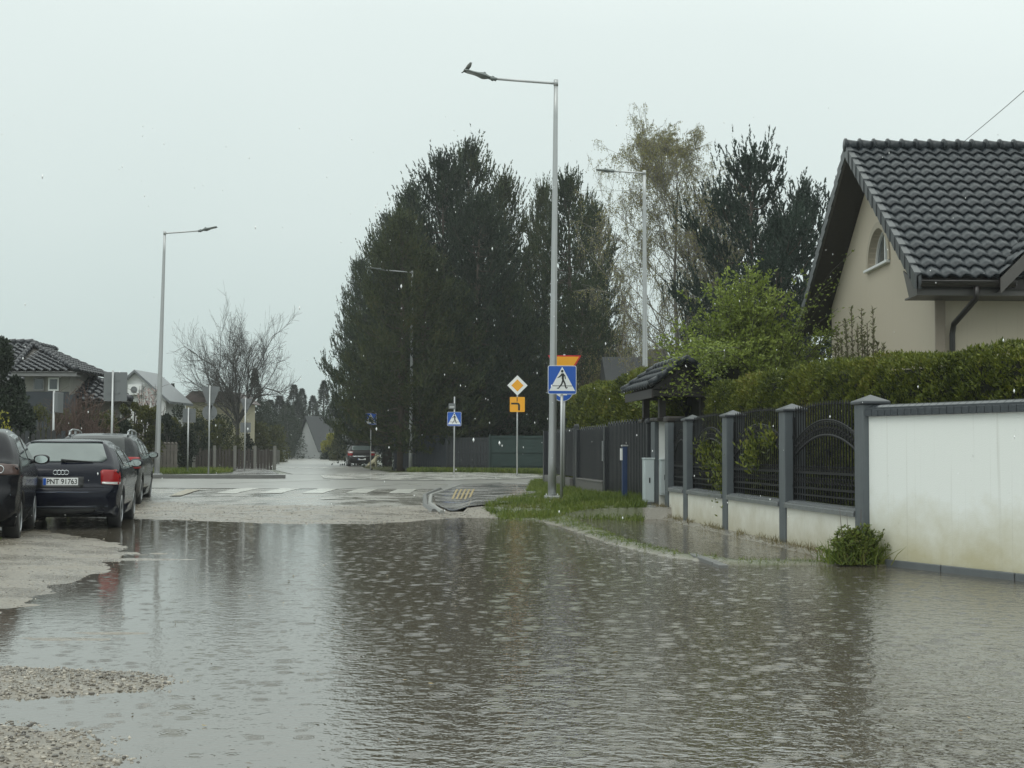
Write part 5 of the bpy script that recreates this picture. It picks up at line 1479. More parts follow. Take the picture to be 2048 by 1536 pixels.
A.patch([(-.80, .585), (.80, .585), (.80, .600), (-.80, .600)], 'rear', .006, mat('bumper_gloss', (.02, .03, .06), .12, coat=1), 'bumper_crease', k=2)
A.patch([(-.70, .365), (.70, .365), (.70, .385), (-.70, .385)], 'rear', .014, mat('bumper_strip', (.06, .07, .09), .25, coat=1), 'bumper_strip', k=2)
A.patch([(-.62, .215), (.62, .215), (.66, .345), (-.66, .345)], 'rear', .004, M_plastic, 'rear_diffuser', k=3)
A.patch([(-.74, .67), (.74, .67), (.74, .662), (-.74, .662)], 'rear', .003, M_under, 'hatch_gap', k=1)
mirror(A, .80, 2.72, 1.02, 1); mirror(A, -.80, 2.72, 1.02, -1)
mb = MB(); mb.tube([(-.45, .55, .24), (-.45, -.0, .25)], .03, 8); mb.build('exhaust_pipe', M_chrome, A.t)
# ---------- black hatchback, left edge
topL = [(.30, .22), (.10, .26), (.03, .36), (.0, .52), (.03, .66), (.09, .72), (.10, .80), (.12, .98), (.2, 1.06), (.28, 1.10), (.45, 1.28), (.62, 1.42), (.75, 1.47), (1.2, 1.51), (1.8, 1.50), (2.2, 1.44), (2.85, 1.06), (3.1, .99), (3.5, .88), (3.72, .72), (3.78, .5), (3.74, .3), (3.6, .22)]
(o_, yw) = place((-6.60, 18.15), -.27, .80, .66)
B = Car('parked_car', 'black small hatchback cut by the left picture edge, smoked tail lamp', (o_[0], o_[1], .035), yw, topL, (.66, 3.05), 3.8, 1.51, .85, car_paint('black_paint', (.005, .005, .008)), belt=1.02, roofw=.76, rw=.30)
B.wheels_(7)
B.patch([(-.58, 1.10), (.58, 1.10), (.50, 1.41), (-.50, 1.41)], 'rear', .006, M_carglass, 'rear_window', k=6)
for ax in ('right', 'left'):
    B.patch([(.55, 1.10), (1.55, 1.06), (1.58, 1.38), (1.2, 1.415), (.78, 1.38)], ax, .004, M_carglass, 'side_window')
    B.patch([(1.63, 1.055), (2.68, 1.04), (2.25, 1.28), (2.05, 1.36), (1.66, 1.38)], ax, .004, M_carglass, 'side_window')
B.patch([(-.20, .87), (.12, .87), (.13, 1.0), (-.19, 1.02)], 'rq', .010, M_tail2, 'tail_lamp', k=4)
B.patch([(.28, .79), (-.20, .79), (-.22, 1.0), (.25, 1.03)], 'lq', .010, M_tail2, 'tail_lamp', k=4)
mb = MB(); q = B.bvh.ray_cast(Vector((.56, -2, .91)), Vector((0, 1, 0)))[0]; mb.torus((.60, q.y - .008 if q else 0, .945), .05, .006); mb.build('lamp_ring', M_chrome, B.t)
plate(B, .085, .80)
mirror(B, .83, 2.30, 1.06, 1); mirror(B, -.83, 2.30, 1.06, -1)
B.patch([(-.74, .60), (.74, .60), (.74, .625), (-.74, .625)], 'rear', .008, bpy.data.materials['bumper_strip'], 'bumper_strip', k=2)
# ---------- wagon with roof rails
topW = [(.30, .24), (.10, .28), (.03, .40), (.0, .55), (.03, .68), (.10, .75), (.11, .85), (.14, 1.02), (.22, 1.10), (.40, 1.32), (.56, 1.46), (.75, 1.51), (1.4, 1.56), (2.2, 1.55), (2.8, 1.46), (3.45, 1.06), (3.7, 1.0), (4.3, .90), (4.55, .72), (4.6, .5), (4.56, .32), (4.4, .22)]
(o_, yw) = place((-7.86, 28.4), -.19, .85, .2)
W_ = Car('parked_car', 'dark grey estate car with silver roof rails behind the blue hatchback', (o_[0], o_[1], .04), yw, topW, (.95, 3.62), 4.6, 1.56, .91, car_paint('dark_grey_paint', (.007, .009, .011)), belt=1.02, roofw=.76, rw=.33)
W_.wheels_()
W_.patch([(-.60, 1.10), (.60, 1.10), (.54, 1.455), (-.54, 1.455)], 'rear', .006, M_carglass, 'rear_window', k=6)
for ax in ('right', 'left'):
    W_.patch([(.70, 1.12), (1.35, 1.08), (1.35, 1.44), (.82, 1.40)], ax, .004, M_carglass, 'side_window')
    W_.patch([(1.42, 1.075), (2.2, 1.065), (2.2, 1.45), (1.42, 1.45)], ax, .004, M_carglass, 'side_window')
    W_.patch([(2.27, 1.06), (3.3, 1.05), (2.9, 1.29), (2.7, 1.38), (2.27, 1.445)], ax, .004, M_carglass, 'side_window')
for ax, sg in (('rq', 1), ('lq', -1)): W_.patch([(-sg * .2, .80), (sg * .2, .80), (sg * .2, 1.04), (-sg * .2, 1.04)], ax, .01, M_tail, 'tail_lamp', k=3)
for sx in (1, -1):
    mb = MB(); xr_ = sx * .60
    zt_ = 1.565; mb.tube([(xr_, .72, 1.50), (xr_, .86, 1.585), (xr_, 1.2, 1.625), (xr_, 2.2, 1.625), (xr_, 2.55, 1.60), (xr_, 2.72, 1.50)], .018, 8)
    for y in (.80, 1.7, 2.62): mb.box(xr_ - .02, y, 1.48, xr_ + .02, y + .1, 1.60)
    mb.build('roof_rail', mat('rail_silver', (.40, .42, .43), .3, metal=.6) if 'rail_silver' not in bpy.data.materials else bpy.data.materials['rail_silver'], W_.t)
mirror(W_, .84, 3.05, 1.08, 1); mirror(W_, -.84, 3.05, 1.08, -1)
plate(W_, .09, .86)
# ---------- far dark hatchback
p = pz(694, 933, .2)
Cc = Car('parked_car', 'far dark hatchback parked under the pines on the right of the street', (p[0] + .95, p[1], .2), R(9), top3, (.80, 3.36), 4.2, 1.43, .90, car_paint('brown_grey_paint', (.03, .028, .028)), belt=.96, roofw=.72)
Cc.wheels_()
Cc.patch([(-.60, 1.055), (.60, 1.055), (.66, 1.10), (.555, 1.335), (-.555, 1.335), (-.66, 1.10)], 'rear', .006, bpy.data.materials['pale_reflection_glass'], 'rear_window', k=6)
for ax, sg in (('rq', 1), ('lq', -1)):
    Cc.patch([(-sg * .2, .70), (sg * .2, .70), (sg * .2, .97), (-sg * .2, .97)], ax, .01, M_tail, 'tail_lamp', k=3)
    Cc.patch([(-sg * .19, .86), (sg * .19, .86), (sg * .19, .95), (-sg * .19, .95)], ax, .016, M_clear, 'reversing_lamp', k=2)
for ax in ('right', 'left'): Cc.patch([(1.0, 1.02), (2.9, .96), (2.4, 1.25), (1.5, 1.33), (.9, 1.26)], ax, .004, M_carglass, 'side_window')
Cc.patch([(-.74, .64), (.74, .64), (.74, .68), (-.74, .68)], 'rear', .012, M_chrome, 'bumper_strip', k=2)
plate(Cc, .02, .48)
# ---------- far white car, front seen
p = pz(556, 917, .2)
Dd = Car('parked_car', 'distant white car at the left side of the street end', (p[0], p[1] + 4, .2), R(180 - 14), top3, (.80, 3.36), 4.2, 1.45, .90, car_paint('white_paint', (.70, .71, .70), .3, 0), belt=.96, roofw=.72)
Dd.wheels_()
Dd.patch([(-.6, 1.0), (.6, 1.0), (.5, 1.28), (-.5, 1.28)], 'front', .02, M_carglass, 'windscreen', k=5)
Dd.patch([(-.4, .42), (.4, .42), (.4, .58), (-.4, .58)], 'front', .02, M_plastic, 'grille', k=3)
for sx in (1, -1):
    Dd.patch([(sx * .45, .62), (sx * .75, .62), (sx * .72, .76), (sx * .45, .74)], 'front', .02, M_carglass, 'headlight', k=3)
    Dd.patch([(1.0, 1.02), (2.9, .96), (2.4, 1.25), (1.5, 1.33), (.9, 1.26)], 'right' if sx > 0 else 'left', .004, M_carglass, 'side_window')
# ---------- sitting pale dog beside the far car
def dog():
    p = pd(746, 931, 84)
    t = bpy.data.meshes.new('dog')
    V = [(0, 0, .26), (-.10, 0, .20), (-.20, .0, .12), (.06, 0, .40), (.13, 0, .52), (.18, 0, .62), (.20, 0, .72), (.28, 0, .71), (.36, 0, .68),
         (.14, .09, .34), (.17, .09, .18), (.17, .09, .03), (.22, .09, .015), (.14, -.09, .34), (.17, -.09, .18), (.17, -.09, .03), (.22, -.09, .015),
         (-.17, .13, .13), (-.03, .15, .16), (-.10, .15, .03), (.04, .15, .02), (-.17, -.13, .13), (-.03, -.15, .16), (-.10, -.15, .03), (.04, -.15, .02),
         (-.32, 0, .06), (-.44, .03, .03), (.17, .06, .79), (.16, .085, .74), (.17, -.06, .79), (.16, -.085, .74)]
    E = [(0, 1), (1, 2), (0, 3), (3, 4), (4, 5), (5, 6), (6, 7), (7, 8), (3, 9), (9, 10), (10, 11), (11, 12), (3, 13), (13, 14), (14, 15), (15, 16), (2, 17), (17, 18), (18, 19), (19, 20), (2, 21), (21, 22), (22, 23), (23, 24), (2, 25), (25, 26), (6, 27), (27, 28), (6, 29), (29, 30)]
    rd = [.15, .155, .13, .14, .10, .08, .085, .05, .035, .06, .042, .036, .03, .06, .042, .036, .03, .09, .075, .035, .03, .09, .075, .035, .03, .035, .02, .03, .018, .03, .018]
    t.from_pydata(V, E, []); o = bpy.data.objects.new('dog', t); COL.objects.link(o)
    md = o.modifiers.new('skin', 'SKIN'); sub = o.modifiers.new('sub', 'SUBSURF'); sub.levels = 1; sub.render_levels = 1
    for i, v in enumerate(t.skin_vertices[0].data): v.radius = (rd[i], rd[i]); v.use_root = (i == 0)
    t.materials.append(mat('pale_yellow_fur', (.42, .39, .27), .9, var=.2, scale=12))
    bpy.context.view_layer.update()
    dg_ = bpy.context.evaluated_depsgraph_get(); me = bpy.data.meshes.new_from_object(o.evaluated_get(dg_)); o.modifiers.clear(); o.data = me
    o.location = (p[0], 84, .2); o.rotation_euler = (0, 0, R(-12)); o.scale = (1.15, 1.15, 1.0)
    tag(o, 'pale yellow dog sitting on the verge beside the far dark hatchback', 'dog')
dog()
# ================================================================== VEGETATION
def unit(v): return v / np.maximum(1e-9, np.linalg.norm(v, axis=-1, keepdims=True))
def leaves(P, D, L, Wd, rs, fold=.0):
    """diamond leaves at P pointing along D. returns V,F"""
    n = len(P); D = unit(D); rnd = unit(rs.randn(n, 3)); S_ = unit(np.cross(D, rnd))
    L = np.broadcast_to(np.asarray(L, float).reshape(-1, 1), (n, 1)); Wd = np.broadcast_to(np.asarray(Wd, float).reshape(-1, 1), (n, 1))
    V = np.stack([P, P + D * L * .45 + S_ * Wd * .5, P + D * L, P + D * L * .45 - S_ * Wd * .5], 1).reshape(-1, 3)
    return V, np.arange(4 * n).reshape(-1, 4)
def needles(P, D, SL, K, nl, nw, rs, spread=.55):
    """tufts: K needles (triangles) along each shoot"""
    n = len(P); D = unit(D); t = rs.rand(n, K, 1) ** .8
    base = P[:, None, :] + D[:, None, :] * np.asarray(SL).reshape(-1, 1, 1) * t
    dd = unit(D[:, None, :] + spread * rs.randn(n, K, 3)); sd = unit(np.cross(dd, rs.randn(n, K, 3)))
    tip = base + dd * nl * (.7 + .6 * rs.rand(n, K, 1)) * (1.05 - .45 * t)
    V = np.stack([base - sd * nw / 2, base + sd * nw / 2, tip], 2).reshape(-1, 3)
    return V, np.arange(3 * n * K).reshape(-1, 3)
M_bark = mat('pine_bark', (.075, .055, .042), .85, var=.3, scale=8, bump=.4, bscale=20)
M_bark2 = mat('grey_bark', (.062, .058, .052), .85, var=.3, scale=8)
M_birch = mat('birch_bark', (.17, .16, .14), .8, var=.45, scale=9)
M_pine = leaf_mat('pine_needles', [(.008, .015, .009), (.018, .032, .015), (.032, .052, .020), (.052, .074, .024), (.085, .070, .026)], .6, .1, .3)
M_pineR = leaf_mat('pine_needles_blue', [(.012, .022, .016), (.020, .038, .026), (.032, .054, .034)], .6, .1, .3)
M_thuja = leaf_mat('thuja_foliage', [(.016, .024, .004), (.055, .074, .010), (.105, .130, .015), (.165, .185, .022), (.20, .16, .04)], .55, .15, .35)
M_lime = leaf_mat('fresh_green_leaves', [(.07, .095, .02), (.15, .20, .036), (.24, .30, .055), (.31, .37, .08)], .5, .35, .35)
M_bleaf = leaf_mat('birch_leaves', [(.16, .17, .07), (.24, .24, .09), (.27, .23, .08), (.21, .25, .09)], .6, .3)
M_dkleaf = leaf_mat('dark_conifer_leaves', [(.010, .016, .010), (.020, .030, .018), (.032, .045, .024)], .6, .1)
M_olive = leaf_mat('olive_leaves', [(.03, .035, .010), (.065, .070, .018), (.11, .11, .025)], .6, .2)
M_grass = leaf_mat('grass_blades', [(.05, .08, .015), (.10, .145, .022), (.16, .20, .035), (.21, .19, .06)], .5, .3, .35)
M_yel2 = leaf_mat('yellow_blossom', [(.20, .20, .03), (.32, .30, .04)], .6, .3)
M_pink = leaf_mat('pale_pink_blossom', [(.32, .22, .21), (.50, .38, .36), (.6, .48, .45)], .6, .3)
M_twig = mat('brown_twigs', (.085, .062, .05), .8, var=.3)
def pine_mesh(seed, H, Rr, ntuft, base=.09, shape='dense'):
    rs = np.random.RandomState(seed); rnd = random.Random(seed)
    P = []; D = []; EP = []; ED = []; tb = MB(); tb.tube([(0, 0, -.2), (0, 0, H * .3), (.05 * H * .2, 0, H * .6), (0, 0, H * .97)], [H * .017, H * .013, H * .008, .02], 8)
    def prof(t):
        if shape == 'dense': return Rr * (min(1, (1 - t) * 1.5) ** .70) * (.84 + .16 * math.sin(t * 3.0))
        return Rr * (.35 + .65 * math.sin(math.pi * min(1, t * 1.05) ** 1.2)) * (1 if t < .9 else (1 - t) * 10)
    nb = int(H * (5.2 if shape == 'dense' else 3.3)); per = ntuft / nb
    for b in range(nb):
        t = base + (1 - base) * ((b + rnd.random() * .9) / nb) ** .92
        if shape != 'dense': t = .30 + .70 * ((b + rnd.random() * .6) / nb)
        z = t * H; az = b * 2.399 + rnd.uniform(-.5, .5); r = prof(t) * rnd.uniform(.72, 1.12)
        d = Vector((math.cos(az), math.sin(az), 0)); up = (.18 + .75 * t ** 2) * r * rnd.uniform(.7, 1.3) * (1 if shape == 'dense' else 1.0)
        sag = -.10 * r
        pts = []
        for i in range(7):
            s_ = i / 6; pts.append(Vector((0, 0, z)) + d * r * s_ + Vector((0, 0, sag * math.sin(s_ * math.pi) + up * s_ * s_)))
        tb.tube([pts[0], pts[2], pts[4], pts[6]], [.012 * H * (1 - t) * .35 + .03, .03, .02, .008], 4, cap=False)
        k = max(6, int(per * (.35 + r / Rr)))
        s_ = rs.rand(k) ** (.62 if shape == 'dense' else .5); s_ = .12 + .88 * s_
        bp = np.array([pts[0].lerp(pts[6], 0) for _ in range(1)])
        idx = s_ * 6; i0 = np.clip(idx.astype(int), 0, 5); fr = (idx - i0)[:, None]
        A_ = np.array([list(p) for p in pts]); Q = A_[i0] * (1 - fr) + A_[i0 + 1] * fr
        lat = np.array([-d.y, d.x, 0]); wid = (.10 + .34 * r) * np.sin(np.pi * np.clip(s_, 0, 1) ** .8 * .92)[:, None]
        off = rs.uniform(-1, 1, (k, 1)) * wid
        Q = Q + lat * off + rs.randn(k, 3) * (.10 if shape == 'dense' else .07) * np.array([1, 1, .8]) + np.array([0, 0, 1]) * (.15 * np.abs(off))
        dirn = np.array([d.x, d.y, 0]) * (.55 - .25 * t) + lat * np.sign(off) * .35 + np.array([0, 0, .55 + .6 * t]) + .28 * rs.randn(k, 3)
        P.append(Q); D.append(dirn)
        # end candles
        e = A_[6][None] + rs.randn(12, 3) * .24; EP.append(e); ED.append(np.array([[d.x * .3, d.y * .3, 1.0]]).repeat(12, 0) + .2 * rs.randn(12, 3))
    # leader
    q = np.array([[0, 0, H * .96]]) + rs.randn(14, 3) * np.array([.18, .18, .35]); P.append(q); D.append(np.array([[0, 0, 1.0]]).repeat(14, 0) + .25 * rs.randn(14, 3))
    nE = sum(len(q) for q in EP[:])
    P = np.concatenate(P + EP); D = np.concatenate(D + ED)
    SL = rs.uniform(.30, .58, len(P)); SL[len(P) - nE:] = rs.uniform(.5, 1.1, nE)
    V, Fc = needles(P, D, SL, 15, .20, .068, rs, .34)
    return np_mesh('crown', V, Fc), tb.mesh('trunk'), 
def tree(name, loc, meshes, mats, label, cat='tree', group=None, rz=0, sc_=(1, 1, 1)):
    t = empty(name, loc, rz, label, cat, group); t.scale = sc_
    for nm, me, m in zip(('crown', 'trunk'), meshes, mats): link(nm, me, m, t)
    return t
PM = [pine_mesh(1, 17, 3.9, 3900), pine_mesh(2, 16, 4.2, 3900), pine_mesh(3, 15, 3.6, 3400)]
PINES = [
    (937, 280, 80, 0, 1.00, 'tallest dark pine, its tip topping the middle of the clump'),
    (887, 305, 77, 1, .95, 'dark pine with the second highest tip, left of the tallest one'),
    (1010, 345, 82, 2, .85, 'dark pine just right of the tallest one'),
    (822, 368, 88, 0, 1.0, 'dark pine on the left shoulder of the clump'),
    (782, 425, 91, 1, .95, 'dark pine low on the left slope of the clump'),
    (775, 495, 94, 2, .95, 'full pine on the left flank of the clump, branches reaching over the street'),
    (1088, 362, 86, 2, .62, 'thin topped pine just left of the near lamp pole'),
    (1137, 345, 76, 1, .80, 'rounded dark pine just right of the near lamp pole'),
    (1188, 405, 84, 2, .75, 'rightmost pine of the clump beside the birch'),
    (960, 392, 73, 1, 1.0, 'front pine in the centre of the clump below the tallest tip'),
    (850, 500, 70.5, 2, 1.1, 'front pine left of centre above the slender lamp'),
    (1022, 560, 73, 0, .7, 'front pine above the diamond sign'),
    (722, 515, 97, 2, .72, 'slim leftmost pine of the clump set back along the street'),
    (812, 560, 90, 1, .9, 'low front pine at the left behind the far crossing sign'),
    (806, 425, 69.9, 2, .9, 'slim front pine whose branches hide the top of the slender lamp'),
    (905, 560, 71.6, 0, 1.0, 'low front pine behind the second crossing sign'),
    (1165, 560, 71.5, 2, .8, 'low front pine behind the yield sign'),
]
M_pineB = leaf_mat('pine_needles_olive', [(.010, .016, .008), (.024, .034, .013), (.044, .058, .018), (.068, .084, .024), (.11, .085, .03)], .6, .1, .3)
M_pineC = leaf_mat('pine_needles_deep', [(.006, .012, .009), (.013, .025, .014), (.024, .040, .020), (.036, .056, .024)], .6, .1, .3)
for i, (px, py, Y, k, wsc, lab) in enumerate(PINES):
    p = pd(px, py, Y); Hh = (17, 16, 15)[k]; s_ = (p[2] - .1) / Hh * .955
    tt = tree('pine_tree', (p[0], Y, .1), PM[k], (M_pine, M_bark), lab, 'pine', 'dark pines beyond the junction', rz=i * 1.7, sc_=(wsc * s_ ** .3, wsc * s_ ** .3, s_))
    cr = tt.children[0] if tt.children[0].name.startswith('crown') else tt.children[1]
    cr.material_slots[0].link = 'OBJECT'; cr.material_slots[0].material = (M_pine, M_pineB, M_pineC)[(i * 2 + i // 4) % 3]
# scots pines on the right with open crowns
PO = [pine_mesh(11, 12, 2.9, 1700, shape='open'), pine_mesh(12, 11, 2.6, 1500, shape='open')]
for i, (px, py, Y, k, wsc, lab) in enumerate(((1500, 338, 52, 0, .90, 'open crowned pine between the birch and the tiled house'), (1612, 412, 54, 1, .88, 'smaller open pine right beside the tiled roof edge'), (1440, 420, 60, 1, .8, 'thin pine partly hidden behind the birch and the larger open pine'), (1560, 470, 50, 1, .85, 'low open pine behind the fresh green tree'))):
    p = pd(px, py, Y); Hh = (12, 11)[k]; s_ = (p[2]) / Hh
    tree('pine_tree', (p[0], Y, .1), PO[k], (M_pineR, M_bark), lab, 'pine', 'open pines on the right', rz=i * 2.1 + .6, sc_=(wsc, wsc, s_))
# recursive bare branches -------------------------------------------------
def branch_tree(seed, H, spread, levels=5, upw=.35, trunk_r=.2, fork=.22, nfirst=9, droop=0.0, minr=.008, twist=.35, nchild=(3, 4), lenf=.62):
    rnd = random.Random(seed); mb = MB(); tips = []
    def grow(p, d, L, r, lev):
        n = 4 if lev < 3 else 3; pts = [p.copy()]; q = p.copy(); dd = d.copy()
        for i in range(n):
            dd = (dd + Vector((rnd.gauss(0, twist * .4), rnd.gauss(0, twist * .4), rnd.gauss(0, twist * .25) + upw * .22 - droop * (lev >= 3) * .5))).normalized()
            q = q + dd * L / n; pts.append(q.copy())
        mb.tube(pts, [max(minr, r * (1 - .55 * i / n)) for i in range(n + 1)], 6 if lev < 2 else (4 if lev < 4 else 3), cap=False)
        if lev >= 2: tips.extend((pts[i], dd.copy(), lev) for i in range(1, n + 1))
        if lev >= levels: return
        k = rnd.randint(*nchild) + (1 if lev >= 2 else 0)
        for c in range(k):
            s_ = (c + 1 + rnd.uniform(-.3, .3)) / k; s_ = min(1, max(.15, s_)); x = s_ * n; i = min(n - 1, int(x)); b = pts[i].lerp(pts[i + 1], x - i)
            ax = Vector((rnd.gauss(0, 1), rnd.gauss(0, 1), rnd.gauss(0, 1))).cross(dd).normalized()
            nd = (Matrix.Rotation(rnd.uniform(.35, .85), 3, ax) @ dd); nd.z += upw * .25; nd.normalize()
            grow(b, nd, L * lenf * rnd.uniform(.7, 1.15), max(minr, r * .5), lev + 1)
    hb = H * fork
    mb.tube([(0, 0, -.2), (.02, 0, hb * .5), (0, 0, hb)], [trunk_r * 1.15, trunk_r, trunk_r * .92], 10, cap=False)
    for i in range(nfirst):
        az = i * 2 * math.pi / nfirst * 1.0 + rnd.uniform(-.3, .3); el = rnd.uniform(.25, 1.45)
        d = Vector((math.cos(az) * math.cos(el) * spread, math.sin(az) * math.cos(el) * spread, math.sin(el))).normalized()
        grow(Vector((0, 0, hb * rnd.uniform(.6, 1))), d, H * (.36 + .08 * math.sin(el)), trunk_r * .42, 1)
    return mb, tips
mb, tips = branch_tree(5, 12.2, 1.5, levels=5, nfirst=15, trunk_r=.26, minr=.010, upw=.16, fork=.34, lenf=.66)
p = pd(474, 905, 92); t = empty('bare_tree', (p[0], 92, .2), 0, 'tall leafless broad tree on the left side of the street', 'tree')
zmax = max(v[2] for v in mb.v); xmx = max(abs(v[0]) for v in mb.v); kz = (pd(474, 590, 92)[2] - .2) / zmax * 1.1; kx = 4.9 / xmx
me = mb.mesh('branches'); me.transform(Matrix.Diagonal((kx, kx, kz, 1))); link('branches', me, M_bark2, t)
# birch -------------------------------------------------------------------
def birch(seed, H, Rr, px, py, Y, label, dens=1.0):
    rnd = random.Random(seed); rs = np.random.RandomState(seed); tb = MB(); P = []; D = []; tw = MB()
    p = pd(px, py, Y); H = (p[2] - .1) * .90; tb.tube([(0, 0, -.2), (.12, 0, H * .3), (-.08, 0, H * .6), (.06, 0, H * .85), (0, 0, H)], [.15, .11, .065, .03, .010], 8)
    def hang(q, Lh):
        a2 = rnd.uniform(0, 6.28); o = Vector((math.cos(a2), math.sin(a2), 0)) * rnd.uniform(.05, .30)
        hp = [q, q + o * .6 + Vector((rnd.gauss(0, .04), 0, .05 - Lh * .3)), q + o + Vector((0, 0, -Lh))]
        tw.tube(hp, [.006, .005, .0035], 3, cap=False)
        for _ in range(6):
            u = rnd.random(); c = hp[0].lerp(hp[1], u * 2) if u < .5 else hp[1].lerp(hp[2], u * 2 - 1)
            P.append(c + Vector((rnd.gauss(0, .05), rnd.gauss(0, .05), rnd.gauss(0, .04)))); D.append((rnd.gauss(0, .7), rnd.gauss(0, .7), -.8))
    def limb(q, d, L, r, lev, t_):
        n = 5; pts = [q]; dd = d.copy()
        for i in range(n):
            dd = (dd + Vector((rnd.gauss(0, .16), rnd.gauss(0, .16), rnd.gauss(.06, .10) - (.14 if lev > 0 else 0) * i / n))).normalized(); pts.append(pts[-1] + dd * L / n)
        tb.tube(pts, [max(.006, r * (1 - .8 * i / n)) for i in range(n + 1)], 4, cap=False)
        if lev < 2:
            for c in range(rnd.randint(5, 8) if lev == 0 else 3):
                s_ = rnd.uniform(.2, 1) * n; i = min(n - 1, int(s_)); b_ = pts[i].lerp(pts[i + 1], s_ - i)
                nd = (dd + Vector((rnd.gauss(0, .7), rnd.gauss(0, .7), rnd.gauss(.1, .35)))).normalized(); limb(b_, nd, L * rnd.uniform(.3, .55), r * .5, lev + 1, t_)
        for c in range(5 if lev else 7):
            s_ = rnd.uniform(.2, 1) * n; i = min(n - 1, int(s_)); hang(pts[i].lerp(pts[i + 1], s_ - i), rnd.uniform(.2, 1.15) * (.35 + .75 * (1 - t_)))
    nb = int(40 * dens)
    for b in range(nb):
        t_ = .20 + .78 * (b + rnd.random()) / nb; az = rnd.uniform(0, 6.283); w_ = math.sin(math.pi * min(1, (1 - t_) * .72 + .06)) ** .8
        L = Rr * (.30 + 1.0 * w_) * rnd.uniform(.6, 1.15); d = Vector((math.cos(az), math.sin(az), rnd.uniform(.7, 1.5))).normalized()
        z = t_ * H; L = min(L, max(.5, (H * 1.03 - z) / d.z)); limb(Vector((0, 0, z)), d, L, .035 * (1.1 - t_) + .008, 0, t_)
    V, Fc = leaves(np.array([list(x) for x in P]), np.array(D), rs.uniform(.05, .085, len(P)), rs.uniform(.03, .05, len(P)), rs)
    t = empty('birch_tree', (p[0], Y, .1), 0, label, 'birch'); link('trunk', tb.mesh('trunk'), M_birch, t); link('twigs', tw.mesh('twigs'), mat('birch_twigs', (.14, .13, .115), .8, var=.3), t); link('leaves', np_mesh('leaves', V, Fc), M_bleaf, t)
birch(21, 16, 3.9, 1352, 232, 58, 'tall birch with hanging twigs and first brownish leaves behind the second lamp', 1.5)
# fresh green spreading tree in the garden ------------------------------------
def shoots(seed, n, H, Rr, lean=.9, leafn=26, L=(.045, .09), gap=0.0, tip=1.0, cz=.0):
    rnd = random.Random(seed); tb = MB(); P = []; D = []
    for i in range(n):
        az = rnd.uniform(0, 6.283); el = rnd.uniform(.15, 1.5); r = Rr * math.cos(el) * rnd.uniform(.5, 1.05); h = H * (.25 + .75 * math.sin(el)) * rnd.uniform(.72, 1.06)
        d = Vector((math.cos(az), math.sin(az), 0)); b0 = Vector((rnd.gauss(0, .08), rnd.gauss(0, .08), cz))
        pts = [b0 + d * r * (u ** 1.25) + Vector((rnd.gauss(0, .03), rnd.gauss(0, .03), (h - cz) * (u ** .85))) for u in (0, .2, .4, .6, .8, 1.0)]
        tb.tube(pts, [.022, .018, .013, .009, .006, .004], 4, cap=False)
        for c in range(9):
            s_ = rnd.uniform(.3, 1); k = min(4, int(s_ * 5)); q = pts[k].lerp(pts[k + 1], s_ * 5 - k)
            dd = (Vector((rnd.gauss(0, 1), rnd.gauss(0, 1), rnd.gauss(.9, .5))) + d * .5).normalized(); Ls = rnd.uniform(.2, .6) * H / 5
            e = q + dd * Ls; tb.tube([q, e], [.005, .003], 3, cap=False)
            for _ in range(leafn // 3):
                P.append(q.lerp(e, rnd.random()) + Vector((rnd.gauss(0, .02), rnd.gauss(0, .02), 0))); D.append((dd.x + rnd.gauss(0, .8), dd.y + rnd.gauss(0, .8), dd.z + rnd.gauss(0, .6)))
        for _ in range(leafn):
            s_ = rnd.uniform(.25, 1) ; k = min(4, int(s_ * 5)); P.append(pts[k].lerp(pts[k + 1], s_ * 5 - k)); D.append((rnd.gauss(0, 1), rnd.gauss(0, 1), rnd.gauss(.6, .6)))
    rs = np.random.RandomState(seed); P = np.array([list(x) for x in P])
    V, Fc = leaves(P, np.array(D), rs.uniform(L[0], L[1], len(P)), rs.uniform(L[0] * .55, L[1] * .55, len(P)), rs)
    return tb, V, Fc
p = pd(1500, 900, 29.5); tb, V, Fc = shoots(31, 470, 5.0, 2.6, leafn=48, L=(.05, .11), cz=1.2)
t = empty('green_tree', (p[0], 29.5, .1), 0, 'bushy tree in fresh light green leaf rising behind the hedge and canopy roof', 'tree'); link('branches', tb.mesh('branches'), M_bark2, t); link('leaves', np_mesh('leaves', V, Fc), M_lime, t)
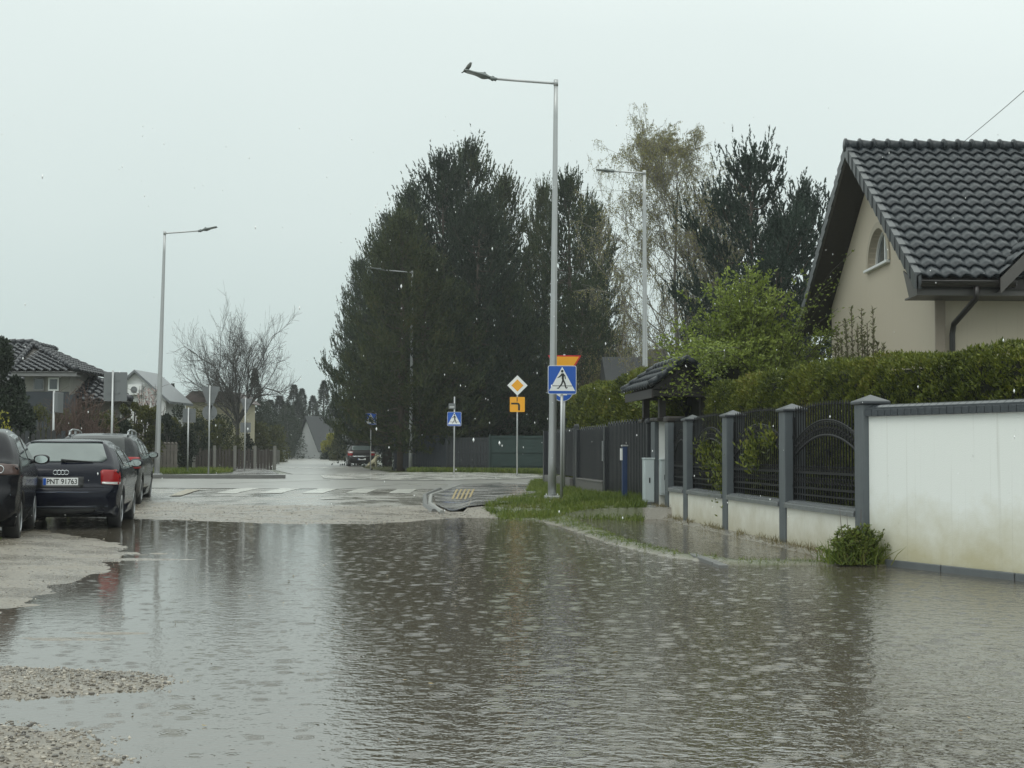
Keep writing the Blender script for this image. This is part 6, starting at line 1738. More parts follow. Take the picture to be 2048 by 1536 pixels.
# a long overhanging bough towards the canopy and toward the house
tb = MB(); P = []; D = []; rnd = random.Random(4)
for k in range(40):
    a = Vector((-.6 + rnd.gauss(0, .2), -1.0, 2.6 + rnd.random() * .6)); e = Vector((-2.4 + rnd.random() * 1.1, -3.7 - rnd.random() * 1.1, 2.1 + rnd.random() * 1.1))
    pts = [a.lerp(e, u) + Vector((0, 0, .25 * math.sin(u * 3))) for u in (0, .33, .66, 1)]; tb.tube(pts, [.014, .01, .007, .004], 4, cap=False)
    for _ in range(120):
        u = rnd.random(); i = min(2, int(u * 3)); P.append(pts[i].lerp(pts[i + 1], u * 3 - i) + Vector((rnd.gauss(0, .09), rnd.gauss(0, .09), rnd.gauss(0, .07)))); D.append((rnd.gauss(0, 1), rnd.gauss(0, 1), rnd.gauss(.2, .5)))
for k in range(9):
    a = Vector((.8, -.3, 1.8 + k * .22)); e = Vector((1.5 + rnd.random() * .7, -1.2 - rnd.random(), 2.3 + k * .36 + rnd.random() * .3))
    pts = [a.lerp(e, u) + Vector((0, 0, .25 * math.sin(u * 3))) for u in (0, .33, .66, 1)]; tb.tube(pts, [.014, .01, .007, .004], 4, cap=False)
    for _ in range(46):
        u = rnd.random(); i = min(2, int(u * 3)); P.append(pts[i].lerp(pts[i + 1], u * 3 - i) + Vector((rnd.gauss(0, .05), rnd.gauss(0, .05), rnd.gauss(0, .05)))); D.append((rnd.gauss(0, 1), rnd.gauss(0, 1), rnd.gauss(.4, .5)))
rs = np.random.RandomState(4); V, Fc = leaves(np.array([list(x) for x in P]), np.array(D), rs.uniform(.045, .085, len(P)), rs.uniform(.025, .05, len(P)), rs)
link('bough', tb.mesh('bough'), M_bark2, t); link('leaves', np_mesh('leaves', V, Fc), M_lime, t)
# budding stems by the house
def bud_stems():
    b = pd(1715, 800, 20.5); t = empty('budding_shrub', (b[0], 20.5, .1), 0, 'upright shrub stems with grey green buds against the beige gable wall', 'shrub')
    tb = MB(); P = []; D = []; rnd = random.Random(8)
    for px, py in ((1698, 616), (1722, 620), (1745, 618), (1738, 645), (1688, 650), (1675, 660), (1752, 668), (1762, 690), (1680, 680), (1710, 655), (1668, 690), (1728, 668), (1692, 640), (1756, 684)):
        q = pd(px, py, 20.5); tip = Vector((q[0] - b[0], rnd.uniform(-.2, .2), q[2] - .1)); base = Vector((tip.x * .6, 0, .2))
        pts = [base.lerp(tip, u) + Vector((math.sin(u * 3) * .03, 0, 0)) for u in (0, .4, .7, .9, 1)]; tb.tube(pts, [.012, .009, .007, .006, .005], 5, cap=False)
        for _ in range(75):
            u = .7 + .3 * rnd.random() ** .8; k = 2 if u < .9 else 3; w = (u - (.7, .9)[k - 2]) / (.2, .1)[k - 2]; P.append(pts[k].lerp(pts[k + 1], w)); D.append((rnd.gauss(0, .8), rnd.gauss(0, .8), 1))
        for s_ in (.55, .62, .7):
            c = base.lerp(tip, s_ + .12)
            for _ in range(6): P.append(c + Vector((rnd.gauss(0, .015), 0, rnd.gauss(0, .02)))); D.append((rnd.gauss(0, .6), rnd.gauss(0, .5), 1))
    rs = np.random.RandomState(8); V, Fc = leaves(np.array([list(x) for x in P]), np.array(D), rs.uniform(.05, .09, len(P)), rs.uniform(.018, .032, len(P)), rs)
    link('stems', tb.mesh('stems'), M_twig, t); link('buds', np_mesh('buds', V, Fc), leaf_mat('bud_leaves', [(.10, .11, .05), (.16, .15, .08)], .6, .2), t)
bud_stems()
# ---- clipped thuja hedges ------------------------------------------------
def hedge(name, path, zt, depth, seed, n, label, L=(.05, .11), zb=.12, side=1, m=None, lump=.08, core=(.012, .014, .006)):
    """path: list of (x,y); foliage on the street side, top and core"""
    rs = np.random.RandomState(seed); t = empty(name, (path[0][0], path[0][1], 0), 0, label, 'hedge'); ox, oy = path[0]
    seg = [Vector((b[0] - a[0], b[1] - a[1], 0)) for a, b in zip(path, path[1:])]; tot = sum(s.length for s in seg)
    mb = MB()
    for (a, b), s in zip(zip(path, path[1:]), seg):
        nrm = Vector((-s.y, s.x, 0)).normalized() * side    # towards the street
        za = zt(a[1]) - .10 if callable(zt) else zt - .10; zc = zt(b[1]) - .10 if callable(zt) else zt - .10
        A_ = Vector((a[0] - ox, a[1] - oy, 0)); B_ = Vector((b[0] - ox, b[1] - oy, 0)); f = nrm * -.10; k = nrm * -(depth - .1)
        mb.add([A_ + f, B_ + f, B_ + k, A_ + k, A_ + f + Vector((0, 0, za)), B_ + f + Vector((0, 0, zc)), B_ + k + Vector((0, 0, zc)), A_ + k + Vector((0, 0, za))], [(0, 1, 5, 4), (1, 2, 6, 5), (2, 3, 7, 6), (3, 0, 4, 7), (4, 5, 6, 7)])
    mb.build('stems', mat('hedge_shade_' + str(seed), core, 1.0, var=.3, scale=10), t)  # solid dark core box, coloured as the shade inside the hedge
    Ps = []; Ds = []
    for (a, b), s in zip(zip(path, path[1:]), seg):
        k = int(n * s.length / tot); nrm = np.array([-s.y, s.x, 0]) / s.length * side
        u = rs.rand(k, 1); base = np.array([[a[0] - ox, a[1] - oy, 0]]) + u * np.array([[s.x, s.y, 0]])
        yy = a[1] + u[:, 0] * s.y; ZT = np.array([zt(v) for v in yy]) if callable(zt) else np.full(k, zt)
        along = (u[:, 0] * s.length)
        # individual plant columns and clumps
        cw = .62; ph = along / cw; col = np.abs((ph % 1) - .5) * 2
        istop = rs.rand(k) < .24
        zz = zb + (ZT - zb) * rs.rand(k); zz[istop] = ZT[istop]
        bulge = lump * (1 - col ** 2) + .045 * np.sin(zz * 9 + np.floor(ph) * 2.1) + .04 * np.sin(zz * 23 + along * 9)
        topn = .05 * np.sin(along * 3.1) + .05 * (1 - col ** 2)
        dpt = np.where(istop, -rs.rand(k) * depth, bulge - .10 * rs.rand(k) ** 2)
        pos = base + nrm * dpt[:, None]; pos[:, 2] = np.where(istop, zz + topn - .05 * rs.rand(k), np.minimum(zz, ZT + topn))
        d = np.where(istop[:, None], np.array([0, 0, 1.0]) + .5 * rs.randn(k, 3), nrm * .55 + np.array([0, 0, .95]) + .45 * rs.randn(k, 3))
        Ps.append(pos); Ds.append(d)
    P = np.concatenate(Ps); D = np.concatenate(Ds); k = len(P)
    # each spray = 3 small leaflets
    V, Fc = leaves(P, D, rs.uniform(L[0], L[1], k), rs.uniform(L[0] * .3, L[1] * .38, k), rs)
    D2 = D + .55 * rs.randn(k, 3); V2, F2 = leaves(P + unit(D) * .02, D2, rs.uniform(L[0], L[1], k) * .8, rs.uniform(L[0] * .28, L[1] * .33, k), rs)
    link('foliage', np_mesh('foliage', np.concatenate([V, V2]), np.concatenate([Fc, F2 + len(V)])), m or M_thuja, t)
    return t
hx = lambda y, o: (fence_x(y) + o, y)
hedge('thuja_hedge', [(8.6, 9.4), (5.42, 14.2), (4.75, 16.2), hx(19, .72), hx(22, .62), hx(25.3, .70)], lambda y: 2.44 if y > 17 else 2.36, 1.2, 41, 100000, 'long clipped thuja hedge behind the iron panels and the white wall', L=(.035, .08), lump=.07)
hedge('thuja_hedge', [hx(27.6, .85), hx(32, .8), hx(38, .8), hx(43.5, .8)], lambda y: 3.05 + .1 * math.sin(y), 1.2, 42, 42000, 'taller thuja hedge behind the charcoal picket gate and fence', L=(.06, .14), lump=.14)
# shoots of thuja pushing through the iron panels
def tuft(name, loc, n, rad, zc, zr, seed, L, m, label, cat, parent=None):
    rs = np.random.RandomState(seed); P = rs.randn(n, 3) * np.array([rad[0], rad[1], zr]) * .5 + np.array([0, 0, zc])
    D = unit(P - np.array([0, 0, zc])) * .5 + np.array([0, 0, .8]) + .4 * rs.randn(n, 3)
    V, Fc = leaves(P, D, rs.uniform(L[0], L[1], n), rs.uniform(L[0] * .35, L[1] * .4, n), rs)
    o = link(name, np_mesh(name, V, Fc), m, parent); o.location = loc
    if not parent: tag(o, label, cat)
    return o
for (y, o_, zc, zr, n, lab) in ((21.9, .12, .98, .55, 900, 'thuja shoots bulging through the farthest iron panel'), (20.1, .12, 1.22, .34, 800, 'thuja shoots pushing through the middle iron panel'), (19.2, .14, 1.42, .2, 420, 'small thuja tuft under the arch of the middle iron panel'), (22.9, .12, 1.2, .35, 600, 'thuja tuft beside the third grey post')):
    tuft('thuja_shoots', (fence_x(y) + o_, y, 0), n, (.18, .42), zc, zr, int(y * 10), (.05, .10), M_thuja, lab, 'thuja')
# ---- bush at the foot of the near post, weeds -----------------------------
def blades(P, H_, Wd, rs, lean=.35):
    n = len(P); D = np.array([0, 0, 1.0]) + lean * rs.randn(n, 3); D = unit(D); Sd = unit(np.cross(D, rs.randn(n, 3)))
    H_ = np.asarray(H_).reshape(-1, 1); Wd = np.asarray(Wd).reshape(-1, 1); bend = unit(rs.randn(n, 3) * np.array([1, 1, 0])) * H_ * .25
    V = np.stack([P - Sd * Wd / 2, P + Sd * Wd / 2, P + D * H_ * .55 + Sd * Wd * .4, P + D * H_ * .55 - Sd * Wd * .4, P + D * H_ + bend], 1).reshape(-1, 3)
    i = np.arange(n)[:, None] * 5; F1 = np.concatenate([i + 0, i + 1, i + 2, i + 3], 1)
    F2 = np.concatenate([i + 3, i + 2, i + 4, i + 4], 1)
    return V, F1, F2
def grass_obj(name, P, hmin, hmax, wd, seed, label, m=None, lean=.35):
    rs = np.random.RandomState(seed); P = np.array(P); n = len(P)
    V, F1, F2 = blades(P, rs.uniform(hmin, hmax, n), np.full(n, wd), rs, lean)
    T = np.concatenate([F1[:, [0, 1, 2]], F1[:, [0, 2, 3]], F2[:, :3]])
    o = link(name, np_mesh(name, V, T), m or M_grass); tag(o, label, 'grass', kind='stuff'); return o
rs = np.random.RandomState(9); rnd = random.Random(9)
b = pd(1718, 1130, 15.15)
t = empty('weed_bush', (b[0] - .02, 15.12, .02), 0, 'leafy green weed clump at the foot of the near grey post', 'weed')
tb, V, Fc = shoots(51, 80, .42, .26, leafn=20, L=(.018, .045)); link('stems', tb.mesh('stems'), M_olive, t); link('leaves', np_mesh('leaves', V, Fc), M_grass, t)
rs3 = np.random.RandomState(3); P = rs3.randn(900, 3) * np.array([.17, .10, 0]); V, F1, F2 = blades(P, rs3.uniform(.12, .34, 900), np.full(900, .011), rs3, .45)
link('blades', np_mesh('blades', V, np.concatenate([F1[:, [0, 1, 2]], F1[:, [0, 2, 3]], F2[:, :3]])), M_grass, t)
mb = MB()
for k, (dx, h) in enumerate(((-.20, .62), (-.12, .56), (.04, .60))): mb.tube([(dx * .5, 0, 0), (dx * .9, 0, h * .6), (dx, 0, h)], [.005, .004, .002], 4)
mb.build('dry_stalks', M_twig, t)
pts = []
for _ in range(60000):
    x = rnd.uniform(.4, 4.6); y = rnd.uniform(14.8, 25.5)
    if x > fence_x(y) + .1: continue
    z = ground_z(x, y); g = zone(x, y)[1]
    if g > .35 and z > .004 and rnd.random() < g * .5 and n2(x, y, 2.2, 31) > -.28: pts.append((x, y, z - .005))
grass_obj('grass_strip', pts, .02, .07, .007, 61, 'low green grass and weeds on the strip between street and flooded pavement', lean=.7)
pts = []; pts2 = []
x0 = min(p[0] for p in RIGHT_VERGE); x1 = max(p[0] for p in RIGHT_VERGE); yb = max(p[1] for p in RIGHT_VERGE); ya = min(p[1] for p in RIGHT_VERGE)
while len(pts) < 26000:
    x = rnd.uniform(x0 - .2, x1 + .2); y = rnd.uniform(ya - .2, yb)
    if inpoly(x, y, RIGHT_VERGE) and n2(x, y, 1.4, 21) + .5 * n2(x, y, 4, 22) > -.22 + .3 * rnd.random(): pts.append((x, y, gz(x, y)))
grass_obj('verge_grass', pts, .05, .17, .012, 62, 'green verge grass around the near lamp and crossing sign', lean=.5)
pts = []
for _ in range(1500):
    y = rnd.uniform(15.4, 26.5); x = fence_x(y) - abs(rnd.gauss(0, .09)) - .01
    if n2(x, y, 1.7, 44) > -.05: pts.append((x, y, max(0, ground_z(x, y)) - .01))
grass_obj('dry_weeds', pts, .03, .14, .006, 63, 'dry brown weeds along the foot of the low white wall', leaf_mat('dry_grass', [(.10, .08, .03), (.20, .16, .07), (.08, .10, .03)], .7, .2), .6)
pts = []
for _ in range(6000):
    x = rnd.uniform(fence_x(27) - 1.6, fence_x(27) - .1); y = rnd.uniform(26.9, 29.5); pts.append((x, y, gz(x, y)))
grass_obj('verge_grass', pts, .07, .26, .014, 64, 'taller weeds around the blue marker post and the gate foot', lean=.5)
def patch_grass(poly, n, h0, h1, wd, seed, label, z=.2):
    x0 = min(p[0] for p in poly); x1 = max(p[0] for p in poly); y0 = min(p[1] for p in poly); y1 = max(p[1] for p in poly); pts = []
    while len(pts) < n:
        x = rnd.uniform(x0, x1); y = rnd.uniform(y0, y1)
        if inpoly(x, y, poly): pts.append((x, y, z))
    return grass_obj('verge_grass', pts, h0, h1, wd, seed, label)
patch_grass([(-20, 51.2), (-12.7, 51.1), (-11.5, 52.6), (-11.6, 55.8), (-20, 55.8)], 12000, .10, .26, .03, 65, 'green verge grass around the foot of the left lamp', .32)
patch_grass([(-15, 64), (-12.9, 62.5), (-16.8, 79), (-21, 108), (-26, 108), (-22, 79)], 14000, .1, .3, .06, 66, 'grassy verge along the left side of the far street')
patch_grass([pd(815, 941, 66)[:2], pd(1100, 946, 64)[:2], pd(1100, 940, 66.5)[:2], pd(825, 940, 69)[:2]], 14000, .08, .28, .04, 67, 'grass strip in front of the dark fence across the junction')
patch_grass([(-13, 40), (-20, 40), (-20, 24), (-9.5, 24), (-10.5, 33)], 5000, .05, .2, .02, 68, 'grass beside the parked estate car')
pts = []
for _ in range(14000):
    x = rnd.uniform(-8.3, -5.2); y = rnd.uniform(16.2, 19.6)
    z = ground_z(x, y)
    if z > .005 and zone(x, y)[1] > .3 and n2(x, y, 1.9, 51) > -.1: pts.append((x, y, z))
grass_obj('verge_grass', pts, .02, .06, .008, 69, 'thin trodden grass behind the two near parked cars', lean=.7)
# ---- leafy masses on the left and along the far street --------------------
def blob_tree(seed, H, Rr, n, L, zmin=.0, cone=.5, lumps=9, px=1.0):
    rs = np.random.RandomState(seed); P = []
    C = []
    for i in range(lumps):
        t = rs.rand(); r = Rr * (1 - cone * t) * .65; a = rs.rand() * 6.28; C.append((math.cos(a) * r * .7, math.sin(a) * r * .7, zmin + (H - zmin) * (.12 + .74 * t), Rr * (.30 + .28 * rs.rand()) * (1 - cone * .6 * t)))
    C.append((0, 0, H * .86, Rr * .3)); C.append((0, 0, H * .4, Rr * .62))
    k = n // len(C)
    for c in C:
        v = unit(rs.randn(k, 3)); rr = c[3] * (.55 + .5 * rs.rand(k, 1) ** .5); q = v * rr * np.array([1, 1, 1.25]) + np.array(c[:3]); P.append(q)
    P = np.concatenate(P); P = P[P[:, 2] > .02]; D = unit(P - np.array([0, 0, H * .45])) + .7 * rs.randn(len(P), 3) + np.array([0, 0, .3])
    V, Fc = leaves(P, D, rs.uniform(L[0], L[1], len(P)), rs.uniform(L[0] * .5, L[1] * .6, len(P)), rs)
    mb = MB(); mb.tube([(0, 0, -.1), (0, 0, H * .7)], [.10 + H * .008, .03], 6, cap=False)
    for i, c in enumerate(C[:8]): mb.tube([(0, 0, H * .2 + c[2] * .3), (c[0] * .6, c[1] * .6, c[2] * .9), (c[0], c[1], c[2])], [.05, .03, .015], 4, cap=False)
    return np_mesh('crown', V, Fc), mb.mesh('trunk')
def bt(name, px, py, Y, Rr, n, L, m, label, cat='tree', cone=.5, seed=0, base=900, lumps=9):
    p = pd(px, py, Y); H = p[2] - .15
    return tree(name, (p[0], Y, .15), blob_tree(seed or int(px * 7 + py), H, Rr, n, L, cone=cone, lumps=lumps), (m, M_bark2), label, cat)
def spruce(seed, H, Rr, n, L=(.14, .26)):
    rs = np.random.RandomState(seed); t = rs.rand(n) ** .8; w = (1 - t) ** .9; tier = .78 + .22 * np.cos(t * H * 3.6)
    a = rs.rand(n) * 6.283; r = Rr * w * tier * rs.rand(n) ** .35 * (1 + .18 * np.sin(a * 5 + t * 9))
    P = np.stack([np.cos(a) * r, np.sin(a) * r, .05 * H + t * H * .95 - r * .18], 1); D = np.stack([np.cos(a), np.sin(a), .25 + 0 * a], 1) + .45 * rs.randn(n, 3)
    V, Fc = leaves(P, D, rs.uniform(L[0], L[1], n), rs.uniform(.04, .09, n), rs); mb = MB(); mb.tube([(0, 0, -.1), (0, 0, H)], [.12, .02], 6); return np_mesh('crown', V, Fc), mb.mesh('trunk')
SP = [spruce(71, 9, 1.9, 5200), spruce(72, 8, 1.6, 4200), spruce(73, 8, 2.4, 5200)]
def sp(px, py, Y, k, label, wsc=1, group='spruces at the end of the street'):
    p = pd(px, py, Y); s_ = (p[2] - .1) / (9, 8, 8)[k]; tree('spruce_tree', (p[0], Y, .1), SP[k], (M_dkleaf, M_bark2), label, 'spruce', group, rz=px, sc_=(wsc, wsc, s_))
# far left dark conifer mass at picture edge
bt('conifer_tree', -2, 664, 40, 1.25, 9000, (.08, .16), M_dkleaf, 'dark conifer at the left picture edge in front of the hip roofed house', 'conifer', cone=.35, seed=81)
bt('conifer_tree', 30, 745, 41, .85, 5000, (.08, .15), M_dkleaf, 'lower dark conifer right of the tall one, above the black car', 'conifer', cone=.35, seed=82)
bt('forsythia', 8, 812, 34, .5, 420, (.05, .09), M_yel2, 'small yellow green flowering shrub above the black car roof', 'shrub', seed=83)
bt('green_shrub', 78, 800, 44, .6, 1800, (.05, .1), M_olive, 'low olive shrub behind the dark picket fence', 'shrub', seed=84)
for i, (px, py, Y, rr, m, lab) in enumerate(((120, 815, 47.5, .9, 'O', 'dark shrubbery under the hip roofed house, left part'), (160, 822, 48.5, .9, 'D', 'dark shrubbery under the hip roofed house, middle part'), (205, 828, 49.5, .9, 'O', 'dark shrubbery under the hip roofed house behind the big sign back'), (240, 835, 51, .7, 'D', 'low dark shrub between the big sign back and the thuja columns'),
        (358, 806, 70, 1.1, 'D', 'tall dark yew right of the left lamp'), (392, 815, 72, 1.1, 'O', 'olive garden tree behind the thin sign posts'), (428, 826, 74, 1.2, 'D', 'dark garden tree behind the disc sign back'), (455, 846, 78, 1.1, 'O', 'olive shrub left of the bare tree trunk'), (335, 822, 62, .7, 'D', 'dark shrub directly right of the left lamp pole'))):
    bt('garden_shrub', px, py, Y, rr, 3800, (.07, .15), M_olive if m == 'O' else M_dkleaf, lab, 'shrub', cone=.2, seed=140 + i, lumps=12)
# brown bare shrub
def twiggy(px, py, Y, w, n, label, m=M_twig, seed=1, r=.006):
    p = pd(px, py, Y); H = p[2] - .2; rnd = random.Random(seed); mb = MB()
    for i in range(n):
        az = rnd.uniform(0, 6.28); el = rnd.uniform(.3, 1.5); d = Vector((math.cos(az) * math.cos(el) * w, math.sin(az) * math.cos(el) * w, math.sin(el) * H)); pts = [Vector((rnd.gauss(0, w * .2), rnd.gauss(0, .2), 0))]
        for k in range(4): pts.append(pts[-1] + d * .25 * rnd.uniform(.7, 1.2) + Vector((rnd.gauss(0, .05), rnd.gauss(0, .05), rnd.gauss(0, .05))))
        mb.tube(pts, [r * 2.2, r * 1.8, r * 1.5, r * 1.2, r], 3, cap=False)
        for c in range(5):
            k = rnd.randint(1, 3); q = pts[k].lerp(pts[k + 1], rnd.random()); e = q + Vector((rnd.gauss(0, .3), rnd.gauss(0, .3), rnd.uniform(.1, .5))) * .8; mb.tube([q, q.lerp(e, .5) + Vector((0, 0, .03)), e], [r * 1.1, r, r * .8], 3, cap=False)
    t = empty('bare_shrub', (p[0], Y, .2), 0, label, 'shrub'); mb.build('stems', m, t); return t
twiggy(168, 785, 46, 1.25, 150, 'reddish brown leafless shrub left of the big sign back', mat('red_brown_twigs', (.10, .062, .05), .8, var=.3), 5, .008)
twiggy(118, 800, 46.5, .8, 70, 'smaller leafless brown shrub by the narrow sign board', M_twig, 6, .008)
# arborvitae columns and garden hedge left of the lamp
for i, (px, py) in enumerate(((248, 797), (270, 793), (292, 800), (313, 806))):
    bt('thuja_column', px, py, 55, .48, 2300, (.07, .15), M_olive if i != 9 else M_dkleaf, ('first', 'second', 'third', 'fourth')[i] + ' green thuja column counted from the large sign back to the left lamp', 'thuja', cone=.25, seed=90 + i, lumps=7)
for i, (px, py, Y, rr, m, lab) in enumerate(((345, 832, 64, .8, M_olive, 'dark green garden bush right of the left lamp'), (398, 836, 67, .9, M_dkleaf, 'dark bush behind the low rectangular sign back'), (440, 838, 70, 1.0, M_olive, 'olive bush behind the disc sign back'), (376, 846, 64, .7, M_dkleaf, 'low dark conifer bush behind the thin sign posts'))):
    bt('garden_bush', px, py, Y, rr, 3000, (.07, .15), m, lab, 'shrub', cone=.3, seed=100 + i)
bt('magnolia', 305, 770, 72, 1.35, 900, (.08, .15), M_pink, 'pale pink blossoming magnolia behind the left lamp', 'tree', cone=.35, seed=110)
twiggy(300, 775, 72.5, 1.5, 60, 'dark branching shrub inside the pink blossom', M_twig, 12, .010)
twiggy(232, 765, 60, .7, 40, 'bare twigs above the tiled roof edge beside the large sign back', M_twig, 13, .008)
bt('red_shrub', 284, 880, 57, .35, 900, (.06, .1), leaf_mat('red_leaves', [(.07, .02, .02), (.12, .03, .03)], .6, .2), 'dark red leaved shrub at the left end of the board fence', 'shrub', cone=.2, seed=111)
sp(326, 758, 88, 1, 'thin dark spruce between the gabled house and the bare tree', .6)
sp(345, 768, 90, 2, 'second dark spruce just left of the cream house', .7)
sp(510, 738, 112, 0, 'dark spruce standing right behind the bare tree', 1.15)
sp(455, 778, 110, 1, 'dark spruce left of the bare tree trunk', .8)
for i, (px, py, Y, rr, m, lab, nm) in enumerate((
    (515, 852, 105, 1.5, M_olive, 'olive green willow bush right of the bare tree', 'green_bush'),
    (545, 858, 115, 1.7, M_olive, 'olive bush above the distant white car', 'green_bush'),
    (488, 868, 98, 1.1, M_dkleaf, 'dark bush at the foot of the bare tree', 'green_bush'),
    (530, 800, 135, 2.2, M_dkleaf, 'grey green tree behind the olive willow bushes', 'far_tree'),
    (575, 812, 150, 2.4, M_dkleaf, 'hazy dark tree above the distant white car', 'far_tree'),
    (660, 868, 150, 1.1, M_yel2, 'hazy yellow flowering shrub by the distant white house', 'forsythia'),
    (676, 866, 135, 1.1, M_olive, 'hazy olive shrub left of the pine clump', 'green_bush'),
    (662, 893, 150, 1.2, M_dkleaf, 'hazy hedge bush in front of the distant white house', 'green_bush'))):
    bt(nm, px, py, Y, rr, 3400, (.12, .28), m, lab, 'shrub' if 'bush' in nm or nm == 'forsythia' else 'tree', cone=.3, seed=120 + i)
FS = [(560, 792, 160, 0, 'broad hazy spruce over the far white car'), (588, 770, 185, 0, 'tall hazy spruce left of the street end'), (604, 778, 190, 1, 'hazy spruce in the middle of the street end'), (626, 792, 195, 1, 'short hazy spruce above the distant dark roof'), (648, 762, 185, 1, 'pointed hazy spruce right of the distant dark roof'), (672, 790, 170, 0, 'hazy spruce beside the left edge of the pine clump'), (541, 800, 175, 2, 'wide hazy spruce behind the bare tree twigs'), (596, 800, 172, 2, 'wide dark spruce closing the end of the street'), (574, 806, 168, 2, 'second wide dark spruce closing the end of the street')]
for px, py, Y, k, lab in FS: sp(px, py, Y, k, lab, 2.0)
# far wood closing the view, one mass
rs = np.random.RandomState(200); P = []
for i in range(60):
    px = rs.uniform(250, 1250); Y = rs.uniform(205, 260); q = pd(px, rs.uniform(822, 862), Y); H = q[2]
    k = 420; v = rs.randn(k, 3) * np.array([2.6, 2.0, 0]) ; v[:, 2] = H * rs.rand(k) ** .7; w = (1.1 - v[:, 2] / H)[:, None]; v[:, :2] *= w; P.append(v + np.array([q[0], Y, 0]))
P = np.concatenate(P); V, Fc = leaves(P, rs.randn(len(P), 3) + np.array([0, 0, .6]), rs.uniform(.6, 1.2, len(P)), rs.uniform(.3, .6, len(P)), rs)
o = link('far_wood', np_mesh('far_wood', V, Fc), M_dkleaf); tag(o, 'hazy far off wood closing the horizon behind the houses', 'wood', kind='stuff')
# undergrowth below the pines
rs = np.random.RandomState(201); P = []
for i in range(90):
    px = rs.uniform(700, 1300); Y = rs.uniform(71.5, 80) if px > 800 else rs.uniform(91, 96); q = pd(px, rs.uniform(800, 870), Y); H = q[2]; k = 260
    v = rs.randn(k, 3) * np.array([.7, .6, 0]); v[:, 2] = H * rs.rand(k); P.append(v + np.array([q[0], Y, 0]))
P = np.concatenate(P); V, Fc = leaves(P, rs.randn(len(P), 3) + np.array([0, 0, .8]), rs.uniform(.10, .24, len(P)), rs.uniform(.06, .12, len(P)), rs)
o = link('undergrowth', np_mesh('undergrowth', V, Fc), M_dkleaf); tag(o, 'dark undergrowth filling the foot of the pine clump behind the fence', 'undergrowth', kind='stuff')
# second growth right of the clump, behind hedge
for i, (px, py, Y, rr) in enumerate(((1228, 560, 74, 1.7), (1275, 600, 72, 1.5), (1185, 680, 70, 1.0))):
    mb, tips = branch_tree(300 + i, 7, 1.0, levels=5, nfirst=8, trunk_r=.08, minr=.008, upw=.4, fork=.15)
    q = pd(px, py, Y); t = empty('bare_tree', (q[0], Y, .2), 0, ('slender half bare tree right of the pine clump', 'thin bare tree beside the second lamp pole', 'thin bare tree above the yield sign')[i], 'tree')
    me = mb.mesh('branches'); zm = max(v[2] for v in mb.v); xm = max(abs(v[0]) for v in mb.v); me.transform(Matrix.Diagonal((rr / xm, rr / xm, (q[2] - .2) / zm, 1))); link('branches', me, M_twig, t)
    T = tips[::3]; rs = np.random.RandomState(i); PP = np.array([list(a[0]) for a in T]) * np.array([rr / xm, rr / xm, (q[2] - .2) / zm]); PP = np.repeat(PP, 3, 0) + rs.randn(len(PP) * 3, 3) * .08
    V, Fc = leaves(PP, rs.randn(len(PP), 3), rs.uniform(.04, .09, len(PP)), rs.uniform(.02, .05, len(PP)), rs); link('leaves', np_mesh('leaves', V, Fc), M_bleaf, t)
# ================================================================== SLEET, OVERHEAD WIRE, HAZE
rs = np.random.RandomState(77); n = 420
Y = rs.uniform(7, 34, n); X = (rs.uniform(-60, 2100, n) - 1024) / F * Y; Zp = rs.uniform(0, 1, n); Z = CAMH + (902 - (200 + Zp * 860)) / F * Y
pts = [(x, y, z) for x, y, z in zip(X, Y, Z) if z > .05 and not (x > fence_x(y) - .1 and z < 2.6)]
base = np.array([(1, 0, 0), (-1, 0, 0), (0, 1, 0), (0, -1, 0), (0, 0, 2.4), (0, 0, -2.4)], float); fc = np.array([(0, 2, 4), (2, 1, 4), (1, 3, 4), (3, 0, 4), (2, 0, 5), (1, 2, 5), (3, 1, 5), (0, 3, 5)])
m_ = len(pts); r = (rs.uniform(.002, .0062, m_) * (1 + (np.array(pts)[:, 1] > 18) * .35))[:, None, None]
V = np.array(pts)[:, None, :] + base[None] * r; Fc = (fc[None] + (np.arange(m_) * 6)[:, None, None]).reshape(-1, 3)
o = link('sleet', np_mesh('sleet', V.reshape(-1, 3), Fc, True), mat('wet_snow', (.85, .86, .86), .4, var=.02)); tag(o, 'white sleet flakes and drops falling through the air', 'sleet', kind='stuff')
# splash crowns and litter on the water
n = 900; Y = 4.6 + 19 * rs.rand(n) ** 1.3; X = (rs.uniform(-40, 2080, n) - 1024) / F * Y
P = [(x, y, .0) for x, y in zip(X, Y) if ground_z(x, y) < -.02 and x < fence_x(max(15.3, y)) - .2 - (1.2 if y < 15.3 else 0) + (15.3 - min(y, 15.3)) * .4]
k = 7; V = []; Fc = []
for i, (x, y, z) in enumerate(P):
    r = rs.uniform(.0025, .0055); h = r * rs.uniform(.5, 1.4); b0 = len(V)
    for q in range(k): a = 6.283 * q / k; V.append((x + r * math.cos(a), y + r * math.sin(a), -.001)); V.append((x + r * 1.5 * math.cos(a + .3), y + r * 1.5 * math.sin(a + .3), h * rs.uniform(.5, 1)))
    for q in range(k): j = (q + 1) % k; Fc.append((b0 + 2 * q, b0 + 2 * j, b0 + 2 * q + 1))
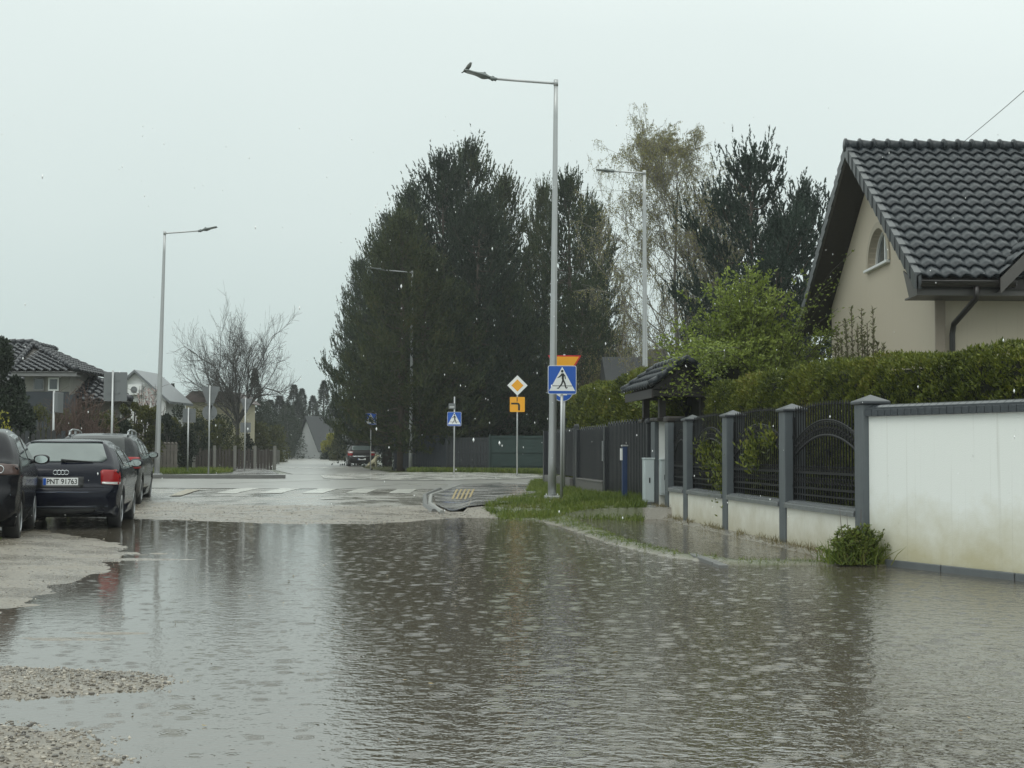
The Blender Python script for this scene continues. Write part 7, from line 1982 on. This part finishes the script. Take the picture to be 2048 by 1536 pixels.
M_spl, nt, b = new_mat('splash_water'); b.inputs['Base Color'].default_value = (.32, .33, .31, 1); b.inputs['Roughness'].default_value = .15
o = link('splashes', np_mesh('splashes', V, Fc), M_spl); tag(o, 'tiny splash crowns where drops hit the flood water', 'splash', kind='stuff')
P = []; D = []
for i in range(420):
    if i < 230: y = rs.uniform(15.5, 26); x = fence_x(y) - abs(rs.randn()) * .35 - .03
    else: y = rs.uniform(5, 22); x = rs.uniform(-.32, .34) * y
    z = max(.003, ground_z(x, y) + .004) if x < fence_x(max(y, 15.3)) else None
    if z is None: continue
    P.append((x, y, z)); D.append((rs.randn(), rs.randn(), .05))
V, Fc = leaves(np.array(P), np.array(D), rs.uniform(.012, .045, len(P)), rs.uniform(.008, .02, len(P)), rs)
V[:, 2] = np.repeat(np.array(P)[:, 2], 4) + .004 * np.abs(rs.randn(len(V)))
o = link('litter', np_mesh('litter', V, Fc), leaf_mat('leaf_litter', [(.05, .035, .02), (.14, .10, .05), (.30, .24, .12)], .5, 0)); tag(o, 'leaf scraps and twigs lying at the fence foot and floating on the flood water', 'litter', kind='stuff')
# wire coming in to the ridge
mb = MB(); a = Vector(pd(1922, 288, 27.3)); b_ = Vector(pd(2120, 118, 20))
mb.tube([a.lerp(b_, u) - Vector((0, 0, .02 * math.sin(u * math.pi))) for u in [i / 10 for i in range(11)]], .006, 5); o = mb.build('overhead_wire', M_black); tag(o, 'thin overhead wire running down to the tiled roof ridge', 'wire')
# haze
mb = MB(); mb.box(-705, -6, -1.2, 705, 805, 22); o = mb.build('haze')
m, nt, b = new_mat('haze_air'); nt.nodes.remove(b); vp = nt.nodes.new('ShaderNodeVolumePrincipled'); vp.inputs['Density'].default_value = HAZE; vp.inputs['Color'].default_value = (.93, .96, .96, 1); vp.inputs['Anisotropy'].default_value = .2
nt.links.new(vp.outputs[0], nt.nodes['Material Output'].inputs['Volume']); o.data.materials.append(m); tag(o, kind='stuff', label='pale rainy haze filling the air along the street', cat='haze')
